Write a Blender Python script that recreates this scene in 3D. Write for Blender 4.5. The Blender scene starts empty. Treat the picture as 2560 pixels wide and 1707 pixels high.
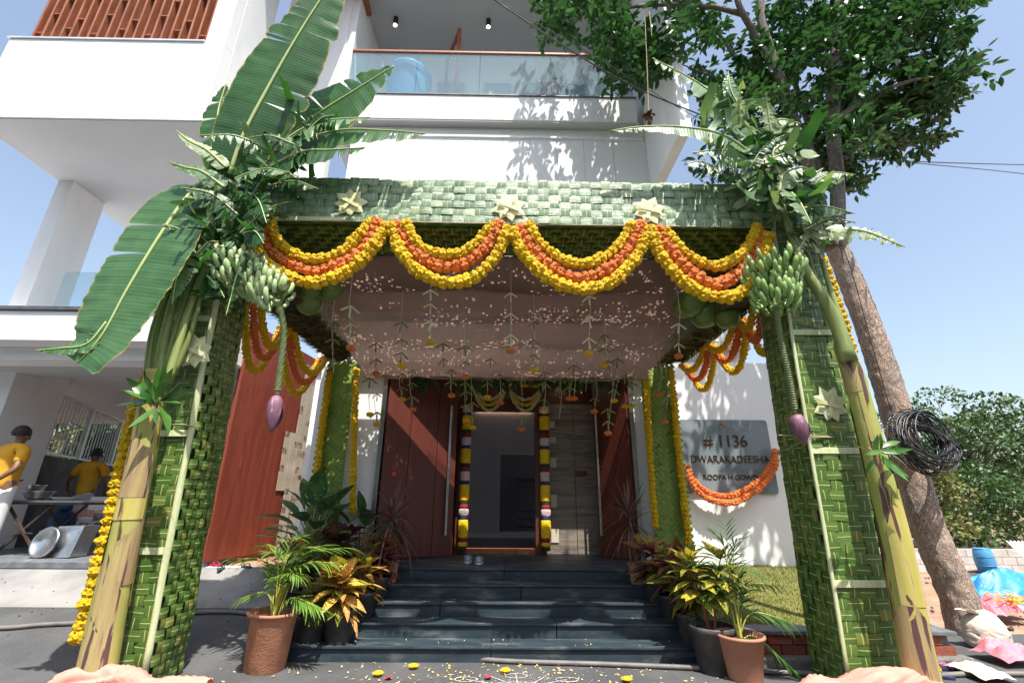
import bpy, math, random
from math import radians, sin, cos, pi, tan, atan2, sqrt
from mathutils import Vector, Matrix, noise, Euler

sc = bpy.context.scene
COL = sc.collection
RND = random.Random(11)
V = Vector

# ------------------------------------------------------------------ camera
FPX, CX, CY = 1150.0, 1280.0, 853.5
CAM = V((0.0, 0.0, 1.45))
RM = (Matrix.Rotation(-radians(0.7), 3, 'Z') @ Matrix.Rotation(pi / 2 + radians(19.3), 3, 'X')
      @ Matrix.Rotation(0.0075, 3, 'Z'))
cd = bpy.data.cameras.new('camera')
cam = bpy.data.objects.new('camera', cd)
COL.objects.link(cam)
cam.matrix_world = Matrix.Translation(CAM) @ RM.to_4x4()
cd.sensor_width = 36.0
cd.lens = FPX * 36.0 / 2560.0
cd.clip_start = 0.05
cd.clip_end = 2000.0
sc.camera = cam

# ------------------------------------------------------------------ light
SUN_EL, SUN_AZ = radians(64), radians(20)          # azimuth to the right of straight behind the camera
sd = V((-sin(SUN_AZ) * cos(SUN_EL), cos(SUN_AZ) * cos(SUN_EL), -sin(SUN_EL)))
sl = bpy.data.lights.new('sun', 'SUN')
sl.energy = 5.0
sl.angle = radians(0.5)
sl.color = (1.0, 0.95, 0.88)
so = bpy.data.objects.new('sun', sl)
COL.objects.link(so)
so.rotation_euler = sd.to_track_quat('-Z', 'Y').to_euler()
w = bpy.data.worlds.new('World')
sc.world = w
w.use_nodes = True
nt = w.node_tree
for n in list(nt.nodes):
    nt.nodes.remove(n)
sky = nt.nodes.new('ShaderNodeTexSky')
sky.sky_type = 'NISHITA'
sky.sun_disc = False
sky.sun_elevation = SUN_EL
sky.sun_rotation = pi - SUN_AZ
sky.altitude = 300
sky.air_density = 1.3
sky.dust_density = 3.4
sky.ozone_density = 1.1
bg = nt.nodes.new('ShaderNodeBackground')
bg.inputs[1].default_value = 0.12
wo = nt.nodes.new('ShaderNodeOutputWorld')
hs = nt.nodes.new('ShaderNodeHueSaturation')          # thin high haze: a paler blue all over
hs.inputs['Saturation'].default_value = 0.86
hs.inputs['Value'].default_value = 1.12
nt.links.new(sky.outputs[0], hs.inputs['Color'])
nt.links.new(hs.outputs[0], bg.inputs[0])
nt.links.new(bg.outputs[0], wo.inputs[0])
vs = sc.view_settings
vs.view_transform = 'Standard'
vs.look = 'None'
vs.exposure = 0.85
vs.gamma = 1.0
vs.use_curve_mapping = False
try:
    sc.cycles.max_bounces = 10
    sc.cycles.transparent_max_bounces = 24
    sc.cycles.diffuse_bounces = 5
except Exception:
    pass

# ------------------------------------------------------------------ photo pixel -> place
def ray(px, py):
    return RM @ V(((px - CX) / FPX, -(py - CY) / FPX, -1.0))
def PY(px, py, y):
    d = ray(px, py)
    return CAM + d * (y / d.y)
def PZ(px, py, z):
    d = ray(px, py)
    return CAM + d * ((z - CAM.z) / d.z)
def DY(x, y, dep):                       # overview pixels
    return PY(x * 1.0884, y * 1.0884, dep)

# ------------------------------------------------------------------ objects
WL = {}
def wloc(o):
    return WL.get(o.name, V((0, 0, 0))) if o else V((0, 0, 0))
def tag(o, label=None, cat=None, group=None, kind=None):
    if label: o['label'] = label
    if cat: o['category'] = cat
    if group: o['group'] = group
    if kind: o['kind'] = kind
    return o
def thing(name, label, cat, loc=(0, 0, 0), group=None):
    o = bpy.data.objects.new(name, None)
    COL.objects.link(o)
    o.empty_display_size = 0.2
    o.location = V(loc)
    WL[o.name] = V(loc)
    return tag(o, label, cat, group)
def link(name, me, mats, parent, origin):
    o = bpy.data.objects.new(name, me)
    COL.objects.link(o)
    if parent is not None:
        o.parent = parent
        o.location = V(origin) - wloc(parent)
    else:
        o.location = V(origin)
    WL[o.name] = V(origin)
    return o

class MB:
    def __init__(s):
        s.v = []; s.f = []; s.u = []; s.m = []
    def add(s, vs_, fs, uvs=None, mi=0):
        b = len(s.v)
        s.v += [tuple(p) for p in vs_]
        for k, f in enumerate(fs):
            s.f.append(tuple(i + b for i in f))
            s.u.append([tuple(uvs[i]) for i in f] if uvs else [(0, 0)] * len(f))
            s.m.append(mi)
        return s
    def box(s, x0, x1, y0, y1, z0, z1, mi=0):
        return s.hexa([(x0, y0, z0), (x1, y0, z0), (x1, y1, z0), (x0, y1, z0), (x0, y0, z1), (x1, y0, z1), (x1, y1, z1), (x0, y1, z1)], mi)
    def hexa(s, p, mi=0):
        return s.add(p, [(0, 3, 2, 1), (4, 5, 6, 7), (0, 1, 5, 4), (1, 2, 6, 5), (2, 3, 7, 6), (3, 0, 4, 7)],
                     [(0, 0), (1, 0), (1, 1), (0, 1), (0, 0), (1, 0), (1, 1), (0, 1)], mi)
    def bar(s, a, b, w, h=None, up=(0, 0, 1), mi=0):
        a, b = V(a), V(b); h = w if h is None else h
        t = (b - a).normalized(); up = V(up)
        if abs(t.dot(up)) > .98: up = V((0, 1, 0))
        sx = t.cross(up).normalized() * w / 2; sy = sx.normalized().cross(t).normalized() * h / 2
        return s.hexa([a - sx - sy, a + sx - sy, b + sx - sy, b - sx - sy, a - sx + sy, a + sx + sy, b + sx + sy, b - sx + sy], mi)
    def tube(s, pts, r, seg=8, cap=True, mi=0, sq=1.0):
        pts = [V(p) for p in pts]; n = len(pts)
        rr = r if isinstance(r, (list, tuple)) else [r] * n
        t0 = (pts[1] - pts[0]).normalized()
        nn = t0.orthogonal().normalized()
        vs_, uv = [], []
        L = 0
        for i, p in enumerate(pts):
            t = (pts[min(i + 1, n - 1)] - pts[max(i - 1, 0)])
            if t.length < 1e-9: t = t0
            t = t.normalized()
            nn = (nn - t * nn.dot(t))
            if nn.length < 1e-6: nn = t.orthogonal()
            nn.normalize(); bb = t.cross(nn)
            if i: L += (p - pts[i - 1]).length
            for k in range(seg):
                a = 2 * pi * k / seg
                vs_.append(p + (nn * cos(a) + bb * sin(a) * sq) * rr[i]); uv.append((L, k / seg))
        fs = []
        for i in range(n - 1):
            for k in range(seg):
                k2 = (k + 1) % seg
                fs.append((i * seg + k, i * seg + k2, (i + 1) * seg + k2, (i + 1) * seg + k))
        if cap:
            fs.append(tuple(range(seg))[::-1]); fs.append(tuple((n - 1) * seg + k for k in range(seg)))
        return s.add(vs_, fs, uv, mi)
    def lathe(s, prof, c=(0, 0, 0), seg=20, mi=0, ax=None):
        c = V(c); vs_, uv, fs = [], [], []
        for j, (r, z) in enumerate(prof):
            for k in range(seg):
                a = 2 * pi * k / seg
                p = V((r * cos(a), r * sin(a), z))
                if ax is not None: p = ax @ p
                vs_.append(c + p); uv.append((k / seg, j / max(1, len(prof) - 1)))
        for j in range(len(prof) - 1):
            for k in range(seg):
                k2 = (k + 1) % seg
                fs.append((j * seg + k, j * seg + k2, (j + 1) * seg + k2, (j + 1) * seg + k))
        if prof[0][0] > 1e-4: fs.append(tuple(range(seg))[::-1])
        if prof[-1][0] > 1e-4: fs.append(tuple((len(prof) - 1) * seg + k for k in range(seg)))
        return s.add(vs_, fs, uv, mi)
    def grid(s, fn, nu, nv, mi=0):
        vs_, uv, fs = [], [], []
        for i in range(nu + 1):
            for j in range(nv + 1):
                vs_.append(fn(i / nu, j / nv)); uv.append((i / nu, j / nv))
        for i in range(nu):
            for j in range(nv):
                a = i * (nv + 1) + j
                fs.append((a, a + nv + 1, a + nv + 2, a + 1))
        return s.add(vs_, fs, uv, mi)
    def ribbon(s, pts, side, wid, mi=0, th=0.0):
        pts = [V(p) for p in pts]; n = len(pts)
        vs_, uv, fs = [], [], []
        for i, p in enumerate(pts):
            sv = (side[i] if isinstance(side, list) else V(side)).normalized()
            ww = (wid[i] if isinstance(wid, (list, tuple)) else wid) / 2
            vs_ += [p - sv * ww, p + sv * ww]; uv += [(i / (n - 1), 0), (i / (n - 1), 1)]
        for i in range(n - 1):
            fs.append((2 * i, 2 * i + 1, 2 * i + 3, 2 * i + 2))
        return s.add(vs_, fs, uv, mi)
    def prism(s, poly, d, mi=0):                 # poly: world points, d: offset vector
        n = len(poly); d = V(d)
        vs_ = [V(p) for p in poly] + [V(p) + d for p in poly]
        fs = [tuple(range(n))[::-1], tuple(range(n, 2 * n))]
        for i in range(n):
            j = (i + 1) % n
            fs.append((i, j, n + j, n + i))
        return s.add(vs_, fs, None, mi)
    def merge(s, proto, mtx, mi=0):
        b = len(s.v)
        s.v += [tuple(mtx @ V(p)) for p in proto.v]
        for k, f in enumerate(proto.f):
            s.f.append(tuple(i + b for i in f)); s.u.append(proto.u[k]); s.m.append(mi or proto.m[k])
    def mesh(s, name, mats, smooth=False, off=(0, 0, 0)):
        me = bpy.data.meshes.new(name)
        o = V(off)
        me.from_pydata([(p[0] - o.x, p[1] - o.y, p[2] - o.z) for p in s.v], [], s.f)
        uvl = me.uv_layers.new(name='UVMap')
        flat = [c for f in s.u for uv in f for c in uv]
        uvl.data.foreach_set('uv', flat)
        if not isinstance(mats, (list, tuple)): mats = [mats]
        for m in mats: me.materials.append(m)
        me.polygons.foreach_set('material_index', s.m)
        if smooth: me.polygons.foreach_set('use_smooth', [True] * len(s.f))
        me.update()
        return me
    def build(s, name, mats, parent=None, smooth=False, bevel=0, origin=None, sub=0):
        if origin is None:
            if parent is not None: origin = wloc(parent)
            else:
                xs = [p[0] for p in s.v]; ys = [p[1] for p in s.v]; zs = [p[2] for p in s.v]
                origin = V(((min(xs) + max(xs)) / 2, (min(ys) + max(ys)) / 2, min(zs)))
        me = s.mesh(name, mats, smooth, origin)
        o = link(name, me, None, parent, origin)
        if bevel:
            b = o.modifiers.new('bevel', 'BEVEL'); b.width = bevel; b.segments = 2; b.limit_method = 'ANGLE'
        if sub:
            b = o.modifiers.new('sub', 'SUBSURF'); b.levels = sub; b.render_levels = sub
        return o

class Proto(MB):
    def ready(s, name, mats, smooth=True):
        s.mats = mats
        s.me = s.mesh(name, mats, smooth); s.smooth = smooth
        return s

def pieces(parent, name, items, limit=300, stuffname=None, label=None):
    """items: (proto, world matrix). The nearest become parts of their own, the rest one 'stuff' part."""
    items = sorted(items, key=lambda it: (it[1].translation - CAM).length)
    pl = Matrix.Translation(-wloc(parent))
    for pr, m in items[:limit]:
        o = bpy.data.objects.new(name, pr.me); COL.objects.link(o)
        o.parent = parent; o.matrix_local = pl @ m
        WL[o.name] = m.translation.copy()
    rest = items[limit:]
    if rest:
        mats = []; mb = MB()
        for pr, m in rest:
            ms = pr.mats if isinstance(pr.mats, (list, tuple)) else [pr.mats]
            for x in ms:
                if x not in mats: mats.append(x)
            b = len(mb.v)
            mb.v += [tuple(m @ V(p)) for p in pr.v]
            for k, f in enumerate(pr.f):
                mb.f.append(tuple(i + b for i in f)); mb.u.append(pr.u[k]); mb.m.append(mats.index(ms[pr.m[k]]))
        o = mb.build(stuffname or name, mats, parent, smooth=rest[0][0].smooth)
        o['kind'] = 'stuff'

def frame(o, x, y, z, sx=1, sy=1, sz=1):
    """matrix from origin and axes"""
    x, y, z = V(x) * sx, V(y) * sy, V(z) * sz
    return Matrix(((x.x, y.x, z.x, o[0]), (x.y, y.y, z.y, o[1]), (x.z, y.z, z.z, o[2]), (0, 0, 0, 1)))

def smooth_path(pts, n):
    """Catmull-Rom then even resampling to n+1 points"""
    pts = [V(p) for p in pts]
    if len(pts) == 2: return [pts[0].lerp(pts[1], i / n) for i in range(n + 1)]
    P = [pts[0] * 2 - pts[1]] + pts + [pts[-1] * 2 - pts[-2]]
    fine = []
    for i in range(1, len(P) - 2):
        a, b, c, d = P[i - 1], P[i], P[i + 1], P[i + 2]
        for k in range(16):
            t = k / 16
            fine.append(0.5 * ((2 * b) + (c - a) * t + (2 * a - 5 * b + 4 * c - d) * t * t + (3 * b - a - 3 * c + d) * t ** 3))
    fine.append(pts[-1])
    acc = [0]
    for i in range(1, len(fine)): acc.append(acc[-1] + (fine[i] - fine[i - 1]).length)
    out, j = [], 0
    for i in range(n + 1):
        s = acc[-1] * i / n
        while j < len(acc) - 2 and acc[j + 1] < s: j += 1
        t = (s - acc[j]) / max(1e-9, acc[j + 1] - acc[j])
        out.append(fine[j].lerp(fine[j + 1], min(1, max(0, t))))
    return out
def plen(pts):
    return sum((pts[i + 1] - pts[i]).length for i in range(len(pts) - 1))

# ------------------------------------------------------------------ materials
def _mat(name):
    m = bpy.data.materials.new(name); m.use_nodes = True
    nt = m.node_tree; N = nt.nodes; Lk = nt.links
    for n in list(N): N.remove(n)
    out = N.new('ShaderNodeOutputMaterial')
    b = N.new('ShaderNodeBsdfPrincipled')
    Lk.new(b.outputs[0], out.inputs[0])
    return m, N, Lk, b, out
def rgb(c): return (c[0], c[1], c[2], 1)
def mixc(N, Lk, fac, a, b, mode='MIX'):
    x = N.new('ShaderNodeMix'); x.data_type = 'RGBA'; x.blend_type = mode
    for i, s in ((0, fac), (6, a), (7, b)):
        if hasattr(s, 'is_output'): Lk.new(s, x.inputs[i])
        elif isinstance(s, (tuple, list)): x.inputs[i].default_value = rgb(s)
        else: x.inputs[i].default_value = s
    return x.outputs[2]
def math_(N, Lk, op, a, b=None, c=None):
    x = N.new('ShaderNodeMath'); x.operation = op
    for i, s in enumerate((a, b, c)):
        if s is None: continue
        if hasattr(s, 'is_output'): Lk.new(s, x.inputs[i])
        else: x.inputs[i].default_value = s
    return x.outputs[0]
def ramp(N, Lk, fac, lo, hi):
    x = N.new('ShaderNodeMapRange'); Lk.new(fac, x.inputs[0])
    x.inputs[1].default_value = lo; x.inputs[2].default_value = hi; x.interpolation_type = 'SMOOTHSTEP'
    return x.outputs[0]
def coords(N, Lk, kind='Object', scale=(1, 1, 1)):
    tc = N.new('ShaderNodeTexCoord')
    if kind == 'World':
        g = N.new('ShaderNodeNewGeometry'); src = g.outputs['Position']
    else: src = tc.outputs[kind]
    mp = N.new('ShaderNodeMapping'); mp.inputs['Scale'].default_value = scale
    Lk.new(src, mp.inputs[0])
    return mp.outputs[0]
def noise_(N, Lk, vec, scale, det=4, rough=.55, dist=0):
    n = N.new('ShaderNodeTexNoise'); n.inputs['Scale'].default_value = scale
    n.inputs['Detail'].default_value = det; n.inputs['Roughness'].default_value = rough
    n.inputs['Distortion'].default_value = dist
    Lk.new(vec, n.inputs['Vector']); return n.outputs[0]
def bump_(N, Lk, b, h, dist, strength=1.0):
    x = N.new('ShaderNodeBump'); x.inputs['Distance'].default_value = dist; x.inputs['Strength'].default_value = strength
    Lk.new(h, x.inputs['Height']); Lk.new(x.outputs[0], b.inputs['Normal'])
def rand_(N, Lk):
    oi = N.new('ShaderNodeObjectInfo'); g = N.new('ShaderNodeNewGeometry')
    a = math_(N, Lk, 'ADD', oi.outputs['Random'], g.outputs['Random Per Island'])
    return math_(N, Lk, 'FRACT', a)
def translucent(N, Lk, b, out, col, amt):
    t = N.new('ShaderNodeBsdfTranslucent')
    if hasattr(col, 'is_output'): Lk.new(col, t.inputs[0])
    else: t.inputs[0].default_value = rgb(col)
    x = N.new('ShaderNodeMixShader'); x.inputs[0].default_value = amt
    Lk.new(b.outputs[0], x.inputs[1]); Lk.new(t.outputs[0], x.inputs[2]); Lk.new(x.outputs[0], out.inputs[0])

def gmat(name, c1, c2=None, scale=6, rough=.6, r2=None, bump=0, bscale=None, metal=0, spec=.5, kind='World', stretch=(1, 1, 1),
         rnd=None, trans=0, tcol=None, lo=.35, hi=.68, det=5, c3=None, s3=30, lo3=.6, hi3=.7, coat=0):
    m, N, Lk, b, out = _mat(name)
    vec = coords(N, Lk, kind, stretch)
    n = noise_(N, Lk, vec, scale, det)
    col = mixc(N, Lk, ramp(N, Lk, n, lo, hi), c1, c2 if c2 else c1)
    if rnd:
        col = mixc(N, Lk, rand_(N, Lk), col, mixc(N, Lk, 1.0, col, rnd, 'MULTIPLY'))
    if c3:
        n3 = noise_(N, Lk, vec, s3, 3)
        col = mixc(N, Lk, ramp(N, Lk, n3, lo3, hi3), col, c3)
    Lk.new(col, b.inputs['Base Color'])
    b.inputs['Roughness'].default_value = rough
    if r2 is not None:
        rr = N.new('ShaderNodeMapRange'); Lk.new(n, rr.inputs[0]); rr.inputs[1].default_value = .3; rr.inputs[2].default_value = .7
        rr.inputs[3].default_value = rough; rr.inputs[4].default_value = r2; Lk.new(rr.outputs[0], b.inputs['Roughness'])
    b.inputs['Metallic'].default_value = metal
    b.inputs['Specular IOR Level'].default_value = spec
    if coat: b.inputs['Coat Weight'].default_value = coat
    if bump:
        bn = noise_(N, Lk, vec, bscale or scale * 4, 6, .6)
        bump_(N, Lk, b, bn, bump)
    if trans: translucent(N, Lk, b, out, tcol or col, trans)
    return m
def emit(name, c, s):
    m, N, Lk, b, out = _mat(name)
    b.inputs['Base Color'].default_value = rgb(c); b.inputs['Emission Color'].default_value = rgb(c); b.inputs['Emission Strength'].default_value = s
    return m
def glassm(name, tint, amt=.82, rough=.02):
    m, N, Lk, b, out = _mat(name)
    b.inputs['Base Color'].default_value = rgb(tint); b.inputs['Roughness'].default_value = rough
    b.inputs['Specular IOR Level'].default_value = .8
    t = N.new('ShaderNodeBsdfTransparent'); t.inputs[0].default_value = (.86, .93, .95, 1)
    x = N.new('ShaderNodeMixShader'); x.inputs[0].default_value = amt
    Lk.new(b.outputs[0], x.inputs[1]); Lk.new(t.outputs[0], x.inputs[2]); Lk.new(x.outputs[0], out.inputs[0])
    return m
def leafstrip(name, ca, cb, rib, yel, rough=.38, trans=.12, sheen=.5, ribw=.05):
    """a palm leaflet: fine streaks along its length (u), a pale midrib at v=.5"""
    m, N, Lk, b, out = _mat(name)
    tc = N.new('ShaderNodeTexCoord'); uv = tc.outputs['UV']
    sx = N.new('ShaderNodeSeparateXYZ'); Lk.new(uv, sx.inputs[0])
    r = rand_(N, Lk)
    cmb = N.new('ShaderNodeCombineXYZ')
    Lk.new(math_(N, Lk, 'MULTIPLY', sx.outputs[0], 1.2), cmb.inputs[0])
    Lk.new(math_(N, Lk, 'MULTIPLY', sx.outputs[1], 14), cmb.inputs[1])
    Lk.new(math_(N, Lk, 'MULTIPLY', r, 37), cmb.inputs[2])
    st = noise_(N, Lk, cmb.outputs[0], 1.6, 4)
    col = mixc(N, Lk, r, ca, cb)
    r3 = math_(N, Lk, 'FRACT', math_(N, Lk, 'MULTIPLY', r, 17.3))
    col = mixc(N, Lk, ramp(N, Lk, r3, .8, .98), col, yel)
    col = mixc(N, Lk, ramp(N, Lk, st, .3, .75), col, mixc(N, Lk, 1, col, (.55, .6, .5), 'MULTIPLY'))
    dv = math_(N, Lk, 'ABSOLUTE', math_(N, Lk, 'SUBTRACT', sx.outputs[1], .5))
    ln = math_(N, Lk, 'LESS_THAN', dv, ribw)
    col = mixc(N, Lk, ln, col, rib)
    w = coords(N, Lk, 'World')
    nb = noise_(N, Lk, w, 22, 3)
    col = mixc(N, Lk, ramp(N, Lk, nb, .68, .8), col, (.22, .17, .07))
    Lk.new(col, b.inputs['Base Color'])
    b.inputs['Roughness'].default_value = rough
    b.inputs['Specular IOR Level'].default_value = sheen
    bump_(N, Lk, b, st, .004)
    translucent(N, Lk, b, out, col, trans)
    return m
def bananaleaf(name, ca, cb, edge, trans=.3):
    m, N, Lk, b, out = _mat(name)
    tc = N.new('ShaderNodeTexCoord'); uv = tc.outputs['UV']
    sx = N.new('ShaderNodeSeparateXYZ'); Lk.new(uv, sx.inputs[0])
    wv = math_(N, Lk, 'SINE', math_(N, Lk, 'MULTIPLY', sx.outputs[0], 330))
    w2 = math_(N, Lk, 'SINE', math_(N, Lk, 'MULTIPLY', sx.outputs[0], 97))
    wc = coords(N, Lk, 'World')
    n = noise_(N, Lk, wc, 3.5, 4)
    col = mixc(N, Lk, ramp(N, Lk, n, .35, .7), ca, cb)
    col = mixc(N, Lk, ramp(N, Lk, wv, -.2, 1.0), col, mixc(N, Lk, 1, col, (.88, .9, .88), 'MULTIPLY'))
    col = mixc(N, Lk, ramp(N, Lk, w2, .6, 1.0), col, mixc(N, Lk, 1, col, (.8, .85, .8), 'MULTIPLY'))
    av = math_(N, Lk, 'ABSOLUTE', sx.outputs[1])
    n2 = noise_(N, Lk, wc, 14, 3)
    e = math_(N, Lk, 'ADD', av, math_(N, Lk, 'MULTIPLY', n2, .1))
    col = mixc(N, Lk, ramp(N, Lk, e, 1.0, 1.06), col, edge)
    Lk.new(col, b.inputs['Base Color'])
    b.inputs['Roughness'].default_value = .42
    bump_(N, Lk, b, wv, .0012, .35)
    translucent(N, Lk, b, out, mixc(N, Lk, 1, col, (1.3, 1.5, .6), 'MULTIPLY'), trans)
    return m
def croton(name, ca, cb, vein, trans=.25):
    m, N, Lk, b, out = _mat(name)
    tc = N.new('ShaderNodeTexCoord'); uv = tc.outputs['UV']
    sx = N.new('ShaderNodeSeparateXYZ'); Lk.new(uv, sx.inputs[0])
    r = rand_(N, Lk)
    dv = math_(N, Lk, 'ABSOLUTE', math_(N, Lk, 'SUBTRACT', sx.outputs[1], .5))
    w = math_(N, Lk, 'SINE', math_(N, Lk, 'MULTIPLY', math_(N, Lk, 'ADD', sx.outputs[0], math_(N, Lk, 'MULTIPLY', dv, -.45)), 52))
    n = noise_(N, Lk, coords(N, Lk, 'World'), 16, 3)
    col = mixc(N, Lk, ramp(N, Lk, math_(N, Lk, 'ADD', math_(N, Lk, 'MULTIPLY', n, .5), math_(N, Lk, 'MULTIPLY', r, .5)), .3, .65), ca, cb)
    col = mixc(N, Lk, ramp(N, Lk, w, .45, .9), col, vein)
    col = mixc(N, Lk, math_(N, Lk, 'LESS_THAN', dv, .045), col, vein)
    Lk.new(col, b.inputs['Base Color']); b.inputs['Roughness'].default_value = .42
    bump_(N, Lk, b, w, .004)
    translucent(N, Lk, b, out, col, trans)
    return m

M = {}
M['white'] = gmat('white_paint', (.80, .80, .79), (.76, .765, .77), .5, .75, bump=.002, bscale=160, stretch=(2.4, 2.4, .35), c3=(.62, .61, .58), s3=2.0, lo3=.62, hi3=1.0)
M['white2'] = gmat('white_plaster', (.78, .79, .80), (.70, .71, .72), .8, .8, bump=.003, bscale=90, c3=(.5, .49, .45), s3=1.6, lo3=.60, hi3=.95, stretch=(2, 2, .45))
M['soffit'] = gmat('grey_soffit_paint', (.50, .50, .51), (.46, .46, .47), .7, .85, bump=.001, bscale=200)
M['panelwhite'] = gmat('white_panel', (.80, .80, .80), (.76, .76, .77), .6, .6, bump=.003, bscale=70, rnd=(.97, .97, .98))
M['coping'] = gmat('dark_coping', (.06, .06, .065), (.1, .1, .1), 8, .35)
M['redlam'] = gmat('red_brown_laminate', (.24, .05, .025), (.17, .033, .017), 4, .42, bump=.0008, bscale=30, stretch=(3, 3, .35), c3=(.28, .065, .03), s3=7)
M['redlam_shaded'] = gmat('shade_darkened_laminate', (.115, .024, .013), (.09, .018, .01), 4, .42, bump=.0008, bscale=30, stretch=(3, 3, .35), c3=(.13, .028, .015), s3=7)  # same laminate as the wall panels, with the entrance shade darkened into its colour
M['wood'] = gmat('stained_wood', (.34, .115, .05), (.23, .07, .03), 5, .5, bump=.002, bscale=40, stretch=(4, 4, .6))
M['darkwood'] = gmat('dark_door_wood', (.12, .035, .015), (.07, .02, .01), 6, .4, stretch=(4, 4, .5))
M['steel'] = gmat('brushed_steel', (.55, .56, .58), (.42, .43, .45), 12, .3, metal=1)
M['steel2'] = gmat('worn_steel', (.6, .6, .6), (.4, .4, .4), 6, .22, r2=.45, metal=1)
M['chrome'] = gmat('polished_chrome', (.85, .85, .86), None, 5, .12, metal=1)
M['iron'] = gmat('dark_iron', (.05, .04, .04), (.1, .06, .04), 14, .6, metal=.3)
M['alum'] = gmat('painted_steel_bars', (.62, .66, .70), (.5, .53, .57), 3, .4, metal=.2)
M['granite'] = gmat('black_granite', (.02, .034, .044), (.035, .052, .062), 5, .42, r2=.62, spec=.35, bump=.0015, bscale=120, stretch=(.5, 1.5, 1.5), c3=(.22, .225, .23), s3=4.5, lo3=.5, hi3=.9)
M['granite2'] = gmat('grey_granite', (.10, .11, .125), (.16, .17, .18), 9, .55, bump=.001, bscale=120, c3=(.3, .3, .3), s3=40, lo3=.62, hi3=.75)
M['asphalt'] = gmat('asphalt', (.066, .068, .072), (.10, .10, .10), 1.6, .88, bump=.012, bscale=95, c3=(.16, .155, .145), s3=70, lo3=.62, hi3=.72)
M['concrete'] = gmat('pale_concrete', (.26, .255, .245), (.17, .168, .165), 1.8, .85, bump=.006, bscale=40, c3=(.2, .2, .19), s3=3, lo3=.6, hi3=.8)
M['cement'] = gmat('rough_cement', (.2, .195, .18), (.12, .115, .11), 6, .9, bump=.02, bscale=28)
M['brick'] = gmat('red_brick', (.34, .10, .055), (.24, .07, .04), 14, .85, bump=.008, bscale=60, rnd=(.75, .7, .7))
M['block'] = gmat('grey_block', (.52, .51, .49), (.42, .41, .39), 6, .9, bump=.004, bscale=50, rnd=(.82, .82, .8))
M['dirt'] = gmat('red_soil', (.40, .235, .15), (.27, .165, .11), 2.2, .95, bump=.03, bscale=14, c3=(.16, .15, .07), s3=5, lo3=.6, hi3=.75)
M['gravel'] = gmat('dark_gravel', (.06, .055, .05), (.12, .11, .1), 18, .95, bump=.03, bscale=40)
M['lawn'] = gmat('lawn_soil', (.13, .14, .035), (.19, .18, .05), 7, .95, bump=.02, bscale=50)
M['grass'] = gmat('grass_blades', (.10, .16, .025), (.20, .22, .05), 3, .6, rnd=(1.5, 1.1, .7), trans=.3)
M['weave'] = leafstrip('woven_green_leaf', (.075, .17, .03), (.16, .27, .06), (.60, .58, .22), (.28, .30, .07), .34, .12, .7, ribw=.032)
M['weave_pale'] = leafstrip('woven_bleached_glare_leaf', (.12, .22, .10), (.23, .33, .19), (.5, .55, .28), (.36, .44, .24), .33, .08, .8, ribw=.025)  # paler green also has the glare on the sunlit leaves painted in
M['weave_under'] = leafstrip('woven_olive_leaf', (.09, .17, .02), (.15, .22, .03), (.45, .42, .1), (.12, .12, .03), .45, .25, .4)
M['weave_lime'] = leafstrip('woven_lime_leaf', (.26, .42, .06), (.38, .54, .10), (.42, .55, .16), (.34, .44, .1), .4, .38, .5, ribw=.03)
M['matback'] = gmat('leaf_mat_back', (.045, .12, .025), (.075, .15, .035), 14, .7, trans=.12)
M['matlime'] = gmat('leaf_mat_lime', (.12, .22, .03), (.16, .28, .05), 14, .7, trans=.4)
M['thatch'] = gmat('dry_thatch', (.20, .15, .055), (.07, .075, .02), 5, .85, bump=.03, bscale=14, stretch=(14, 1.2, 14), c3=(.34, .27, .12), s3=10, lo3=.58, hi3=.68)
M['cream'] = gmat('peeled_stem_strip', (.62, .66, .40), (.50, .56, .27), 3, .5, bump=.004, bscale=20, stretch=(14, 14, .8), c3=(.72, .72, .55), s3=4)
M['star'] = gmat('tender_leaf_cream', (.76, .76, .50), (.68, .68, .36), 6, .45, rnd=(.95, .95, .85), trans=.2)
M['yellow'] = gmat('yellow_marigold', (.98, .76, .012), (.96, .62, .006), 40, .65, kind='Object', bump=.012, bscale=60, rnd=(1, .86, .8), trans=.2, tcol=(.98, .65, .01))
M['orange'] = gmat('orange_marigold', (.98, .35, .09), (.96, .27, .05), 40, .65, kind='Object', bump=.012, bscale=60, rnd=(1, .8, .8), trans=.2, tcol=(.95, .28, .04))
M['jasmine'] = gmat('jasmine_cream', (.62, .56, .25), (.70, .66, .42), 40, .7, kind='Object', bump=.01, bscale=60)
M['whitefl'] = gmat('white_flowers', (.7, .62, .58), (.5, .3, .33), 60, .7, bump=.01, bscale=90)
M['redfl'] = gmat('red_flowers', (.35, .012, .02), (.22, .005, .01), 50, .7, bump=.01, bscale=90)
M['bluefl'] = gmat('blue_ribbon', (.03, .03, .16), (.02, .02, .1), 50, .7)
M['greenfl'] = gmat('dark_green_sprig', (.03, .06, .02), (.015, .035, .01), 50, .8, bump=.01, bscale=90)
M['stem'] = gmat('banana_stem', (.29, .32, .065), (.42, .36, .12), 1.6, .38, bump=.004, bscale=16, stretch=(7, 7, .8), c3=(.10, .05, .04), s3=1.5, lo3=.575, hi3=.62)
M['stemgreen'] = gmat('green_petiole', (.15, .20, .05), (.30, .34, .12), 2, .35, bump=.002, bscale=20, stretch=(6, 6, .8), c3=(.1, .1, .04), s3=2.2, lo3=.66, hi3=.75)
M['ban'] = gmat('banana_skin', (.17, .31, .075), (.26, .41, .13), 10, .45, kind='Object', rnd=(1.15, 1.08, 1.0))
M['banpale'] = gmat('banana_skin_pale', (.30, .44, .19), (.40, .53, .27), 10, .5, kind='Object', rnd=(1.1, 1.05, .95))
M['bantip'] = gmat('banana_tip', (.06, .05, .03), (.1, .08, .04), 20, .8)
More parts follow.
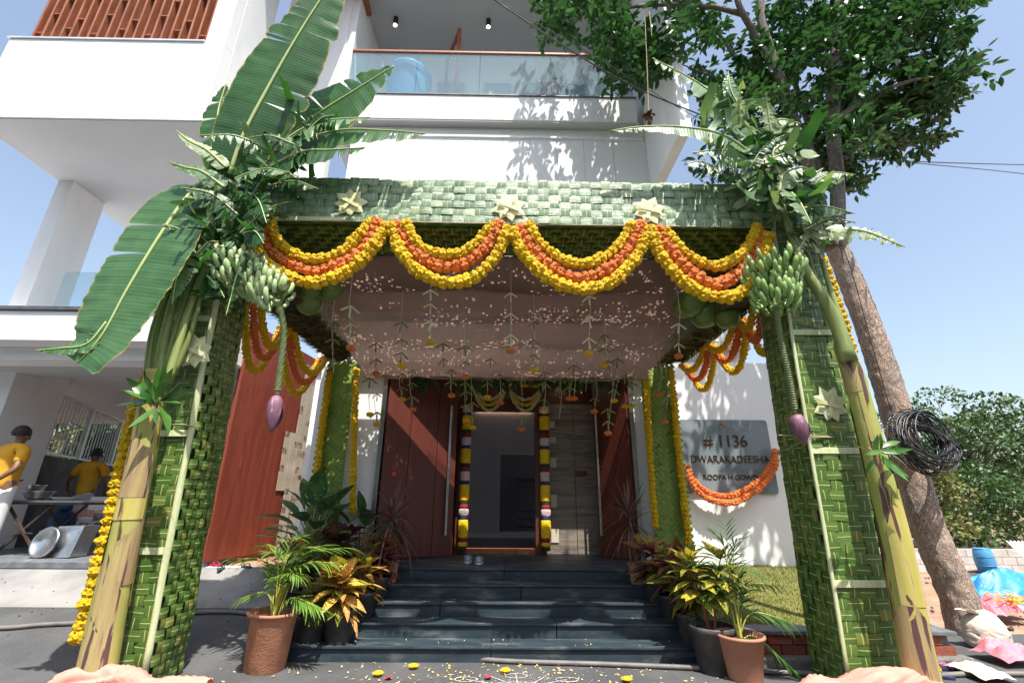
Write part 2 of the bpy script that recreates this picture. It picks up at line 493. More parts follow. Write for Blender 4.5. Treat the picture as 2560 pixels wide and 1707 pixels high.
M['spine'] = gmat('flower_stalk', (.16, .22, .09), (.24, .30, .14), 20, .6, bump=.004, bscale=60)
M['bud'] = gmat('banana_bud', (.22, .10, .14), (.15, .065, .11), 6, .42, kind='Object', stretch=(6, 6, 1), bump=.003, bscale=40, c3=(.42, .24, .28), s3=5)
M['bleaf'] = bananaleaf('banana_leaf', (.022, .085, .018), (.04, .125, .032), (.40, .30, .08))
M['bleaf2'] = bananaleaf('banana_leaf_silver', (.10, .19, .075), (.17, .26, .13), (.42, .36, .16), .2)
M['bleaf3'] = bananaleaf('banana_leaf_pale', (.30, .38, .20), (.36, .42, .26), (.5, .4, .2), .2)
M['rib'] = gmat('leaf_midrib', (.38, .46, .17), (.45, .5, .22), 5, .4)
M['mango'] = gmat('mango_leaf', (.035, .12, .02), (.06, .17, .03), 8, .3, rnd=(1.5, 1.25, 1.1), trans=.22)
M['mangodark'] = gmat('dark_mango_leaf', (.02, .06, .015), (.03, .09, .02), 8, .35, rnd=(1.4, 1.25, 1.1), trans=.15)
M['treeleaf'] = gmat('tree_leaf', (.02, .075, .018), (.04, .115, .028), 3, .3, rnd=(1.6, 1.4, 1.2), trans=.3, spec=.5)
M['farleaf'] = gmat('far_leaf', (.025, .075, .018), (.05, .11, .025), .9, .5, rnd=(1.4, 1.2, 1.1), trans=.2)
M['farleaf2'] = gmat('far_olive_leaf', (.10, .13, .03), (.15, .17, .045), .9, .55, rnd=(1.3, 1.2, 1.2), trans=.25)
M['conifer'] = gmat('conifer_needles', (.03, .08, .035), (.045, .11, .05), 1, .6, rnd=(1.3, 1.3, 1.2), trans=.1)
M['barkw'] = None
M['palm'] = gmat('palm_leaflet', (.08, .19, .03), (.14, .27, .05), 6, .4, rnd=(1.5, 1.25, 1), trans=.3)
M['palmdark'] = gmat('palm_leaflet_dark', (.04, .12, .03), (.07, .17, .04), 6, .4, rnd=(1.4, 1.25, 1), trans=.3)
M['cane'] = gmat('yellow_cane', (.42, .40, .06), (.34, .38, .08), 6, .4)
M['dief'] = gmat('dieffenbachia_leaf', (.035, .10, .03), (.08, .17, .055), 7, .45, rnd=(1.2, 1.2, 1.2), trans=.2, c3=(.25, .36, .16), s3=26, lo3=.58, hi3=.66)
M['cr_o'] = croton('croton_orange', (.75, .26, .08), (.70, .42, .05), (.85, .62, .18))
M['cr_g'] = croton('croton_green_yellow', (.07, .15, .02), (.16, .22, .03), (.55, .48, .07))
M['cr_y'] = croton('croton_yellow', (.55, .45, .03), (.40, .38, .04), (.75, .62, .08))
M['cr_r'] = croton('croton_red', (.17, .04, .03), (.32, .09, .05), (.5, .2, .12))
M['cr_p'] = croton('croton_purple', (.045, .02, .035), (.09, .03, .05), (.35, .1, .13))
M['drac'] = gmat('dracaena_leaf', (.20, .08, .07), (.13, .075, .05), 9, .45, rnd=(.7, .9, .8))
M['terra'] = gmat('terracotta', (.46, .20, .11), (.34, .15, .085), 5, .8, bump=.006, bscale=55, c3=(.22, .12, .07), s3=4, lo3=.56, hi3=.7)
M['terra2'] = gmat('smooth_terracotta', (.48, .22, .13), (.40, .17, .10), 3, .75, bump=.001, bscale=80)
M['blackpot'] = gmat('dusty_black_plastic', (.035, .035, .038), (.075, .065, .06), 5, .55, c3=(.14, .11, .09), s3=4, lo3=.6, hi3=.8)
M['soil'] = gmat('potting_soil', (.06, .035, .02), (.1, .06, .035), 20, .95, bump=.02, bscale=40)
M['coco'] = gmat('green_coconut', (.10, .17, .03), (.16, .22, .05), 5, .35, kind='Object', rnd=(.7, .8, .7), c3=(.34, .33, .16), s3=4, lo3=.62, hi3=.75)
M['cococut'] = gmat('cut_coconut_husk', (.58, .58, .40), (.45, .46, .25), 8, .7)
M['twine'] = gmat('jute_twine', (.42, .33, .22), (.3, .23, .15), 30, .9)
M['thread'] = gmat('white_thread', (.6, .58, .48), None, 9, .8)
M['cable'] = gmat('black_cable', (.012, .012, .014), (.02, .02, .022), 9, .4)
M['hose'] = gmat('grey_hose', (.17, .155, .145), (.11, .1, .095), 5, .6, bump=.001, bscale=60)
M['pinkcloth'] = gmat('peach_cloth', (.78, .38, .30), (.70, .31, .24), 3, .8, trans=.25, bump=.002, bscale=200)
M['shirt'] = gmat('yellow_shirt', (.68, .36, .02), (.60, .30, .015), 8, .8, bump=.002, bscale=200)
M['trouser'] = gmat('pale_trousers', (.50, .54, .58), (.42, .46, .5), 5, .85)
M['trouser2'] = gmat('white_dhoti', (.72, .72, .72), (.62, .62, .64), 5, .85)
M['skin'] = gmat('brown_skin', (.20, .095, .055), (.17, .08, .045), 10, .5)
M['hair'] = gmat('black_hair', (.012, .01, .01), (.02, .018, .016), 40, .6, bump=.004, bscale=120)
M['bluedrum'] = gmat('blue_plastic', (.05, .24, .48), (.08, .30, .55), 3, .4, c3=(.3, .4, .5), s3=3, lo3=.6, hi3=.8)
M['cyantub'] = gmat('light_blue_tub', (.10, .42, .70), (.16, .50, .78), 2, .4, trans=.3)
M['gascyl'] = gmat('gas_cylinder_blue', (.01, .05, .14), (.015, .07, .18), 6, .35)
M['gasred'] = gmat('red_regulator', (.35, .02, .02), None, 6, .5)
M['whiteprint'] = gmat('white_lettering', (.8, .8, .8), None, 5, .6)
M['plastic'] = gmat('white_plastic', (.75, .75, .76), None, 5, .4)
M['tarp'] = gmat('blue_tarpaulin', (.02, .20, .55), (.03, .28, .65), 3, .45, bump=.004, bscale=40)
M['sack'] = gmat('white_sackcloth', (.62, .56, .47), (.5, .44, .36), 6, .9, bump=.006, bscale=60)
M['pinkbag'] = gmat('pink_sheet', (.75, .20, .26), (.66, .16, .2), 4, .6, bump=.004, bscale=20)
M['tin'] = gmat('corrugated_tin', (.55, .52, .46), (.42, .40, .35), 3, .5, metal=.5)
M['blackint'] = gmat('dark_interior', (.03, .03, .035), None, 3, .6)
M['intwall'] = gmat('interior_wall', (.62, .62, .66), (.56, .57, .62), 2, .7)
M['granwall'] = gmat('dark_stained_wall', (.05, .048, .046), (.11, .1, .09), 2.5, .8, bump=.003, bscale=30)
M['glass'] = glassm('balcony_glass', (.32, .44, .52), .76)
M['glass2'] = glassm('clear_glass', (.4, .5, .5), .85)
M['sign'] = gmat('polished_grey_stone', (.13, .165, .18), (.21, .245, .255), 1.8, .22, r2=.4, c3=(.28, .3, .3), s3=3.5, lo3=.58, hi3=.8, spec=.6)
M['bronze'] = gmat('dark_bronze_letters', (.035, .016, .008), (.05, .02, .01), 20, .4, metal=.2)
M['gold'] = gmat('gold_edge', (.45, .26, .10), None, 20, .35, metal=.7)
M['curtain'] = gmat('pale_blind', (.40, .50, .58), (.33, .42, .5), 3, .6, stretch=(.3, .3, 6))
M['window'] = gmat('window_glass', (.16, .20, .24), (.34, .38, .42), 1.2, .12, stretch=(1, 1, .3), spec=.9)
M['lampblack'] = gmat('black_lamp_housing', (.015, .014, .013), None, 8, .4)
M['lamp'] = emit('lit_lamp', (1, .8, .55), 14)
M['strip'] = emit('lit_strip', (1, .62, .38), 2.2)
M['petal'] = gmat('yellow_petals', (.85, .58, .04), (.8, .7, .25), 60, .6, rnd=(1, .9, 2))
M['redpetal'] = gmat('red_petals', (.6, .02, .05), None, 6, .6)
M['chalk'] = gmat('white_chalk', (.55, .55, .55), (.3, .3, .3), 40, .95)
M['croc'] = gmat('grey_blue_clog', (.32, .40, .46), (.26, .33, .38), 10, .5)
M['slipg'] = gmat('dark_green_rubber', (.02, .07, .06), None, 6, .6)
M['slipb'] = gmat('navy_rubber', (.015, .03, .1), None, 6, .6)
M['slipr'] = gmat('crimson_rubber', (.35, .01, .05), None, 6, .6)
M['slipp'] = gmat('pink_strap', (.75, .12, .25), None, 6, .6)
M['black'] = gmat('black_rubber', (.012, .012, .012), None, 6, .6)
M['dryflower'] = gmat('dried_flower', (.10, .045, .025), (.16, .08, .05), 30, .9)
M['handred'] = gmat('red_kumkum', (.40, .05, .03), (.5, .12, .08), 60, .9)

def bark(name, base, patch, dark):
    m, N, Lk, b, out = _mat(name)
    v = coords(N, Lk, 'World', (1, 1, .45))
    vo = N.new('ShaderNodeTexVoronoi'); vo.feature = 'DISTANCE_TO_EDGE'; vo.inputs['Scale'].default_value = 24
    nz = noise_(N, Lk, v, 5, 5)
    dis = N.new('ShaderNodeVectorMath'); dis.operation = 'ADD'
    Lk.new(v, dis.inputs[0])
    cb = N.new('ShaderNodeCombineXYZ'); Lk.new(math_(N, Lk, 'MULTIPLY', nz, .5), cb.inputs[0]); Lk.new(math_(N, Lk, 'MULTIPLY', noise_(N, Lk, v, 17, 4), .22), cb.inputs[2])
    Lk.new(cb.outputs[0], dis.inputs[1]); Lk.new(dis.outputs[0], vo.inputs['Vector'])
    col = mixc(N, Lk, ramp(N, Lk, nz, .35, .65), base, patch)
    col = mixc(N, Lk, math_(N, Lk, 'MULTIPLY', ramp(N, Lk, vo.outputs['Distance'], .07, .0), ramp(N, Lk, noise_(N, Lk, v, 4.3, 3), .35, .6)), col, dark)
    n2 = noise_(N, Lk, v, 26, 4)
    col = mixc(N, Lk, ramp(N, Lk, n2, .5, .8), col, mixc(N, Lk, 1, col, (.6, .6, .6), 'MULTIPLY'))
    Lk.new(col, b.inputs['Base Color']); b.inputs['Roughness'].default_value = .9
    h = math_(N, Lk, 'ADD', math_(N, Lk, 'MINIMUM', vo.outputs['Distance'], .15), math_(N, Lk, 'MULTIPLY', n2, .12))
    bump_(N, Lk, b, h, .06)
    return m
M['bark'] = bark('flaky_bark', (.34, .27, .225), (.44, .31, .235), (.09, .065, .05))
M['barkgrey'] = bark('smooth_grey_bark', (.24, .21, .18), (.19, .16, .13), (.12, .1, .08))

def newsprint():
    """flat print: columns of grey text lines, headlines and a few picture blocks on yellowed paper"""
    m, N, Lk, b, out = _mat('newsprint')
    tc = N.new('ShaderNodeTexCoord'); mp = N.new('ShaderNodeMapping'); Lk.new(tc.outputs['UV'], mp.inputs[0])
    sx = N.new('ShaderNodeSeparateXYZ'); Lk.new(mp.outputs[0], sx.inputs[0])
    U_, W_ = sx.outputs[0], sx.outputs[1]
    fu = math_(N, Lk, 'FRACT', math_(N, Lk, 'MULTIPLY', U_, 5)); fv = math_(N, Lk, 'FRACT', math_(N, Lk, 'MULTIPLY', W_, 52))
    br = N.new('ShaderNodeTexBrick'); Lk.new(mp.outputs[0], br.inputs['Vector']); br.inputs['Scale'].default_value = 1.7
    br.inputs['Color1'].default_value = (0, 0, 0, 1); br.inputs['Color2'].default_value = (1, 1, 1, 1); br.inputs['Mortar'].default_value = (.5, .5, .5, 1)
    br.inputs['Mortar Size'].default_value = .03
    gap = math_(N, Lk, 'GREATER_THAN', fu, .1)
    line = math_(N, Lk, 'GREATER_THAN', fv, .5)
    nn = noise_(N, Lk, mp.outputs[0], 90, 2)
    txt = math_(N, Lk, 'MULTIPLY', math_(N, Lk, 'MULTIPLY', gap, line), ramp(N, Lk, nn, .35, .6))
    paper = mixc(N, Lk, noise_(N, Lk, mp.outputs[0], 3, 2), (.52, .46, .35), (.60, .55, .45))
    col = mixc(N, Lk, math_(N, Lk, 'MULTIPLY', txt, .8), paper, (.10, .09, .08))
    pic = ramp(N, Lk, br.outputs[0], .66, .72)
    pc = noise_(N, Lk, mp.outputs[0], 16, 4)
    pcol = mixc(N, Lk, ramp(N, Lk, pc, .4, .6), (.10, .10, .14), (.42, .32, .2))
    col = mixc(N, Lk, pic, col, pcol)
    Lk.new(col, b.inputs['Base Color']); b.inputs['Roughness'].default_value = .9
    return m
M['news'] = newsprint()

def marble():
    m, N, Lk, b, out = _mat('travertine')
    v = coords(N, Lk, 'World', (.7, .7, 6))
    n = noise_(N, Lk, v, 1.6, 6, .6, .6); n2 = noise_(N, Lk, v, 7, 4)
    col = mixc(N, Lk, ramp(N, Lk, n, .35, .62), (.25, .205, .155), (.13, .112, .09))
    col = mixc(N, Lk, ramp(N, Lk, n2, .45, .7), col, (.29, .245, .19))
    Lk.new(col, b.inputs['Base Color']); b.inputs['Roughness'].default_value = .5
    return m
M['marble'] = marble()

def holed(name, c1, c2, trans, hole_scale, hole_r, base_alpha=0.0, stretch=(1, 1, 1), tc=None):
    """sheet with small gaps between its fibres"""
    m, N, Lk, b, out = _mat(name)
    v = coords(N, Lk, 'World', stretch)
    n = noise_(N, Lk, v, 1.2, 4)
    col = mixc(N, Lk, ramp(N, Lk, n, .35, .65), c1, c2)
    Lk.new(col, b.inputs['Base Color']); b.inputs['Roughness'].default_value = .8
    t = N.new('ShaderNodeBsdfTranslucent'); Lk.new(col, t.inputs[0])
    if tc:
        Lk.remove(t.inputs[0].links[0]); t.inputs[0].default_value = rgb(tc)
    x = N.new('ShaderNodeMixShader'); x.inputs[0].default_value = trans
    Lk.new(b.outputs[0], x.inputs[1]); Lk.new(t.outputs[0], x.inputs[2])
    tr = N.new('ShaderNodeBsdfTransparent')
    y = N.new('ShaderNodeMixShader')
    if hole_r:
        vo = N.new('ShaderNodeTexVoronoi'); vo.inputs['Scale'].default_value = hole_scale; Lk.new(v, vo.inputs['Vector'])
        sp = N.new('ShaderNodeSeparateColor'); Lk.new(vo.outputs['Color'], sp.inputs[0])
        n5 = noise_(N, Lk, v, 1.5, 3)
        keep = math_(N, Lk, 'LESS_THAN', sp.outputs[0], math_(N, Lk, 'MULTIPLY', ramp(N, Lk, n5, .38, .62), .75))
        h = math_(N, Lk, 'LESS_THAN', vo.outputs['Distance'], math_(N, Lk, 'MULTIPLY', sp.outputs[1], hole_r))
        hh = math_(N, Lk, 'MULTIPLY', h, keep)
        fac = math_(N, Lk, 'MAXIMUM', hh, base_alpha)
        Lk.new(fac, y.inputs[0])
    else:
        y.inputs[0].default_value = base_alpha
    Lk.new(x.outputs[0], y.inputs[1]); Lk.new(tr.outputs[0], y.inputs[2]); Lk.new(y.outputs[0], out.inputs[0])
    return m
M['roofmat'] = holed('palm_leaf_roof', (.06, .10, .02), (.09, .13, .03), .02, 26, .55, 0.0, (1, 1.7, 1))
M['canopycloth'] = holed('peach_canopy_cloth', (.185, .10, .075), (.145, .076, .056), .32, 10, 0, .012, tc=(.66, .44, .35))

# ------------------------------------------------------------------ ground, road, water-free setting
def sst(a, b, x):
    t = max(0.0, min(1.0, (x - a) / (b - a))); return t * t * (3 - 2 * t)
def hroad(x, y):
    a = sst(-2.06, -2.22, x)
    z = .30 * sst(4.7, 6.1, y) + .30 * sst(6.0, 6.8, y)
    return a * z
def hyard(x, y):
    k = sst(3.2, 5.5, x)
    return k * (.06 + .12 * noise.noise(V((x * .5, y * .5, 0))) * sst(5.5, 7, y) - .26 * sst(7, 14, y))
def height(x, y):
    far = sst(30, 90, sqrt(x * x + y * y))
    return (hroad(x, y) if x < 1 else hyard(x, y)) * (1 - far) - .25 * far

def sheet(name, xs, ys, dz, m, under=0):
    mb = MB(); nx, ny = len(xs), len(ys)
    vs_ = [(x, y, height(x, y) + dz - under) for x in xs for y in ys]
    fs = [(i * ny + j, (i + 1) * ny + j, (i + 1) * ny + j + 1, i * ny + j + 1) for i in range(nx - 1) for j in range(ny - 1)]
    mb.add(vs_, fs)
    o = mb.build(name, m, smooth=True, origin=(0, 0, 0)); o['kind'] = 'structure'; return o
def lin(a, b, n): return [a + (b - a) * i / n for i in range(n + 1)]
gx = [-900, -300, -120, -60, -35] + lin(-22, 24, 92) + [35, 60, 120, 300, 900]
gy = [-900, -300, -100, -40, -15] + lin(-6, 24, 60) + [32, 45, 70, 120, 300, 900]
sheet('ground', gx, gy, -.03, M['dirt'])
sheet('road', [-60, -30] + lin(-16, -2.3, 50) + lin(-2.22,-2.06,4) + lin(-1.9, 4.6, 26) + [8, 16, 60], [-40, -15] + lin(-5, 6.1, 44), 0.0, M['asphalt'])
sheet('driveway', lin(-13.5, -2.06, 96), lin(5.98, 6.9, 14), .004, M['concrete'])

def struct(mb, name, m, bevel=0):
    o = mb.build(name, m, bevel=bevel, origin=(0, 0, 0)); o['kind'] = 'structure'; return o

# ------------------------------------------------------------------ the house
house = thing('white_house', 'white modern house with a glass balcony, grey soffits and a recessed red panelled entrance', 'house', (0, 8, 0))
def hp(name, m, *boxes, bevel=.006, parent=None, label=None, smooth=False):
    mb = MB()
    for b in boxes: mb.box(*b)
    o = mb.build(name, m, parent or house, bevel=bevel)
    if label: o['label'] = label
    return o
# upper wall above the entrance, made of upright panels with joints
xj = [-3.2, -2.62, -1.95, -1.3, -.68, -.12, .42, .98, 1.52, 2.12, 2.79]
for i in range(len(xj) - 1):
    hp('wall_panel', M['panelwhite'], (xj[i] + .003, xj[i + 1] - .003, 7.5, 7.56, 3.5, 8.46), bevel=.003)
hp('wall', M['white'], (-3.2, 2.79, 7.54, 7.8, 3.5, 8.75), label='wall behind the panels above the entrance')
hp('ledge', M['white'], (-3.2, 2.74, 7.465, 7.5, 8.462, 8.52))
# balcony
hp('balcony_slab', M['white'], (-3.4, 2.62, 7.34, 9.2, 8.78, 9.41), bevel=.012)
hp('balcony_soffit', M['soffit'], (-3.4, 2.66, 7.355, 7.54, 8.75, 8.782), bevel=0)
hp('balcony_coping', M['granite2'], (-3.4, 2.64, 7.315, 7.44, 9.41, 9.44), bevel=.004)
hp('wall', M['white2'], (-3.3, 2.79, 9.0, 9.2, 9.11, 12.5), (-3.6, -3.4, 7.36, 9.2, 8.4, 12.5), label='balcony back wall')
hp('ceiling', M['soffit'], (-3.6, 2.79, 6.8, 9.2, 12.5, 12.85), label='balcony ceiling')
hp('fin_wall', M['white2'], (2.79, 2.98, 5.87, 9.6, 7.2, 13.0), bevel=.012, label='projecting side fin')
hp('roof', M['white'], (-3.6, 2.98, 6.6, 9.6, 12.85, 13.2))
gx_ = [-3.38, -1.98, -.64, .88, 2.6]
for i in range(4):
    g = hp('glass_panel', M['glass'], (gx_[i] + .006, gx_[i + 1] - .006, 7.37, 7.382, 9.44, 10.62), bevel=0)
MB().lathe([(.001, -.05), (.035, -.035), (.05, 0), (.035, .035), (.001, .05)], (PY(1512, 148, 7.36).x, 7.33, 10.56), 20).build('rail_knob', M['chrome'], house, smooth=True)
hp('handrail', M['wood'], (-3.4, 2.62, 7.345, 7.405, 10.62, 10.68), bevel=.01)
for xx in (-2.6, -1.5, -.3, .7, 1.6):
    wf = hp('window', M['alum'], (xx - .38, xx + .38, 8.94, 9.0, 9.2, 11.6), bevel=.005)
    hp('pane', M['window'], (xx - .33, xx + .33, 8.925, 8.94, 9.25, 11.55), bevel=0, parent=wf)
mb = MB(); mb.bar((-1.22, 8.0, 9.12), (-1.22, 8.0, 12.2), .09, .06); mb.bar((-1.22, 8.0, 12.17), (-1.62, 8.85, 12.17), .07, .09); mb.bar((-1.62, 8.85, 9.12), (-1.62, 8.85, 12.2), .07, .06)
mb.build('door_frame', M['wood'], house, bevel=.005)['label'] = 'wooden frame of an open balcony door'
for k, (lx, ly) in enumerate(((-2.77, 7.97), (-.53, 7.97))):
    lb = MB().lathe([(.055, -.24), (.055, 0)], (lx, ly, 12.5), 16).build('spot_lamp', M['lampblack'], house, smooth=False, bevel=.004)
    MB().lathe([(.042, -.246), (.042, -.241)], (lx, ly, 12.5), 12).build('bulb', M['lamp'], lb)
# left block: white box on a column, with a louvre screen above its parapet
hp('wall', M['white'], (-8.6, -4.93, 5.87, 6.1, 7.2, 8.91), (-5.27, -4.93, 5.872, 6.1, 8.91, 13), bevel=.008, label='front wall of the cantilevered block')
hp('wall', M['white2'], (-4.96, -4.925, 6.1, 6.9, 7.2, 13), (-4.93, -3.55, 7.3, 7.5, 7.2, 13), bevel=.004, label='side wall of the cantilevered block')
hp('soffit', M['soffit'], (-8.58, -4.94, 5.89, 12, 7.18, 7.24), (-8.6, -8.4, 6.1, 12, 7.2, 8.6), bevel=0, label='underside of the cantilevered block')
hp('coping', M['alum'], (-8.63, -5.27, 5.845, 6.12, 8.91, 8.945), bevel=.003)
hp('soffit', M['wood'], (-4.9, -3.3, 5.9, 7.8, 12.3, 12.4), bevel=0, label='timber lined soffit')
xs_ = [-8.33 + .158 * i for i in range(20)]
mbs = []
for i, x in enumerate(xs_):
    hp('louvre_slat', M['wood'], (x - .018, x + .018, 5.93, 6.07, 8.945, 11.7), bevel=.003)
RND.seed(4)
for i in range(19):
    for z in (9.15, 9.5, 10.0, 10.5, 11.0):
        if (i * 7 + int(z * 4)) % 3 == 0:
            hp('louvre_cross_piece', M['wood'], (xs_[i] + .018, xs_[i + 1] - .018, 5.94, 6.06, z + .12 * (i % 2), z + .12 * (i % 2) + .022), bevel=0)
hp('louvre_return', M['wood'], (-8.45, -8.42, 6.2, 7.6, 8.945, 11.7), (-8.45, -8.42, 7.8, 8.3, 8.945, 11.7))
for i in range(5):
    x = -8.2 + .62 * i
    wf = hp('window', M['alum'], (x, x + .6, 6.75, 6.8, 8.95, 11.6), bevel=.004)
    hp('pane', M['curtain'] if i in (1, 3, 4) else M['window'], (x + .05, x + .55, 6.735, 6.75, 9.0, 11.5), bevel=0, parent=wf)
hp('wall', M['white2'], (-8.3, -4.97, 6.8, 7.0, 8.9, 12), (-8.6, -4.9, 5.9, 7, 11.75, 12), label='wall behind the louvre screen')
hp('column', M['white2'], (-8.57, -8.28, 7.38, 8.1, 4.05, 7.18), bevel=.01, label='tall white column under the cantilevered block')
# carport level
hp('carport_slab', M['white'], (-16, -4.1, 6.3, 14, 3.59, 4.05), bevel=.01)
hp('carport_beam', M['white'], (-16, -4.1, 6.62, 7.0, 3.40, 3.588), bevel=.008)
hp('carport_coping', M['coping'], (-16, -4.1, 6.26, 6.5, 4.052, 4.11), bevel=.006)
hp('soffit', M['soffit'], (-16, -4.1, 7.0, 7.8, 3.42, 3.586), bevel=0, label='carport soffit')
hp('glass_panel', M['glass2'], (-7.62, -4.4, 7.2, 7.214, 4.11, 5.15), bevel=0, label='clear terrace balustrade')
hp('column', M['white2'], (-9.0, -8.08, 7.45, 8.4, .68, 3.58), bevel=.01, label='thick white carport column')
hp('porch_slab', M['granite2'], (-16, -4.06, 6.7, 14.8, .60, .68), bevel=.006)
hp('plinth', M['cement'], (-16, -4.06, 6.76, 14.8, .2, .598), bevel=0)
# the red side wall of the carport, in boards with pale joints
A_, B_ = V((-4.06, 6.9, 0)), V((-3.72, 9.8, 0)); Dv = (B_ - A_)
cuts = [0, .30, .37, .64, 1.0]
for i in range(4):
    a = A_ + Dv * (cuts[i] + .0012); b = A_ + Dv * (cuts[i + 1] - .0012)
    mb = MB(); mb.hexa([a + V((-.04, 0, .66)), a + V((0, 0, .66)), b + V((0, 0, .66)), b + V((-.04, 0, .66)), a + V((-.04, 0, 4.14)), a + V((0, 0, 4.14)), b + V((0, 0, 4.14)), b + V((-.04, 0, 4.14))])
    mb.build('red_panel', M['redlam'], house, bevel=.003)
mb = MB(); mb.hexa([A_ + V((-.14, .12, .4)), A_ + V((-.042, .12, .4)), B_ + V((-.042, 0, .4)), B_ + V((-.14, 0, .4)), A_ + V((-.14, .12, 4.1)), A_ + V((-.042, .12, 4.1)), B_ + V((-.042, 0, 4.1)), B_ + V((-.14, 0, 4.1))])
mb.build('wall', M['redlam'], house)['label'] = 'wall behind the red panels'
hp('skirting', M['white2'], (-4.05, -3.3, 6.93, 7.1, .5, .6), bevel=.01)
hp('wall', M['white'], (-4.0, -1.9, 9.8, 10, .4, 8.5), (-3.2, -2.5, 7.56, 9.8, .4, 3.5), label='white wall beside the entrance')
hp('pier', M['white'], (-2.95, -1.93, 7.14, 7.5, .55, 3.498), bevel=.01, label='white pier left of the entrance')
hp('pier', M['white'], (1.99, 2.58, 7.14, 7.5, .55, 3.498), bevel=.01, label='white pier right of the entrance')
hp('steel_channel', M['steel'], (-1.925, -1.86, 7.08, 7.2, .685, 3.49), bevel=.004)
hp('steel_channel', M['steel'], (1.92, 1.985, 7.08, 7.2, .685, 3.49), bevel=.004)
hp('ceiling', M['soffit'], (-2.5, 2.5, 6.93, 8.3, 3.5, 3.6), label='entrance ceiling')
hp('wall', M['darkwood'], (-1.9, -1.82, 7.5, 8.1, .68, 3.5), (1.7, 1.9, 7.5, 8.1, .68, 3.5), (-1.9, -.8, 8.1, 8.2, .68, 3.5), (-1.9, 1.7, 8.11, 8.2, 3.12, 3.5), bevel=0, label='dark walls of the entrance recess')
# travertine slabs beside the door
tz = [.68, 1.28, 1.9, 2.5, 3.11]
for i in range(4):
    for (xa, xb) in ((.66, 1.18), (1.184, 1.7)):
        hp('stone_slab', M['marble'], (xa, xb - .004, 8.06, 8.1, tz[i], tz[i + 1] - .004), bevel=.003)
hp('switch_plate', M['darkwood'], (1.18, 1.38, 8.045, 8.062, 1.88, 1.97), bevel=.004)
for i, lx in enumerate((-1.05, -.05, .98)):
    lb = MB().lathe([(.05, -.02), (.05, 0)], (lx, 7.8, 3.5), 14).build('down_light', M['lampblack'], house)
    MB().lathe([(.035, -.026), (.035, -.021)], (lx, 7.8, 3.5), 12).build('bulb', M['lamp'], lb)
# room behind the open door
hp('room_wall', M['intwall'], (-2.3, -.12, 11.0, 11.2, .6, 4.2), (.86, 2.4, 11, 11.2, .6, 4.2), (-.12, .86, 11, 11.2, 2.53, 4.2), (-2.4, -2.3, 8.2, 11.2, .6, 4.2), (2.4, 2.5, 8.2, 11.2, .6, 4.2), bevel=0)
hp('room_floor', M['granite2'], (-2.4, 2.4, 8.2, 14, .6, .72), bevel=0)
hp('room_ceiling', M['intwall'], (-2.4, 2.4, 8.2, 14, 4.0, 4.2), bevel=0)
hp('room_wall', M['blackint'], (-1.2, 2.2, 13.6, 13.8, .6, 4.0), bevel=0, label='dark passage beyond')
for k in range(9):
    hp('inner_step', M['blackint'], (.3, 1.1, 13.3 - .22 * k, 13.55 - .22 * k, .72 + .17 * (8 - k), .76 + .17 * (8 - k)), bevel=0)
hp('light_strip', M['strip'], (-.72, .62, 10.96, 10.99, 3.52, 3.55), bevel=0)
hp('skirting', M['white'], (-2.3, .86, 10.97, 10.998, .72, .82), bevel=0)

# back part of the house seen beyond the name wall
hp('wall', M['white'], (2.85, 5.3, 10, 10.3, 3.2, 6.3), label='rear wing wall')
hp('beam', M['soffit'], (2.9, 5.3, 9.4, 10, 4.62, 4.8), bevel=.005)
gr = MB()
for k in range(22): gr.box(4.0 + .055 * k, 4.02 + .055 * k, 9.5, 9.52, 3.9, 4.62)
gr.build('grille', M['alum'], house)
nw = thing('name_wall', 'free standing white wall carrying the grey name plate', 'wall', (3.8, 7.8, .4))
MB().box(2.72, 5.05, 7.8, 8.05, .2, 3.83).build('wall_body', M['white'], nw, bevel=.01)

# main doors: two tall red leaves swung inwards
def leaf_door(h, f, lab, hand):
    t = thing('entrance_door', lab, 'door', (h[0], h[1], .68), 'tall red doors of the entrance')
    h, f = V((h[0], h[1], 0)), V((f[0], f[1], 0)); u = (f - h); L = u.length; u.normalize(); n = V((u.y, -u.x, 0))
    if n.y > 0: n = -n
    for a, b in ((0, .33), (.33, .335), (.335, .72), (.72, .725), (.725, 1)):
        if b - a < .01: continue
        p, q = h + u * L * a, h + u * L * b
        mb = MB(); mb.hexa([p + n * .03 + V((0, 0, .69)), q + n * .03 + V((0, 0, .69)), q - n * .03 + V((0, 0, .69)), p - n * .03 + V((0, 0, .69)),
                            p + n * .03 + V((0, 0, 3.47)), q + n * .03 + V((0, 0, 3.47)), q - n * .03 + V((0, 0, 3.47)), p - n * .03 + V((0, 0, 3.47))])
        mb.build('door_panel', M['redlam_shaded'], t, bevel=.003)
    c = f - u * .13 + n * .1
    hd = MB().bar(c + V((0, 0, .98)), c + V((0, 0, 2.95)), .035, .035, up=(0, 1, 0)).build('handle', M['steel'], t, bevel=.006)
    for z in (1.25, 2.0, 2.7):
        MB().bar(c + V((0, 0, z)), c - n * .07 + V((0, 0, z)), .016).build('bracket', M['steel'], hd)
leaf_door((-1.84, 7.12), (-.81, 7.62), 'left leaf of the tall red entrance doors, striped by a diagonal band of sunlight', 1)
leaf_door((1.90, 7.12), (1.50, 7.75), 'right leaf of the tall red entrance doors, half open in shade', -1)
df = thing('door_frame', 'dark wooden frame of the inner doorway with flower columns on it', 'door frame', (-.07, 8.1, .68))
for b, nm in (((-.80, -.62, 7.98, 8.12, .68, 3.12), 'jamb'), ((.50, .66, 7.98, 8.12, .68, 3.12), 'jamb'), ((-.62, .50, 7.98, 8.12, 2.96, 3.12), 'lintel'), ((-.62, .50, 7.98, 8.12, .68, .76), 'sill')):
    MB().box(*b).build(nm, M['darkwood'] if nm != 'sill' else M['wood'], df, bevel=.006)

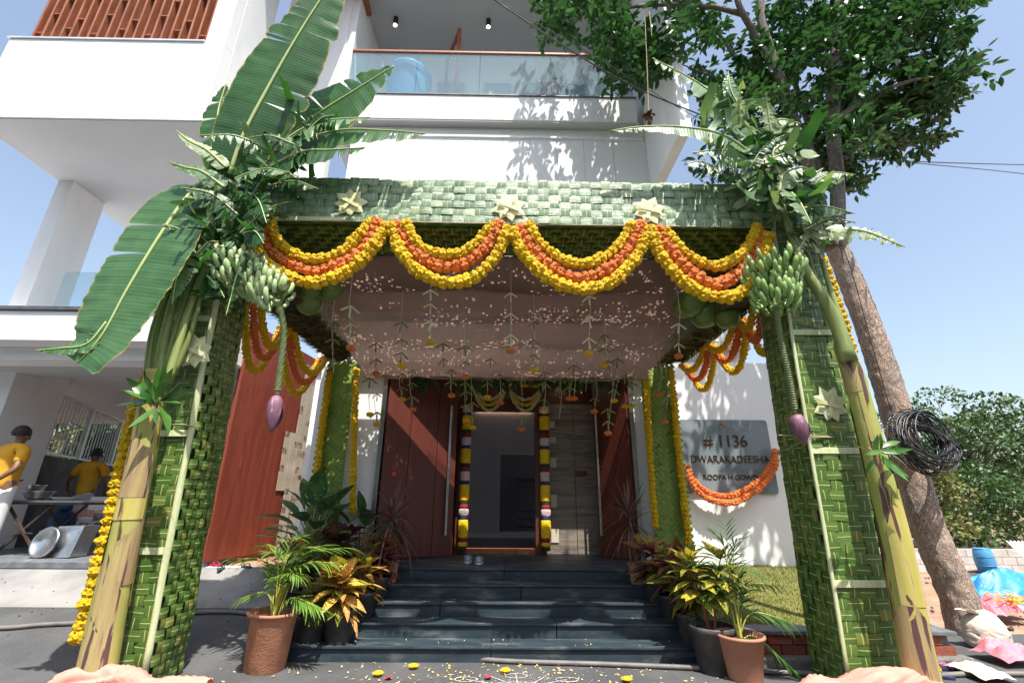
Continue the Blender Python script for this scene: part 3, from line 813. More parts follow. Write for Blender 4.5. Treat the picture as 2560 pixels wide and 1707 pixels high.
# ------------------------------------------------------------------ granite stairs
st = thing('granite_staircase', 'five black granite steps leading up to the entrance landing', 'stairs', (0, 5.2, 0))
RISE, RUN, Y0 = .136, .285, 5.19
for i in range(5):
    z = RISE * (i + 1); y = Y0 + RUN * i
    yb = y + RUN + .05 if i < 4 else 8.12
    x0, x1 = -2.08, 2.06
    if i == 4: x0, x1 = -2.35, 2.35
    xm = (-.12, .55, -.7, .2, .0)[i]
    for a, b in ((x0, xm - .002), (xm + .002, x1)):
        MB().box(a, b, y - .022, yb, z - .022, z).build('tread', M['granite'], st, bevel=.004)
        MB().box(a + .004, b - .002, y, y + .03, z - RISE, z - .0225).build('riser', M['granite'], st, bevel=.002)
MB().box(-2.06, 2.04, 5.23, 8.1, -.05, .1).build('base', M['cement'], st)
MB().box(-2.34, 2.34, 6.37, 8.1, 0, .65).build('base', M['cement'], st)

# ------------------------------------------------------------------ lawn bed on the right with its brick kerb
lb = MB()
def lawnz(x, y): return .27 + .28 * sst(5.25, 7.8, y) + .02 * noise.noise(V((x * 2, y * 2, 3)))
lb.grid(lambda u, v: V((2.08 + (2.26 + .5 * v) * u, 5.3 + 2.5 * v, lawnz(2.08 + (2.26 + .5 * v) * u, 5.3 + 2.5 * v))), 26, 24)
o = lb.build('lawn', M['lawn'], smooth=True, origin=(0, 0, 0)); o['kind'] = 'structure'
gb = MB(); RND.seed(5)
for k in range(15000):
    x = RND.uniform(2.1, 4.8); y = RND.uniform(5.34, 7.78); x = min(x, 4.3 + .2 * (y - 5.3)); z = lawnz(x, y); a = RND.uniform(0, pi); h_ = RND.uniform(.012, .045); dx, dy = cos(a) * .004, sin(a) * .004
    gb.add([(x - dx, y - dy, z), (x + dx, y + dy, z), (x + RND.uniform(-.02, .02), y + RND.uniform(-.02, .02), z + h_)], [(0, 1, 2)])
o = gb.build('grass', M['grass'], origin=(0, 0, 0)); tag(o, 'short sunlit lawn grass in front of the white name wall', 'grass', kind='stuff')
kb = thing('planter_kerb', 'low brick kerb with a grey granite cap edging the lawn', 'kerb', (3.4, 5.25, 0))
MB().box(2.07, 3.2, 5.1, 5.36, .262, .295).build('cap_stone', M['granite2'], kb, bevel=.004)
MB().box(3.204, 4.42, 5.1, 5.36, .262, .295).build('cap_stone', M['granite2'], kb, bevel=.004)
MB().hexa([(4.1, 5.364, .262), (4.42, 5.364, .262), (4.9, 7.8, .262), (4.6, 7.8, .262), (4.1, 5.364, .295), (4.42, 5.364, .295), (4.9, 7.8, .295), (4.6, 7.8, .295)]).build('cap_stone', M['granite2'], kb)
brp = MB().box(-.115, .115, -.05, .05, -.04, .04)
bp = Proto(); bp.v, bp.f, bp.u, bp.m = brp.v, brp.f, brp.u, brp.m; bp.ready('brick', M['brick'], False)
its = []
for r in range(2):
    for k in range(10):
        its.append((bp, Matrix.Translation((2.2 + .245 * k + .12 * r, 5.19, .215 - .09 * r)) @ Matrix.Rotation(RND.uniform(-.02, .02), 4, 'Z')))
pieces(kb, 'brick', [i for i in its if i[1].translation.x < 4.3])
MB().box(2.08, 4.36, 5.165, 5.3, -.02, .26).build('mortar', M['cement'], kb)
MB().box(2.07, 4.5, 5.06, 5.2, -.02, .085).build('plinth', M['cement'], kb, bevel=.02)

# ------------------------------------------------------------------ the leaf gate: pillars, beam, canopy
def strip_proto(name, m):
    p = Proto()
    us = [-.5, -.38, -.15, .15, .38, .5]; hs = [-.9, .5, .9, 1, .5, -.9]
    vs_, uv, fs = [], [], []
    for u, h_ in zip(us, hs):
        for v, k in ((-.5, .72), (-.06, 1), (.06, .9), (.5, .74)):
            vs_.append((u, v, h_ * k)); uv.append((u + .5, v + .5))
    for i in range(5):
        for j in range(3):
            a = i * 4 + j; fs.append((a, a + 4, a + 5, a + 1))
    p.add(vs_, fs, uv)
    return p.ready(name, m, True)
SP = {k: strip_proto('woven_strip_' + k, M[k]) for k in ('weave', 'weave_pale', 'weave_under', 'weave_lime')}

def weave(O, U, W_, w, h, ca, cb, key, lift=.012, diag=False, skip=0, seed=1, wob=.012):
    """basket weave covering the parallelogram O + U*[0,w] + W*[0,h]; returns items"""
    R = random.Random(seed)
    O, U, W_ = V(O), V(U), V(W_)
    Nn = U.cross(W_).normalized(); items = []
    def put(a, b, wa, wb, vert, ln, wd):
        if R.random() < skip: return
        x, y = (W_, U) if vert else (U, W_)
        t = R.uniform(-.07, .07)
        x2 = (x * cos(t) + y * sin(t)); y2 = (y * cos(t) - x * sin(t))
        p = O + U * (a + R.uniform(-1, 1) * .004) + W_ * (b + R.uniform(-1, 1) * .004) + Nn * (R.uniform(0, .005) + wob * (.55 + noise.noise(V((a * 2, b * 2, seed)))))
        n2 = Nn + U * R.uniform(-.05, .05) + W_ * R.uniform(-.05, .05)
        items.append((SP[key], frame(p, x2, y2, n2, ln, wd, lift * R.uniform(.7, 1.3))))
    if not diag:
        na, nb = max(1, round(w / ca)), max(1, round(h / cb)); ca, cb = w / na, h / nb
        for j in range(nb):
            off = R.uniform(-.02, .02)
            for i in range(na):
                v = (i + j) % 2
                a, b = (i + .5) * ca, (j + .5) * cb
                if v: put(a, b, 0, 0, True, cb * 1.30, ca * R.uniform(.78, .92))
                else: put(a, b, 0, 0, False, min(ca * 1.34, w), cb * R.uniform(.90, 1.0))
    else:
        c = ca; D1 = (U + W_).normalized(); D2 = (W_ - U).normalized()
        n = int((w + h) / c) + 2
        for i in range(-n, n):
            for j in range(-n, n):
                p = D1 * (i * c) + D2 * (j * c)
                a, b = p.dot(U), p.dot(W_)
                if -.01 < a < w + .01 and 0 < b < h:
                    x, y = (D1, D2) if (i + j) % 2 else (D2, D1)
                    if (i + j) % 2 and R.random() < .1: continue
                    q = O + U * max(.02, min(w - .02, a)) + W_ * b + Nn * R.uniform(0, .006)
                    items.append((SP[key], frame(q, x, y, Nn + U * R.uniform(-.1, .1), c * 1.85, c * .92, lift * R.uniform(.7, 1.4))))
    return items

def sheet4(a, b, c, d, mb=None, th=0):
    mb = mb or MB(); mb.add([a, b, c, d], [(0, 1, 2, 3)], [(0, 0), (1, 0), (1, 1), (0, 1)]); return mb

ZP = 4.72
def pil(x0, x1, lab, side, seed):
    """pillar between x0 (outer) and x1 (inner), leaning very slightly forward"""
    t = thing('woven_pillar', lab, 'pillar', ((x0 + x1) / 2, 4.6, 0), 'front pillars of the leaf gate')
    sy = -.25 / 4.3
    W_ = V((0, sy, 1)); Wn = W_.normalized(); H = ZP * W_.length - .05
    yb = 4.40
    xa, xb = min(x0, x1), max(x0, x1)
    it = weave((xa, yb, .02), V((1, 0, 0)), Wn, xb - xa, H, .112, .086, 'weave', .006, seed=seed, wob=.02)
    # inner face
    if x1 > x0:   # left pillar, inner face looks +X
        it2 = weave((x1, yb, .02), V((0, 1, 0)), Wn, .45, H, .075, .085, 'weave', .014, seed=seed + 1, wob=.045)
    else:
        it2 = weave((x1, yb + .45, .02), V((0, -1, 0)), Wn, .45, H, .09, .10, 'weave', .006, seed=seed + 1, wob=.02)
    pieces(t, 'woven_leaf_strip', it + it2, 300)
    def P(x, y, z): return V((x, y + sy * z, z))
    mb = MB(); e = .006
    mb.hexa([P(xa + e, yb + e, 0), P(xb - e, yb + e, 0), P(xb - e, yb + .45, 0), P(xa + e, yb + .45, 0),
             P(xa + e, yb + e, ZP), P(xb - e, yb + e, ZP), P(xb - e, yb + .45, ZP), P(xa + e, yb + .45, ZP)])
    mb.build('mat_backing', M['matback'], t)
    # pale peeled strips: the long spine on the inner front corner and the short cross bands
    R = random.Random(seed)
    pts = [P(x1 + (.0) + .02 * noise.noise(V((0, k * .4, seed))), yb - .02, .03 + k * .29) for k in range(17)]
    mb = MB(); mb.tube(pts, [.028 + .007 * noise.noise(V((seed, k * .7, 2))) for k in range(17)], 8, sq=.6); mb.build('pale_spine', M['cream'], t, smooth=True)
    pts = [P(x1, yb + .455, .02 + k * .29) + V((.012 * noise.noise(V((4, k * .8, seed))), 0, 0)) for k in range(17)]
    MB().tube(pts, .011, 6).build('edge_strip', M['cream'], t, smooth=True)
    for z in ((1.04, 2.02, 3.12) if side < 0 else (.82, 1.92, 3.05)):
        mb = MB(); y = yb + sy * z - .026
        mb.hexa([(xa - .02, y - .006, z - .03), (xb + .01, y - .010, z - .026), (xb + .01, y + .004, z - .026), (xa - .02, y + .004, z - .03),
                 (xa - .02, y - .006, z + .028), (xb + .01, y - .010, z + .03), (xb + .01, y + .004, z + .03), (xa - .02, y + .004, z + .028)])
        mb.build('cross_band', M['cream'], t, bevel=.004)
    # twine around the pillar
    z = 2.06 if side < 0 else 2.0
    tp = [P(xa - .3, yb - .06, z + .05), P(xa, yb - .04, z + .05), P((xa + xb) / 2, yb - .03, z + .04), P(x1, yb - .055, z + .03), P(x1 + (.03 if side < 0 else -.03), yb + .2, z - .02), P(x1 + (.02 if side < 0 else -.02), yb + .46, z - .05)]
    mb = MB(); mb.tube(smooth_path(tp, 20), .006, 5); mb.lathe([(.0, -.03), (.026, 0), (.0, .03)], tp[-1], 8); mb.build('twine', M['twine'], t, smooth=True)
    return t
PL = pil(-3.31, -2.86, 'left woven leaf pillar of the gate, pale spine on its right corner', -1, 3)
PR = pil(3.27, 2.80, 'right woven leaf pillar of the gate, dark inner side facing the steps', 1, 8)

# ---- front beam
BM = thing('woven_beam', 'wide woven leaf beam across the top of the gate, front sun bleached and paled with painted glare', 'beam', (0, 4.3, 4.18))
yF = 4.13
it = weave((-2.83, yF, 4.19), V((1, 0, 0)), V((0, 0, 1)), 5.62, .53, .112, .086, 'weave_pale', .008, seed=21, wob=.03)
pieces(BM, 'woven_leaf_strip', it, 300)
MB().box(-2.84, 2.79, yF + .006, yF + .04, 4.18, 4.70).build('mat_backing', M['matback'], BM)
it = weave((-2.84, yF + .62, 4.17), V((1, 0, 0)), V((0, -1, 0)), 5.6, .58, .10, .10, 'weave_under', -.010, seed=22)
pieces(BM, 'woven_leaf_strip', it, 0, stuffname='woven_underside')
MB().box(-2.84, 2.79, yF + .03, yF + .62, 4.185, 4.2).build('mat_backing', M['matback'], BM)
mb = MB(); RND.seed(9)                     # ragged leaf tips along the top edge
for k in range(150):
    x = RND.uniform(-2.83, 2.78); h_ = RND.uniform(.01, .05); ww = RND.uniform(.012, .03)
    mb.add([(x - ww, yF, 4.68), (x + ww, yF, 4.68), (x + ww * .8, yF + .01, 4.71 + h_), (x - ww * .7, yF + .012, 4.71 + h_ * .7)], [(0, 1, 2, 3)], [(0, 0), (0, 1), (1, 1), (1, 0)])
mb.build('ragged_edge', M['weave_pale'], BM)['kind'] = 'stuff'
MB().tube([(-2.8, yF - .02, 4.185), (-1, yF - .022, 4.187), (.5, yF - .02, 4.18), (2.75, yF - .02, 4.184)], .007, 5).build('cord', M['twine'], BM)
mb = MB(); a = DY(612, 500, 4.1); mb.hexa([a + V((0, 0, -.03)), a + V((.82, 0, -.02)), a + V((.82, .02, -.02)), a + V((0, .02, -.03)), a + V((.06, 0, .03)), a + V((.80, 0, .02)), a + V((.80, .02, .02)), a + V((.06, .02, .03))])
mb.build('pale_spine', M['cream'], BM, bevel=.006)

# ---- side beams of dry thatch
for xa, xb, lab in ((-2.78, -2.42, 'left side beam of the canopy, dry leaf thatch'), (2.42, 2.84, 'right side beam of the canopy, dry leaf thatch')):
    t = thing('thatched_beam', lab, 'beam', ((xa + xb) / 2, 6, 3.55), 'side beams of the canopy')
    mb = MB(); ny = 26
    def zf(y, k): return 3.56 + .04 * noise.noise(V((y * 1.4, k, xa)))
    for i in range(ny):
        y1, y2 = 4.76 + 2.36 * i / ny, 4.76 + 2.36 * (i + 1) / ny
        mb.hexa([(xa, y1, zf(y1, 0)), (xb, y1, zf(y1, 5) + .10), (xb, y2, zf(y2, 5) + .10), (xa, y2, zf(y2, 0)), (xa, y1, 4.12), (xb, y1, 4.12), (xb, y2, 4.12), (xa, y2, 4.12)])
    mb.build('thatch', M['thatch'], t)
    mb = MB(); RND.seed(int(xa * 10) + 50)
    for k in range(1500):
        y = RND.uniform(4.78, 7.1); x = RND.uniform(xa, xb); tt = (x - xa) / (xb - xa); z = 3.55 + .10 * tt - .004; L = RND.uniform(.06, .22); a = RND.uniform(-.35, .35)
        dx, dy = cos(a) * L / 2, sin(a) * L / 2; ww = RND.uniform(.003, .009)
        mb.add([(x - dx, y - dy - ww, z - .01), (x + dx, y + dy - ww, z + RND.uniform(-.03, .01)), (x + dx, y + dy + ww, z - .012), (x - dx, y - dy + ww, z - .01)], [(0, 1, 2, 3)], [(0, 0), (1, 0), (1, 1), (0, 1)])
    o = mb.build('loose_straws', M['thatch'], t); o['kind'] = 'stuff'
    xo = xa if xa < 0 else xb; ux = -1 if xa < 0 else 1
    U = V((0, -1, 0)) if xa < 0 else V((0, 1, 0)); yo = 7.12 if xa < 0 else 4.78
    it = weave((xo + ux * .004, yo, 3.58), U, V((0, 0, 1)), 2.34, .54, .11, .09, 'weave_under', .01, seed=31)
    pieces(t, 'woven_leaf_strip', it, 300)

# ---- roof mat and the peach cloth stretched under it
RT = thing('leaf_roof', 'flat roof of palm leaf mats over the canopy, letting specks of sun through', 'roof', (0, 6, 4.1))
mb = MB(); mb.grid(lambda u, v: V((-2.8 + 5.6 * u, 4.72 + 1.73 * v, 4.16 + .03 * noise.noise(V((u * 9, v * 6, 0))))), 30, 20)
mb.build('leaf_mat', M['roofmat'], RT, smooth=True)
for y in (5.1, 5.5, 5.95, 6.4): MB().tube([(-2.8, y, 4.2), (2.8, y, 4.2)], .03, 8).build('pole', M['cane'], RT, smooth=True)
def clothz(x, y):
    t = max(0.0, (y - 4.72) / 1.9)
    base = 4.13 - .92 * t ** 1.1
    lines = [0, .26, .50, .74, 1.0]
    s = 0
    for i in range(4):
        if lines[i] <= t <= lines[i + 1] + 1e-6:
            q = (t - lines[i]) / (lines[i + 1] - lines[i]); s = sin(pi * min(1, q)) ** .8
    e = 1 - (abs(x) / 2.42) ** 4
    w_ = noise.noise(V((x * .9, y * 3.2, 2.0))) * .05 + noise.noise(V((x * 3.0, y * 6, 7.0))) * .012
    crease = .02 * sin(x * 9 + y * 3) * (abs(x) / 2.4) ** 3
    return base - .085 * s * max(.0, e) + w_ * .8 * max(0, e) + crease
mb = MB(); mb.grid(lambda u, v: V(((-2.43 + 4.86 * u) * (1 - .135 * v + .012 * sin(pi * v * 8)), 4.70 + 1.92 * v, clothz(-2.43 + 4.86 * u, 4.70 + 1.92 * v))), 70, 72)
CC = mb.build('canopy_cloth', M['canopycloth'], smooth=True)
tag(CC, 'sheer peach cloth stretched as a ceiling under the leaf roof, speckled with sun', 'cloth')
cr = V((-2.4, 7.36, 3.5))
mb = MB(); RND.seed(3)
mb.grid(lambda u, v: V((-2.1 + 4.2 * u, 6.62 + .02 * sin(u * 60), 3.22 - .05 * v - .015 * sin(u * 25) * v)), 60, 2)
mb.build('hem', M['canopycloth'], CC, smooth=True)

# ---- back columns woven diagonally
def backcol(x0, x1, lab, dx, seed):
    t = thing('woven_column', lab, 'column', ((x0 + x1) / 2, 7.2, .3), 'rear columns of the leaf canopy')
    it = weave((x0, 6.92, .62), V((1, 0, 0)), V((dx, 0, 1)).normalized(), x1 - x0, 2.86, .062, .062, 'weave_lime', .012, diag=True, seed=seed)
    pieces(t, 'woven_leaf_strip', it, 300)
    mb = MB(); mb.hexa([(x0 + .01, 6.94, .3), (x1 - .01, 6.94, .3), (x1 - .01, 6.96, .3), (x0 + .01, 6.96, .3), (x0 + .01, 6.94, 2.9), (x1 - .01, 6.94, 2.9), (x1 - .01, 6.96, 2.9), (x0 + .01, 6.96, 2.9)])
    mb.build('mat_backing', M['matlime'], t)
    for xx in (x0, x1): MB().bar((xx, 6.97, .3), (xx, 6.97, 3.56), .03).build('pole', M['cane'], t)
backcol(-2.76, -2.36, 'left rear canopy column of lime green diagonal leaf weave', 0, 41)
backcol(2.12, 2.61, 'right rear canopy column of green diagonal leaf weave, lit on its lower half', 0, 42)

# ------------------------------------------------------------------ marigold garlands
def marigold(seed, m):
    R = random.Random(seed); p = Proto()
    n1, n2 = 9, 16
    vs_, fs, uv = [(0, 0, .8)], [], [(0, 0)]
    for i in range(1, n1):
        th = pi * i / n1
        for k in range(n2):
            a = 2 * pi * (k + .5 * (i % 2)) / n2
            r = .5 * (1 + R.uniform(-.16, .16) + (.12 if k % 2 else -.08))
            vs_.append((r * sin(th) * cos(a), r * sin(th) * sin(a), r * .82 * cos(th))); uv.append((k / n2, i / n1))
    vs_[0] = (0, 0, .40); vs_.append((0, 0, -.40)); uv.append((0, 1))
    for k in range(n2): fs.append((0, 1 + k, 1 + (k + 1) % n2))
    for i in range(n1 - 2):
        for k in range(n2):
            a = 1 + i * n2; b = a + n2; k2 = (k + 1) % n2
            fs.append((a + k, b + k, b + k2, a + k2))
    L = 1 + (n1 - 2) * n2
    for k in range(n2): fs.append((len(vs_) - 1, L + (k + 1) % n2, L + k))
    p.add(vs_, fs, uv)
    return p.ready('marigold_flower', m, False)
MG = {c: [marigold(s, M[c]) for s in (1, 2, 3, 4)] for c in ('yellow', 'orange', 'jasmine')}
def garland(pts, color, size, label, group=None, seed=0, name='marigold_garland', pitch=.66, mix=None):
    """pts: world points of the string"""
    R = random.Random(seed + 77)
    L = plen(smooth_path(pts, 60)); n = max(3, int(L / (size * pitch)))
    path = smooth_path(pts, n)
    t = thing(name, label, 'garland', path[0], group)
    MB().tube(path, .004, 4).build('string', M['thread'], t)
    items = []
    for i, p in enumerate(path):
        tg = (path[min(i + 1, n)] - path[max(i - 1, 0)]).normalized()
        x = tg.orthogonal().normalized(); y = tg.cross(x)
        a = R.uniform(0, 2 * pi); x, y = x * cos(a) + y * sin(a), y * cos(a) - x * sin(a)
        s = size * R.uniform(.88, 1.14)
        tz = tg + x * R.uniform(-.25, .25) + y * R.uniform(-.25, .25)
        c = mix(i, n) if mix else color
        items.append((R.choice(MG[c]), frame(p + x * R.uniform(-.006, .006), x, y, tz.normalized(), s, s, s * 1.05)))
    pieces(t, 'marigold_flower', items, 300)
    return t
SW = [
 [[(588,512),(588,570),(640,625),(720,649),(800,622),(855,570),(886,520)], [(597,510),(622,575),(688,615),(735,622),(800,600),(845,562),(864,512)], [(618,500),(640,555),(690,590),(745,593),(790,575),(825,540),(848,512)]],
 [[(900,520),(915,570),(960,622),(1020,649),(1082,640),(1132,598),(1167,528)], [(912,520),(950,575),(1000,608),(1040,613),(1085,595),(1120,560),(1145,518)], [(933,515),(958,560),(1010,584),(1062,580),(1092,560),(1112,535),(1130,518)]],
 [[(1178,530),(1200,580),(1262,640),(1330,663),(1402,648),(1462,590),(1492,530)], [(1194,525),(1238,590),(1300,632),(1345,638),(1400,614),(1445,570),(1470,518)], [(1216,518),(1240,556),(1290,595),(1342,606),(1388,590),(1425,558),(1450,520)]],
 [[(1494,530),(1520,590),(1580,655),(1642,681),(1702,672),(1750,612),(1764,545)], [(1511,530),(1560,600),(1620,648),(1660,650),(1706,618),(1735,580),(1750,542)], [(1530,530),(1570,578),(1622,608),(1662,608),(1706,580),(1728,548),(1738,522)]]]
swn = ['first swag from the left', 'second swag from the left', 'third swag from the left', 'fourth swag, at the right end']
for i, s in enumerate(SW):
    for j, (pp, c, nm, dep, sz) in enumerate(zip(s, ('yellow', 'orange', 'yellow'), ('lowest yellow', 'middle orange', 'upper yellow'), (4.03, 4.07, 4.05), (.118, .124, .106))):
        garland([DY(x, y, dep) for x, y in pp], c, sz, '%s marigold strand of the %s under the front beam' % (nm, swn[i]), 'marigold swags along the front beam', seed=i * 5 + j,
                mix=(lambda k, n, R=random.Random(i): 'orange' if R.random() < .0 else 'yellow') if j == 2 else None, pitch=.65)
def hang(a, b, sag, n=9):
    a, b = V(a), V(b); return [a.lerp(b, t / n) - V((0, 0, sag * 4 * (t / n) * (1 - t / n))) for t in range(n + 1)]
def sideswag(x, ya, yb, z, sag, lab, seed):
    for j, (c, ds, dx) in enumerate((('yellow', 0, 0), ('orange', .16, .07), ('yellow', .30, .14))):
        s = -1 if x < 0 else 1
        garland(hang((x - s * dx + s * .1, ya + .03 * j, z), (x - s * dx + s * .1, yb - .03 * j, z), sag - ds), c, .085,
                '%s %s strand of the %s' % (('lowest', 'middle', 'upper')[j], c, lab), 'marigold swags along the canopy sides', seed=seed + j)
sideswag(-2.84, 4.78, 5.62, 3.56, .68, 'swag on the left canopy side nearest the front pillar', 100)
sideswag(-2.84, 5.66, 6.95, 3.55, .68, 'swag on the left canopy side near the rear column', 110)
sideswag(2.88, 4.78, 5.25, 3.60, .50, 'short swag on the right canopy side behind the pillar', 120)
sideswag(2.88, 5.27, 6.18, 3.58, .50, 'middle swag on the right canopy side', 130)
sideswag(2.88, 6.2, 7.2, 3.56, .48, 'swag on the right canopy side at the rear column', 140)
for xa, ya, xb, yb, lab, sd in ((757, 858, 722, 1140, 'left edge of the left rear column', 1), (819, 852, 810, 1175, 'right edge of the left rear column', 2), (1484, 862, 1505, 1206, 'left edge of the right rear column', 3), (1542, 855, 1582, 1245, 'right edge of the right rear column', 4)):
    garland([DY(xa, ya, 6.86), DY((xa + xb) / 2 - 2, (ya + yb) / 2, 6.85), DY(xb, yb, 6.84)], 'yellow', .092, 'yellow marigold string hanging down the ' + lab, 'marigold strings on the rear columns', seed=200 + sd)
garland([DY(420, 700, 4.3), DY(360, 820, 4.26), DY(316, 920, 4.22), DY(284, 1050, 4.18), DY(240, 1250, 4.16), DY(200, 1400, 4.14), DY(183, 1462, 4.12)], 'yellow', .112, 'thick yellow marigold string hanging beside the left banana stem', 'marigold strings on the front pillars', seed=300)
garland([DY(1862, 540, 4.5), DY(1908, 650, 4.55), DY(1952, 800, 4.6), DY(1974, 880, 4.62), DY(2004, 1000, 4.63), DY(2034, 1100, 4.64), DY(2084, 1300, 4.64), DY(2140, 1530, 4.62)], 'yellow', .10, 'yellow marigold string half hidden behind the right banana stem', 'marigold strings on the front pillars', seed=301)
garland([DY(1579, 1072, 7.66), DY(1600, 1110, 7.64), DY(1640, 1135, 7.63), DY(1690, 1135, 7.63), DY(1740, 1105, 7.63), DY(1775, 1060, 7.64), DY(1780, 1035, 7.66)], 'orange', .085, 'upper strand of the orange marigold garland on the name plate', 'orange garland on the name plate', seed=310)
garland([DY(1578, 1082, 7.62), DY(1600, 1125, 7.61), DY(1640, 1150, 7.6), DY(1690, 1152, 7.6), DY(1745, 1120, 7.6), DY(1778, 1075, 7.62), DY(1781, 1040, 7.64)], 'orange', .09, 'lower strand of the orange marigold garland on the name plate', 'orange garland on the name plate', seed=311)

# door flowers
def colgar(xd, lab, seed):
    t = thing('flower_column', lab, 'garland', PY(xd, 1385, 7.9), 'flower columns on the door frame')
    R = random.Random(seed)
    segs = [('whitefl', 22), ('bluefl', 10), ('yellow', 46), ('greenfl', 12), ('redfl', 14), ('whitefl', 26), ('bluefl', 11), ('yellow', 46), ('greenfl', 12), ('redfl', 14), ('whitefl', 28), ('bluefl', 12), ('yellow', 50), ('greenfl', 9), ('redfl', 14), ('whitefl', 20), ('bluefl', 12), ('yellow', 52), ('redfl', 12), ('yellow', 12), ('greenfl', 12)]
    tot = sum(s for _, s in segs); z = 3.02; sc_ = 2.28 / tot
    for k, (m, h_) in enumerate(segs):
        hh = h_ * sc_; prof = []
        mb = MB(); n = max(3, int(hh / .018)); r0 = .088 * (1.0 if m in ('yellow', 'whitefl') else .86) * (1 - .12 * k / 20)
        def f(u, v, n=n, z=z, hh=hh, r0=r0, k=k):
            a = 2 * pi * u; rr = r0 * (1 + .10 * noise.noise(V((cos(a) * 6, sin(a) * 6, (z - v * hh) * 26 + k))) + .05 * sin(v * n * 3)) * (.86 if v in (0, 1) else 1)
            return wloc(t) * 0 + V((PX0 + rr * cos(a), 7.9 + rr * .75 * sin(a), z - v * hh))
        PX0 = wloc(t).x
        mb.grid(f, 18, n)
        mb.build({'yellow': 'yellow_flowers', 'whitefl': 'white_flowers', 'bluefl': 'blue_ribbon', 'redfl': 'red_flowers', 'greenfl': 'green_sprigs'}[m], M[m] if m != 'yellow' else M['yellow'], t, smooth=True)
        z -= hh
colgar(1155, 'column of yellow, white and red flowers on the left door jamb', 1)
colgar(1366, 'column of yellow, white and red flowers on the right door jamb', 2)
for i, (a, b) in enumerate(((1085, 1163), (1165, 1248))):
    for j, (c, sg) in enumerate((('jasmine', 55), ('yellow', 42), ('jasmine', 30))):
        pts = [DY(a + (b - a) * k / 8, 888 + sg * 4 * (k / 8) * (1 - k / 8), 7.78 + .02 * j) for k in range(9)]
        garland(pts, c, .055, '%s strand of the %s cream and yellow swag over the inner doorway' % (('lowest', 'middle', 'upper')[j], ('left', 'right')[i]), 'small swags over the inner doorway', seed=400 + i * 3 + j, name='door_garland')
garland([DY(1080, 886, 7.85), DY(1165, 884, 7.85), DY(1252, 887, 7.85)], 'yellow', .05, 'straight row of yellow marigolds along the door lintel', seed=420, name='door_garland')

# ------------------------------------------------------------------ eight pointed stars of folded pale leaf
def star(c, U, W_, r, lab, rot=0, seed=0):
    R = random.Random(seed); c, U, W_ = V(c), V(U), V(W_); N_ = U.cross(W_).normalized()
    t = thing('leaf_star', lab, 'decoration', c, 'pale folded leaf stars')
    for k in range(8):
        a = rot + k * pi / 4 + R.uniform(-.08, .08); rr = r * R.uniform(.88, 1.08)
        d = U * cos(a) + W_ * sin(a); s = W_ * cos(a) - U * sin(a); lift = N_ * (.006 + .006 * (k % 2))
        w_ = r * .30
        mb = MB()
        for sg in (-1, 1):
            mb.add([c + lift, c + d * rr * .55 + s * w_ * sg + lift * .6, c + d * rr * .74 + s * w_ * .62 * sg + lift * .4, c + d * rr + lift * .5, c + d * rr * .5 + lift * 1.5], [(0, 1, 4), (1, 2, 4), (2, 3, 4)] if sg > 0 else [(0, 4, 1), (1, 4, 2), (2, 4, 3)])
        mb.build('pointed_leaf', M['star'], t)
    for k, a in enumerate((rot + pi / 4 + .1, rot - pi / 5)):
        d = U * cos(a) + W_ * sin(a)
        mb = MB(); mb.bar(c - d * r * .62 + N_ * (.026 + .008 * k), c + d * r * .62 + N_ * (.020 + .006 * k), r * .22, .003, up=N_); mb.build('folded_band', M['star'], t, bevel=.002)
X_, Z_ = V((1, 0, 0)), V((0, 0, 1))
for (x, y, lab, sd) in ((804, 466, 'pale leaf star on the beam, the left one of three', 1), (1168, 476, 'pale leaf star on the beam, the middle one of three', 2), (1491, 484, 'pale leaf star on the beam, the right one of three', 3)):
    star(DY(x, y, 4.09), X_, Z_, .185, lab, .12 * sd, sd)
star(DY(446, 806, 4.11), X_, V((0, -.06, 1)).normalized(), .185, 'pale leaf star on the left pillar, partly covered by the banana stems', .3, 4)
star(DY(1906, 930, 4.225), X_, V((0, -.06, 1)).normalized(), .175, 'pale leaf star on the right pillar', .35, 5)

# ------------------------------------------------------------------ hanging arrow streamers
def arrow_proto():
    p = Proto(); w_ = .014
    def quad(a, b, wa, wb, z=.0):
        a, b = V(a), V(b); d = (b - a).normalized(); s = V((-d.z, 0, d.x))
        p.add([a - s * wa, b - s * wb, b + s * wb, a + s * wa, a - s * wa + V((0, .003, 0)), b - s * wb + V((0, .003, 0)), b + s * wb + V((0, .003, 0)), a + s * wa + V((0, .003, 0))],
              [(0, 1, 2, 3), (7, 6, 5, 4), (0, 4, 5, 1), (3, 2, 6, 7), (1, 5, 6, 2)])
    quad((0, 0, 0), (0, 0, -.13), .007, .013)
    quad((0, -.004, .01), (.10, -.004, -.06), .010, .011)
    quad((0, -.008, .01), (-.10, -.008, -.06), .010, .011)
    return p
AP = {}
for nm, mm in (('pale', M['star']), ('green', gmat('arrow_leaf', (.34, .36, .08), (.24, .28, .06), 6, .5, trans=.35, rnd=(.8, .85, .8)))):
    a = arrow_proto(); AP[nm] = a.ready('leaf_arrow', mm, False)
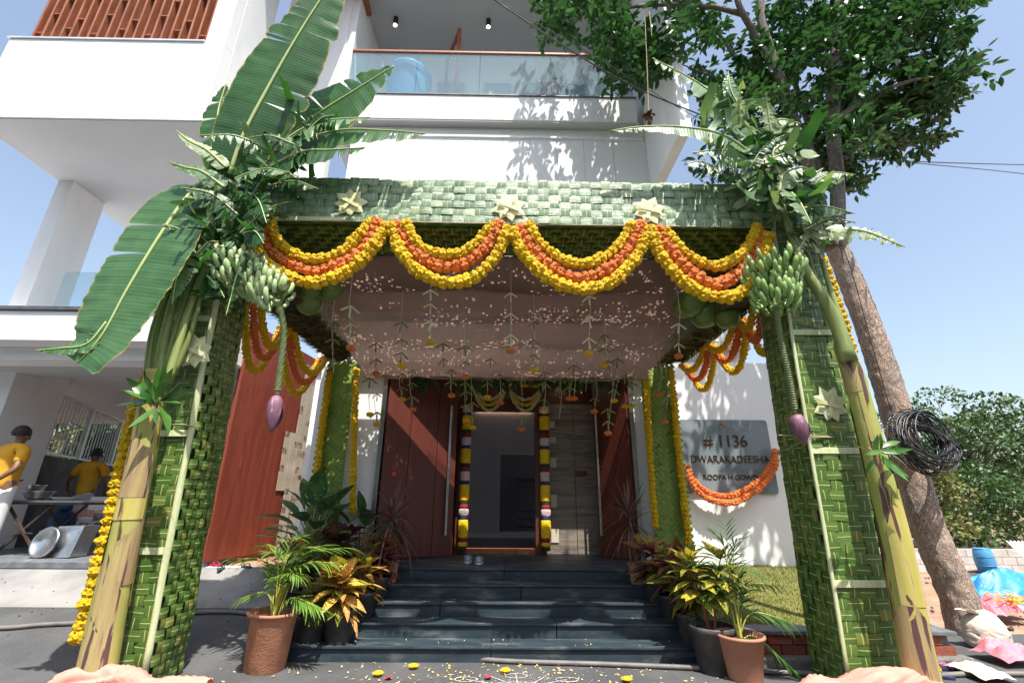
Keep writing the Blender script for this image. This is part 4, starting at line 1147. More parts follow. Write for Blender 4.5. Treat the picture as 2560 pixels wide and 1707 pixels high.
def streamer(x, ytop, arrows, flower, color, dep, kind, lab, seed):
    R = random.Random(seed)
    dep = min(dep, 4.75 + (dep - 4.75) * .98 if dep < 5 else dep * .97 + .1); tp = DY(x, ytop, dep); zt = clothz(tp.x, dep) - .0 if dep > 4.72 else 4.18
    X = tp.x; end = DY(x, flower if flower else arrows[-1] + 30, dep)
    t = thing('leaf_streamer', lab, 'streamer', (X, dep, zt), 'leaf arrow streamers hanging from the canopy')
    MB().tube([(X, dep, max(zt, end.z + .2)), (X + .01, dep, (zt + end.z) / 2), (end.x, dep, end.z)], .0035, 4).build('string', M['thread'], t)
    items = []
    for y in arrows:
        p = DY(x, y, dep); a = R.uniform(-.7, .7); s = R.uniform(.7, 1.0)
        items.append((AP[kind], Matrix.Translation(p) @ Matrix.Rotation(a, 4, 'Z') @ Matrix.Rotation(R.uniform(-.15, .15), 4, 'Y') @ Matrix.Diagonal((s, s, s, 1))))
    pieces(t, 'leaf_arrow', items)
    if flower: pieces(t, 'marigold_flower', [(R.choice(MG[color]), frame(end, (1, 0, 0), (0, 1, 0), (0, 0, 1), .095, .095, .07))])
ST = [(806, 655, [705, 745], 800, 'orange', 4.75, 'pale'), (989, 650, [668, 700, 740], 787, 'yellow', 4.75, 'pale'), (1173, 600, [675, 722, 770], 806, 'orange', 4.75, 'pale'), (1352, 655, [682, 730, 778], 812, 'yellow', 4.75, 'pale'),
      (1558, 700, [745, 790], 818, 'orange', 4.85, 'pale'),
      (766, 700, [742, 780, 826], 0, 'yellow', 5.0, 'green'), (864, 690, [790, 826], 858, 'orange', 5.6, 'green'), (923, 700, [742, 781, 812], 841, 'yellow', 5.2, 'green'), (1018, 720, [790, 826], 0, 'yellow', 5.9, 'green'),
      (1068, 720, [796, 832], 866, 'orange', 5.7, 'green'), (1128, 740, [826], 0, 'yellow', 6.2, 'green'), (1226, 700, [740, 782, 815], 849, 'yellow', 5.2, 'green'), (1307, 760, [870, 890], 915, 'orange', 6.4, 'green'),
      (1388, 730, [770, 800], 838, 'yellow', 5.5, 'green'), (1396, 740, [830, 940, 968], 995, 'orange', 6.0, 'green'), (1418, 750, [825], 0, 'yellow', 6.1, 'green'), (1410, 760, [866, 896], 920, 'yellow', 6.3, 'green'), (1436, 770, [862], 933, 'yellow', 6.5, 'green'),
      (1512, 800, [840, 872], 905, 'orange', 6.2, 'green'), (1526, 820, [900, 938], 968, 'orange', 6.4, 'green'), (1365, 800, [875, 915], 945, 'orange', 6.6, 'green'), (1345, 780, [868], 0, 'yellow', 6.3, 'green'),
      (948, 780, [850, 880, 912], 940, 'orange', 6.4, 'green'), (924, 790, [860, 890], 917, 'yellow', 6.5, 'green'), (866, 790, [906, 948], 975, 'yellow', 6.3, 'green'), (850, 800, [870], 952, 'yellow', 6.2, 'green'),
      (1037, 760, [850, 876], 908, 'orange', 6.1, 'green'), (1071, 780, [880, 900, 930], 966, 'yellow', 6.5, 'green'), (1086, 790, [925, 960], 982, 'yellow', 6.6, 'green'), (1120, 790, [870, 880], 912, 'yellow', 6.5, 'green'),
      (1150, 780, [860], 925, 'orange', 6.6, 'green'), (1198, 790, [870, 958], 985, 'orange', 6.6, 'green'), (1250, 780, [856, 880, 918], 945, 'yellow', 6.4, 'green'), (1285, 790, [870, 900, 930], 0, 'yellow', 6.6, 'green'),
      (1318, 770, [840], 915, 'orange', 6.2, 'green'), (1452, 780, [880, 905], 932, 'yellow', 6.6, 'green')]
ORD = ['leftmost', 'second', 'third', 'fourth', 'fifth', 'sixth', 'seventh', 'eighth', 'ninth', 'tenth', 'eleventh', 'twelfth', 'thirteenth', 'fourteenth', 'fifteenth', 'sixteenth',
       'seventeenth', 'eighteenth', 'nineteenth', 'twentieth', 'twenty first', 'twenty second', 'twenty third', 'twenty fourth', 'twenty fifth', 'twenty sixth', 'twenty seventh', 'twenty eighth', 'twenty ninth', 'thirtieth', 'last']
grn = sorted([s for s in ST if s[6] == 'green'], key=lambda s: s[0]); pal = [s for s in ST if s[6] == 'pale']
for i, s_ in enumerate(ST):
    x, y0, ar, fl, c, dep, kd = s_
    tip = ('%s marigold at its tip' % c) if fl else 'no flower'
    if kd == 'pale': lab = 'pale leaf arrow streamer, %s along the canopy front, %s' % (ORD[pal.index(s_)], tip)
    else: lab = 'green leaf arrow streamer, %s from the left, %s' % (ORD[grn.index(s_)], tip)
    streamer(x, y0, ar, fl, c, dep, kd, lab.replace('leftmost from the left', 'leftmost'), 500 + i)

# ------------------------------------------------------------------ leaves and plants
def blade_proto(name, m, wid=.3, n=6, fold=.25, curve=.25, tip=1.0, pw=.75, twist=0):
    """a leaf of length 1 along +Y, upper side +Z"""
    p = Proto(); vs_, uv, fs = [], [], []
    for i in range(n + 1):
        t = i / n
        w_ = wid * .5 * (sin(pi * min(1, t ** pw * .985 + .015)) ** .85) if 0 < i < n else (.012 if i == 0 else .002)
        y = t * (1 - curve * .18 * t); z = -curve * t * t * .8
        a = twist * t
        for s in (-1, 0, 1):
            x0, z0 = s * w_, abs(s) * w_ * fold
            vs_.append((x0 * cos(a) - z0 * sin(a), y, z + x0 * sin(a) + z0 * cos(a))); uv.append((t, .5 + .5 * s))
    for i in range(n):
        for j in (0, 1):
            a = i * 3 + j; fs.append((a, a + 1, a + 4, a + 3))
    p.add(vs_, fs, uv); return p.ready(name, m, True)
def orient(p, d, up=(0, 0, 1), s=1.0, roll=0, sx=1.0):
    d = V(d).normalized(); up = V(up)
    x = d.cross(up)
    if x.length < 1e-3: x = V((1, 0, 0))
    x.normalize(); z = x.cross(d)
    x2 = x * cos(roll) + z * sin(roll); z2 = z * cos(roll) - x * sin(roll)
    return frame(p, x2, d, z2, s * sx, s, s)
def rdir(R, zlo=-1, zhi=1):
    a = R.uniform(0, 2 * pi); z = R.uniform(zlo, zhi); r = sqrt(max(0, 1 - z * z)); return V((r * cos(a), r * sin(a), z))

def banana_leaf(parent, mid, wl, wr, m, nrm=(0, -1, .6), droop=(.5, .5), tears=6, gap=.03, seed=0, n=44, blunt=1.0, taper=.62, ribr=.014, name='banana_leaf', wave=.02, jag=.12, sag=1.0):
    R = random.Random(seed); mid = smooth_path(mid, n); L = plen(mid)
    mb = MB(); nrm = V(nrm).normalized()
    rib = MB()
    for side, wmax, dr in ((-1, wl, droop[0]), (1, wr, droop[1])):
        cuts = sorted([0] + [R.randint(2, n - 2) for _ in range(tears)] + [n]); cuts = sorted(set(cuts))
        for a, b in zip(cuts[:-1], cuts[1:]):
            dd = dr * R.uniform(.7, 1.3) + R.uniform(-.12, .12); ws = R.uniform(1 - jag, 1.0)
            C = 5; base = len(mb.v); vs_, uv, fs = [], [], []
            for i in range(a, b + 1):
                t = i / n
                T = (mid[min(i + 1, n)] - mid[max(i - 1, 0)]).normalized()
                N_ = (nrm - T * nrm.dot(T)).normalized(); S = T.cross(N_) * side
                G = V((0, 0, -1)); G = (G - T * G.dot(T) * .5)
                w_ = wmax * ws * max(.0, sin(pi * blunt * min(1, (t * .97 + .03) ** taper))) ** .7
                e = ((i - a) / max(1, b - a) - .5) * 2
                shrink = 1 - .05 * abs(e) ** 3 - (.06 * R.random() if (i in (a, b)) else 0)
                p = V(mid[i])
                for j in range(C + 1):
                    if j:
                        th = dd * (j / C)
                        step = w_ * shrink / C
                        p = p + (S * cos(th) + (G * sag - N_ * .25) * sin(th)) * step
                    q = p - T * (gap * e * (j / C)) + N_ * (wave * noise.noise(V((i * .45, j * .8, seed + side))) * j / C + .006 * sin(i * 2.1) * j / C)
                    vs_.append(q); uv.append((t * L * .55, side * j / C))
            for i in range(b - a):
                for j in range(C):
                    k = i * (C + 1) + j
                    fs.append((k, k + 1, k + C + 2, k + C + 1) if side < 0 else (k, k + C + 1, k + C + 2, k + 1))
            mb.add(vs_, fs, uv)
    o = mb.build(name, m, parent, smooth=True)
    rib.tube([p + nrm * .004 for p in mid], [ribr * (1 - .8 * i / n) + .002 for i in range(n + 1)], 6)
    rib.build('midrib', M['rib'], o, smooth=True)
    return o
def shard_proto(seed, m):
    R = random.Random(seed); p = Proto(); n = 7; w0 = R.uniform(.15, .36); cv = R.uniform(-1.2, 1.2); tw = R.uniform(-.9, .9)
    vs_, uv, fs = [], [], []; pos = V((0, 0, 0)); ang = 0
    for i in range(n + 1):
        t = i / n; ang = cv * t + .4 * noise.noise(V((t * 3, seed, 0)))
        if i: pos = pos + V((0, cos(ang), -sin(ang))) / n
        w_ = w0 * (.25 + .75 * min(1, t * 4)) * (1 - .25 * t) * R.uniform(.88, 1.08)
        a = tw * t
        for j in range(5):
            s = (j - 2) / 2 * w_ / 2; pz = .03 * (1 if j % 2 else -1)
            vs_.append((pos.x + s * cos(a), pos.y + R.uniform(-.14, .10) * (i == n) + R.uniform(-.012, .012), pos.z + s * sin(a) + pz * w_)); uv.append((s * 1.2 + .3, .3 + .5 * t))
    for i in range(n):
        for j in range(4):
            k = i * 5 + j; fs.append((k, k + 1, k + 6, k + 5))
    p.add(vs_, fs, uv); return p.ready('torn_leaf_piece', m, True)
def shards(parent, regions, mats, seed, smin=.14, smax=.42, axis=None):
    R = random.Random(seed); pr = [shard_proto(k + seed, M[mm]) for mm in mats for k in range(4)]
    it = []
    for (cx, cy, rx, ry, dep, n) in regions:
        for k in range(max(3, int(n * .042))):            # short, badly torn leaves
            a = R.uniform(0, 2 * pi); r = sqrt(R.random()); p = DY(cx + rx * r * cos(a), cy + ry * r * sin(a), dep - .1 + R.uniform(-.1, .1))
            d = V((R.uniform(-1, 1), -R.uniform(0, .3), R.uniform(-.8, .7))).normalized(); L = R.uniform(.3, .62)
            banana_leaf(parent, [p, p + d * L * .5 + V((0, 0, .05)), p + d * L - V((0, 0, .12 * L))], R.uniform(.10, .22), R.uniform(.10, .22), M[R.choice(mats)], (R.uniform(-.5, .5), -1, R.uniform(-.1, .8)), (R.uniform(.3, 1.3), R.uniform(.3, 1.3)), R.randint(3, 9), .03, seed + k + int(cx), n=26, taper=.55, jag=.5, ribr=.006)
        for k in range(int(n * .55)):
            a = R.uniform(0, 2 * pi); r = sqrt(R.random())
            p = DY(cx + rx * r * cos(a), cy + ry * r * sin(a), dep + R.uniform(-.16, .16))
            d = rdir(R, -1, .35) if R.random() < .75 else rdir(R, -.2, 1)
            it.append((R.choice(pr), orient(p, d, V((R.uniform(-.5, .5), -1, R.uniform(-.3, .8))), R.uniform(smin, smax), R.uniform(-.8, .8))))
    pieces(parent, 'torn_leaf_piece', it, 300)
def banana_proto(name, m):
    p = Proto(); n, k = 9, 8; vs_, uv, fs = [], [], []; mi = []
    for i in range(n + 1):
        t = i / n; a = -.5 + 1.15 * t
        y, z = sin(a) * .75 + .36, -cos(a) * .75 + .66
        r = (.10, .125, .15, .158, .16, .155, .14, .105, .05, .03)[i] * .74
        for j in range(k):
            b = 2 * pi * j / k; f = 1 + .05 * (j % 2)
            vs_.append((r * f * cos(b), y + r * f * sin(b) * sin(a) * -1, z + r * f * sin(b) * cos(a))); uv.append((t, j / k))
    for i in range(n):
        for j in range(k):
            j2 = (j + 1) % k; fs.append((i * k + j, i * k + j2, (i + 1) * k + j2, (i + 1) * k + j)); mi.append(1 if i >= n - 2 else 0)
    fs.append(tuple(range(k))[::-1]); mi.append(0); fs.append(tuple(n * k + j for j in range(k))); mi.append(1)
    p.add(vs_, fs, uv); p.m = mi; return p.ready(name, [m, M['bantip']], True)
BP = {'ban': banana_proto('banana', M['ban']), 'banpale': banana_proto('banana', M['banpale'])}
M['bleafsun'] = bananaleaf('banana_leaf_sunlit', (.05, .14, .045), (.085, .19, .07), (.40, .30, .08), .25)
def bunch(parent, top, bottom, rad, hands, key, size, seed, lean=(0, 0, 0)):
    """stalk from top to bottom with tiers of upturned fingers"""
    R = random.Random(seed); top, bottom = V(top), V(bottom); ax = (top - bottom).normalized()
    pts = smooth_path([top, top.lerp(bottom, .5) + V(lean), bottom], 14)
    st_ = MB().tube(pts, .022, 8).build('fruit_bunch', M['spine'], parent, smooth=True)
    it = []
    for h_ in range(hands):
        t = .06 + .88 * h_ / (hands - 1); c = pts[int(t * 14)]
        n = 13 if h_ < hands - 1 else 9; a0 = R.uniform(0, 6.28)
        x = ax.orthogonal().normalized(); y = ax.cross(x)
        rr = rad * (1 - .35 * t)
        for k in range(n):
            a = a0 + 2 * pi * k / n + R.uniform(-.08, .08); d = x * cos(a) + y * sin(a)
            up = (V((0, 0, 1)) * R.uniform(1.0, 1.4) + d * R.uniform(.25, .7)).normalized()
            base = c + d * (rr * .36) - ax * .03
            s = size * R.uniform(.88, 1.1)
            # banana local +Y along 'up', convex side (-Z) outwards
            z = -(d - up * d.dot(up)).normalized(); xx = up.cross(z)
            base = c + d * rr * R.uniform(.50, .66)
            it.append((BP[key], frame(base, xx, up, z, s, s, s)))
    pieces(st_, 'banana', it, 300)
    return st_
def flower_stalk(parent, pts, budp, budr, budlen, tilt):
    pts = smooth_path(pts, 46)
    mb = MB(); mb.tube(pts, .016, 7)
    for i in range(1, 45):
        t = (pts[i + 1] - pts[i]).normalized(); x = t.orthogonal().normalized(); y = t.cross(x)
        a = i * 2.4; d = x * cos(a) + y * sin(a)
        mb.merge(NODE, frame(pts[i], x * cos(a) + y * sin(a), y * cos(a) - x * sin(a), t, .033, .033, .022))
    o = mb.build('flower_stalk', M['spine'], parent, smooth=False)
    rot = Matrix.Rotation(tilt, 3, 'Y')
    mb = MB(); b = V(budp)
    prof = [(.004, 0), (.30, -.06), (.44, -.18), (.5, -.34), (.48, -.5), (.40, -.66), (.26, -.82), (.12, -.94), (.01, -1.0)]
    mb.lathe([(r * budr * 2, z * budlen) for r, z in prof], b, 16, ax=rot)
    bo = mb.build('banana_flower', M['bud'], parent, smooth=True)
    mb = MB()                                             # one bract lifting off
    def f(u, v):
        a = -.9 + 1.8 * u; z = -.12 - .80 * v; r = (.5 * sin(pi * min(1, (v * .92 + .1))) ** .6 + .05 + .10 * v * (1 - v)) * budr * 2.14
        return b + rot @ V((r * sin(a + 2.4), -r * cos(a + 2.4), z * budlen))
    mb.grid(f, 6, 8); mb.build('bract', M['bud'], bo, smooth=True)
_n = MB().lathe([(.55, -.4), (1.0, .1), (.5, .5)], (0, 0, 0), 6); NODE = Proto(); NODE.v, NODE.f, NODE.u, NODE.m = _n.v, _n.f, _n.u, _n.m

def stem_mesh(pts, rads, seed, sheaths):
    n = 60; path = smooth_path(pts, n); L = plen(path); mb = MB()
    rr = []
    for i in range(n + 1):
        t = i / n * (len(rads) - 1); k = min(int(t), len(rads) - 2); r = rads[k] + (rads[k + 1] - rads[k]) * (t - k)
        for s in sheaths:
            u = i / n
            if u < s: r *= 1 + .025 * max(0, 1 - (s - u) / .12)
        rr.append(r * (1 + .02 * noise.noise(V((i * .3, seed, 0)))))
    mb.tube(path, rr, 18)
    return mb
def sheath_shells(parent, pts, rads, k0):
    """overlapping leaf sheaths wrapped round the stem, each with a torn slanting lip"""
    R = random.Random(k0); n = 120; path = smooth_path(pts, n)
    def rad(t):
        q = t * (len(rads) - 1); k = min(int(q), len(rads) - 2); return rads[k] + (rads[k + 1] - rads[k]) * (q - k)
    for s in range(11):
        t0 = -.02 + s * .085 + R.uniform(-.02, .02); ln = R.uniform(.16, .34); a0 = R.uniform(0, 6.28); span = R.uniform(1.6, 3.4)
        def f(u, v, t0=t0, ln=ln, a0=a0, span=span, s=s):
            a = a0 + span * u; tt = max(0, min(.995, t0 + ln * v * (1 - .35 * abs(u - .5) * 2 * v) + .008 * noise.noise(V((u * 14, s, 1))) * v))
            i = tt * n; k = min(int(i), n - 1); c = path[k].lerp(path[k + 1], i - k); T = (path[k + 1] - path[k]).normalized()
            x = T.cross(V((0, 1, 0))).normalized(); y = T.cross(x)
            lip = .010 * max(0, v - .8) * 5 * (.5 + noise.noise(V((u * 4, s * 3.1, 0))))
            r = rad(tt) * (1 + .012 * (s % 3)) + .0035 + .0015 * (s % 4) + lip * .6
            return c + (x * cos(a) + y * sin(a)) * r
        mb = MB(); mb.grid(f, 18, 22); mb.build('leaf_sheath', M[('stem2', 'stem3', 'stem')[s % 3]], parent, smooth=True)
M['stem2'] = gmat('banana_sheath_yellow', (.42, .38, .08), (.52, .42, .15), 2.0, .4, bump=.003, bscale=20, stretch=(9, 9, .6), c3=(.12, .055, .05), s3=1.3, lo3=.59, hi3=.63)
M['stem3'] = gmat('banana_sheath_dry', (.40, .32, .13), (.30, .20, .10), 2.4, .6, bump=.004, bscale=26, stretch=(9, 9, .6), c3=(.10, .045, .045), s3=1.9, lo3=.55, hi3=.6)
# ---- left banana plant
BL = thing('banana_plant', 'cut banana plant tied to the left pillar, with large glossy leaves', 'banana plant', (-3.6, 4.2, 0), 'cut banana plants on the gate')
stem_mesh([DY(212, 1600, 4.12), DY(245, 1430, 4.12), DY(286, 1240, 4.1), DY(325, 1060, 4.08), DY(345, 940, 4.06), DY(362, 850, 4.04)], [.130, .116, .104, .097, .092, .085], 1, [.28, .55, .72]).build('stem', M['stem'], BL, smooth=True)
sheath_shells(BL, [DY(212, 1600, 4.12), DY(245, 1430, 4.12), DY(286, 1240, 4.1), DY(325, 1060, 4.08), DY(345, 940, 4.06), DY(362, 850, 4.04)], [.130, .116, .104, .097, .092, .085], 5)
for k, (pp, r) in enumerate((([(352, 930), (380, 760), (430, 600), (490, 470), (540, 400)], .045), ([(335, 900), (352, 760), (400, 640), (470, 520)], .035), ([(372, 880), (398, 780), (425, 690), (470, 560)], .038), ([(385, 880), (425, 740), (462, 640), (500, 560)], .042), ([(400, 860), (440, 760), (470, 650), (500, 580)], .025), ([(345, 870), (368, 740), (392, 690), (440, 600)], .03))):
    MB().tube(smooth_path([DY(x, y, 4.02 + .02 * (k % 3)) for x, y in pp], 14), [r * (1 - .4 * i / 14) for i in range(15)], 9).build('petiole', M['stemgreen'], BL, smooth=True)
banana_leaf(BL, [DY(528, 400, 3.9), DY(560, 310, 3.85), DY(612, 210, 3.8), DY(668, 110, 3.75), DY(730, 10, 3.7), DY(800, -90, 3.66)], .46, .56, M['bleaf'], (.15, -1, .25), (.15, .25), 7, .012, 11, n=54, taper=.75, jag=.22, ribr=.02)
banana_leaf(BL, [DY(560, 400, 4.15), DY(640, 330, 4.1), DY(730, 262, 4.05), DY(820, 205, 4.0), DY(905, 152, 3.95)], .54, .52, M['bleaf'], (.15, -1, .35), (.1, .35), 5, .02, 12, taper=.7, jag=.2, ribr=.014)
banana_leaf(BL, [DY(590, 395, 4.05), DY(680, 330, 4.0), DY(780, 300, 3.95), DY(880, 300, 3.9), DY(978, 308, 3.88)], .08, .52, M['bleaf'], (.0, -1, .45), (.5, .3), 7, .02, 13, taper=.55, jag=.3)
banana_leaf(BL, [DY(590, 400, 3.95), DY(660, 320, 3.9), DY(740, 280, 3.85), DY(850, 270, 3.82)], .12, .36, M['bleaf2'], (.0, -1, .6), (.5, .5), 9, .03, 14, taper=.6, jag=.35)
banana_leaf(BL, [DY(600, 395, 3.88), DY(690, 350, 3.85), DY(760, 345, 3.82), DY(840, 340, 3.8)], .08, .28, M['bleaf'], (.0, -1, .5), (.5, .5), 6, .03, 24, taper=.6, jag=.3)
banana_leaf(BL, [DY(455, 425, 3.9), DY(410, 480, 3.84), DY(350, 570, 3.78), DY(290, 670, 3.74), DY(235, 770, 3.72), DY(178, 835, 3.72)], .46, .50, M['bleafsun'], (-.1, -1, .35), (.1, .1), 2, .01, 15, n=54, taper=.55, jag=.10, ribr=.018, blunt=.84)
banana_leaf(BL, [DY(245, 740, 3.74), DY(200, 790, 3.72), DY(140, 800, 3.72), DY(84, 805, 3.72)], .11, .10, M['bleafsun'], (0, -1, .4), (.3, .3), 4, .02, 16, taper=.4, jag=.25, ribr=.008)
banana_leaf(BL, [DY(545, 420, 4.0), DY(515, 340, 3.98), DY(500, 270, 3.96), DY(520, 190, 3.96)], .24, .24, M['bleaf'], (0, -1, .2), (.3, .2), 3, .02, 17, taper=.6)
banana_leaf(BL, [DY(520, 385, 3.85), DY(475, 345, 3.83), DY(436, 325, 3.82), DY(405, 300, 3.82)], .09, .10, M['bleaf3'], (0, -1, .3), (.3, .4), 2, .02, 18, taper=.5, ribr=.01)
banana_leaf(BL, [DY(515, 430, 3.8), DY(465, 395, 3.8), DY(425, 385, 3.8), DY(388, 372, 3.82)], .10, .11, M['bleaf2'], (0, -1, .3), (.5, .2), 1, .02, 19, taper=.5, ribr=.01)
banana_leaf(BL, [DY(425, 455, 3.8), DY(460, 458, 3.76), DY(495, 463, 3.76), DY(520, 462, 3.76)], .08, .12, M['bleaf'], (0, -1, .5), (.3, .8), 1, .02, 20, taper=.5, ribr=.006)
banana_leaf(BL, [DY(440, 560, 3.85), DY(420, 600, 3.8), DY(405, 640, 3.8), DY(395, 700, 3.8)], .16, .16, M['bleaf2'], (0.3, -1, .3), (.5, .6), 3, .03, 22, taper=.5, ribr=.008)
shards(BL, [(545, 480, 75, 75, 3.95, 110), (510, 590, 65, 70, 3.95, 80), (620, 400, 90, 45, 3.95, 50), (660, 310, 70, 60, 3.95, 40), (450, 620, 40, 60, 4.0, 20)], ('bleaf', 'bleaf', 'bleaf', 'bleaf2'), 31)
bunch(BL, DY(540, 625, 4.0), DY(645, 700, 3.95), .30, 10, 'banpale', .19, 5)
flower_stalk(BL, [DY(640, 690, 3.95), DY(652, 760, 3.95), DY(645, 840, 3.95), DY(637, 905, 3.95)], DY(636, 906, 3.95), .064, .335, -.03)
# ---- right banana plant
BR = thing('banana_plant', 'cut banana plant tied to the right pillar, with wilted shredded leaves', 'banana plant', (3.7, 4.2, 0), 'cut banana plants on the gate')
RSP = [DY(2126, 1600, 4.12), DY(2090, 1420, 4.12), DY(2055, 1240, 4.1), DY(2010, 1050, 4.08), DY(1962, 870, 4.06), DY(1935, 790, 4.05)]
stem_mesh(RSP, [.120, .112, .106, .094, .083, .074], 2, [.22, .42, .58, .74, .88]).build('stem', M['stem'], BR, smooth=True)
sheath_shells(BR, RSP, [.120, .112, .106, .094, .083, .074], 8)
for k, (pp, r, mm) in enumerate((([(1950, 830), (1922, 745), (1888, 680), (1850, 620), (1818, 540), (1792, 460)], .075, 'stemgreen'), ([(1950, 800), (1925, 720), (1900, 640), (1872, 545), (1862, 520)], .038, 'stemgreen'), ([(1905, 740), (1880, 660), (1860, 600), (1840, 520)], .035, 'stemgreen'))):
    MB().tube(smooth_path([DY(x, y, 4.0 + .03 * k) for x, y in pp], 18), [r * (1 - .6 * (i / 18) ** .8) for i in range(19)], 10).build('petiole', M[mm], BR, smooth=True)
banana_leaf(BR, [DY(1800, 470, 3.95), DY(1740, 370, 3.9), DY(1660, 310, 3.86), DY(1560, 292, 3.84), DY(1470, 292, 3.84), DY(1400, 302, 3.84)], .36, .05, M['bleaf2'], (0, -1, .25), (.25, 1.2), 24, .012, 41, taper=.3, jag=.3)
banana_leaf(BR, [DY(1800, 465, 4.1), DY(1770, 370, 4.1), DY(1700, 270, 4.08), DY(1610, 195, 4.05), DY(1498, 134, 4.0)], .40, .20, M['bleaf2'], (0, -1, .3), (.5, .6), 34, .03, 42, taper=.6, jag=.6)
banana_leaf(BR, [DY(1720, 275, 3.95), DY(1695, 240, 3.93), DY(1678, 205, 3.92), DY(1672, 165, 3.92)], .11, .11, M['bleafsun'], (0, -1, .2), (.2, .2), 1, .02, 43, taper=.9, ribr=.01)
banana_leaf(BR, [DY(1790, 350, 3.95), DY(1760, 300, 3.93), DY(1790, 275, 3.92), DY(1838, 285, 3.92)], .08, .22, M['bleaf2'], (0, -1, .5), (.4, .5), 8, .02, 44, taper=.6, jag=.3)
banana_leaf(BR, [DY(1800, 460, 3.85), DY(1840, 420, 3.82), DY(1870, 400, 3.82), DY(1890, 388, 3.82)], .10, .12, M['bleaf'], (0, -1, .5), (.3, .4), 3, .02, 45, taper=.6)
banana_leaf(BR, [DY(1790, 400, 3.8), DY(1775, 350, 3.78), DY(1810, 330, 3.78), DY(1850, 335, 3.78)], .10, .24, M['bleaf3'], (0, -1, .4), (.4, .5), 7, .02, 46, taper=.6, jag=.3)
banana_leaf(BR, [DY(1770, 430, 3.9), DY(1720, 370, 3.88), DY(1660, 345, 3.86), DY(1590, 352, 3.86)], .40, .08, M['bleaf2'], (0, -1, .4), (.4, 1.0), 16, .02, 47, taper=.5, jag=.5)
banana_leaf(BR, [DY(1780, 400, 4.2), DY(1740, 320, 4.2), DY(1700, 280, 4.2), DY(1640, 250, 4.2)], .45, .2, M['bleaf'], (0, -1, .3), (.4, .6), 18, .02, 48, taper=.6, jag=.5)
banana_leaf(BR, [DY(1790, 440, 3.8), DY(1800, 400, 3.78), DY(1840, 385, 3.76), DY(1875, 400, 3.76)], .06, .16, M['bleaf3'], (0, -1, .4), (.3, .5), 6, .02, 49, taper=.6, jag=.3)
shards(BR, [(1810, 450, 75, 55, 3.95, 80), (1860, 510, 50, 60, 4.0, 50), (1730, 370, 80, 60, 3.95, 90), (1670, 290, 60, 60, 3.98, 40), (1780, 340, 60, 50, 3.9, 36)], ('bleaf2', 'bleaf2', 'bleaf', 'bleaf3'), 51, .16, .44)
bunch(BR, DY(1774, 622, 3.98), DY(1782, 718, 3.98), .38, 10, 'ban', .20, 6)
flower_stalk(BR, [DY(1782, 700, 3.95), DY(1793, 780, 4.0), DY(1810, 860, 4.05), DY(1826, 948, 4.12)], DY(1827, 950, 4.12), .072, .28, -.12)

# ---- coconuts tied at the two corners of the canopy
def coconuts(lab, spots, dep, seed):
    c0 = DY(spots[0][0], spots[0][1], dep)
    for i, (x, y, r, tilt, cut) in enumerate(spots):
        p = DY(x, y, dep + .06 * (i % 3)); R = random.Random(seed + i)
        rr = r * 1.0884 / FPX * (dep * 1.09)
        rot = Matrix.Rotation(tilt, 3, 'Y') @ Matrix.Rotation(R.uniform(-.4, .4), 3, 'X')
        t = thing('coconut', lab[i], 'coconut', p, 'green coconuts hung at the canopy corners')
        prof = [(.01, 1.12), (.34, 1.02), (.66, .78), (.9, .4), (1.0, 0), (.96, -.35), (.8, -.68), (.5, -.92), (.01, -1.0)]
        mb = MB()
        def f(u, v, rr=rr, rot=rot, p=p):
            th = pi * v; a = 2 * pi * u; tri = 1 + .045 * cos(3 * a)
            return p + rot @ V((rr * sin(th) * tri * cos(a), rr * sin(th) * tri * sin(a), rr * 1.15 * cos(th)))
        mb.grid(f, 22, 14); mb.build('husk', M['coco'], t, smooth=True)
        if cut:
            mb = MB(); mb.lathe([(rr * .55, rr * .98), (rr * .50, rr * 1.02), (rr * .1, rr * 1.13), (.001, rr * 1.16)], p, 12, ax=rot); mb.build('trimmed_top', M['cococut'], t)
            mb = MB(); mb.tube([p + rot @ V((0, 0, rr * 1.1)), V((p.x, p.y, max(4.1, p.z + .2)))], .006, 5); mb.build('cord', M['twine'], t)
coconuts(['green coconut at the left canopy corner, trimmed pale top, between two marigold strands', 'green coconut with a pale trimmed patch, lowest swag crossing it, left corner', 'dark green coconut hanging lowest in the left corner cluster', 'dark green coconut at the right side of the left corner cluster', 'green coconut half hidden at the left end of the left corner cluster', 'upper coconut glimpsed behind the orange strand at the left corner'],
         [(752, 610, 24, .2, 1), (718, 660, 33, .3, 1), (708, 690, 31, -.2, 0), (763, 668, 22, .1, 0), (672, 665, 27, .6, 0), (690, 622, 26, .4, 0)], 4.95, 60)
coconuts(['green coconut with pale trimmed top, left of the right corner cluster', 'upper coconut with white cut top showing behind the orange strand, right corner', 'dark green coconut, lower middle of the right corner cluster', 'dark green coconut hanging lowest and rightmost in the right corner cluster', 'coconut lying sideways just under the lowest right swag', 'small dark coconut behind the left of the right corner cluster'],
         [(1590, 692, 31, .15, 1), (1627, 640, 25, .1, 1), (1618, 722, 31, .3, 0), (1668, 725, 28, -.15, 0), (1655, 690, 33, 1.2, 1), (1568, 705, 24, 0, 0)], 4.95, 70)

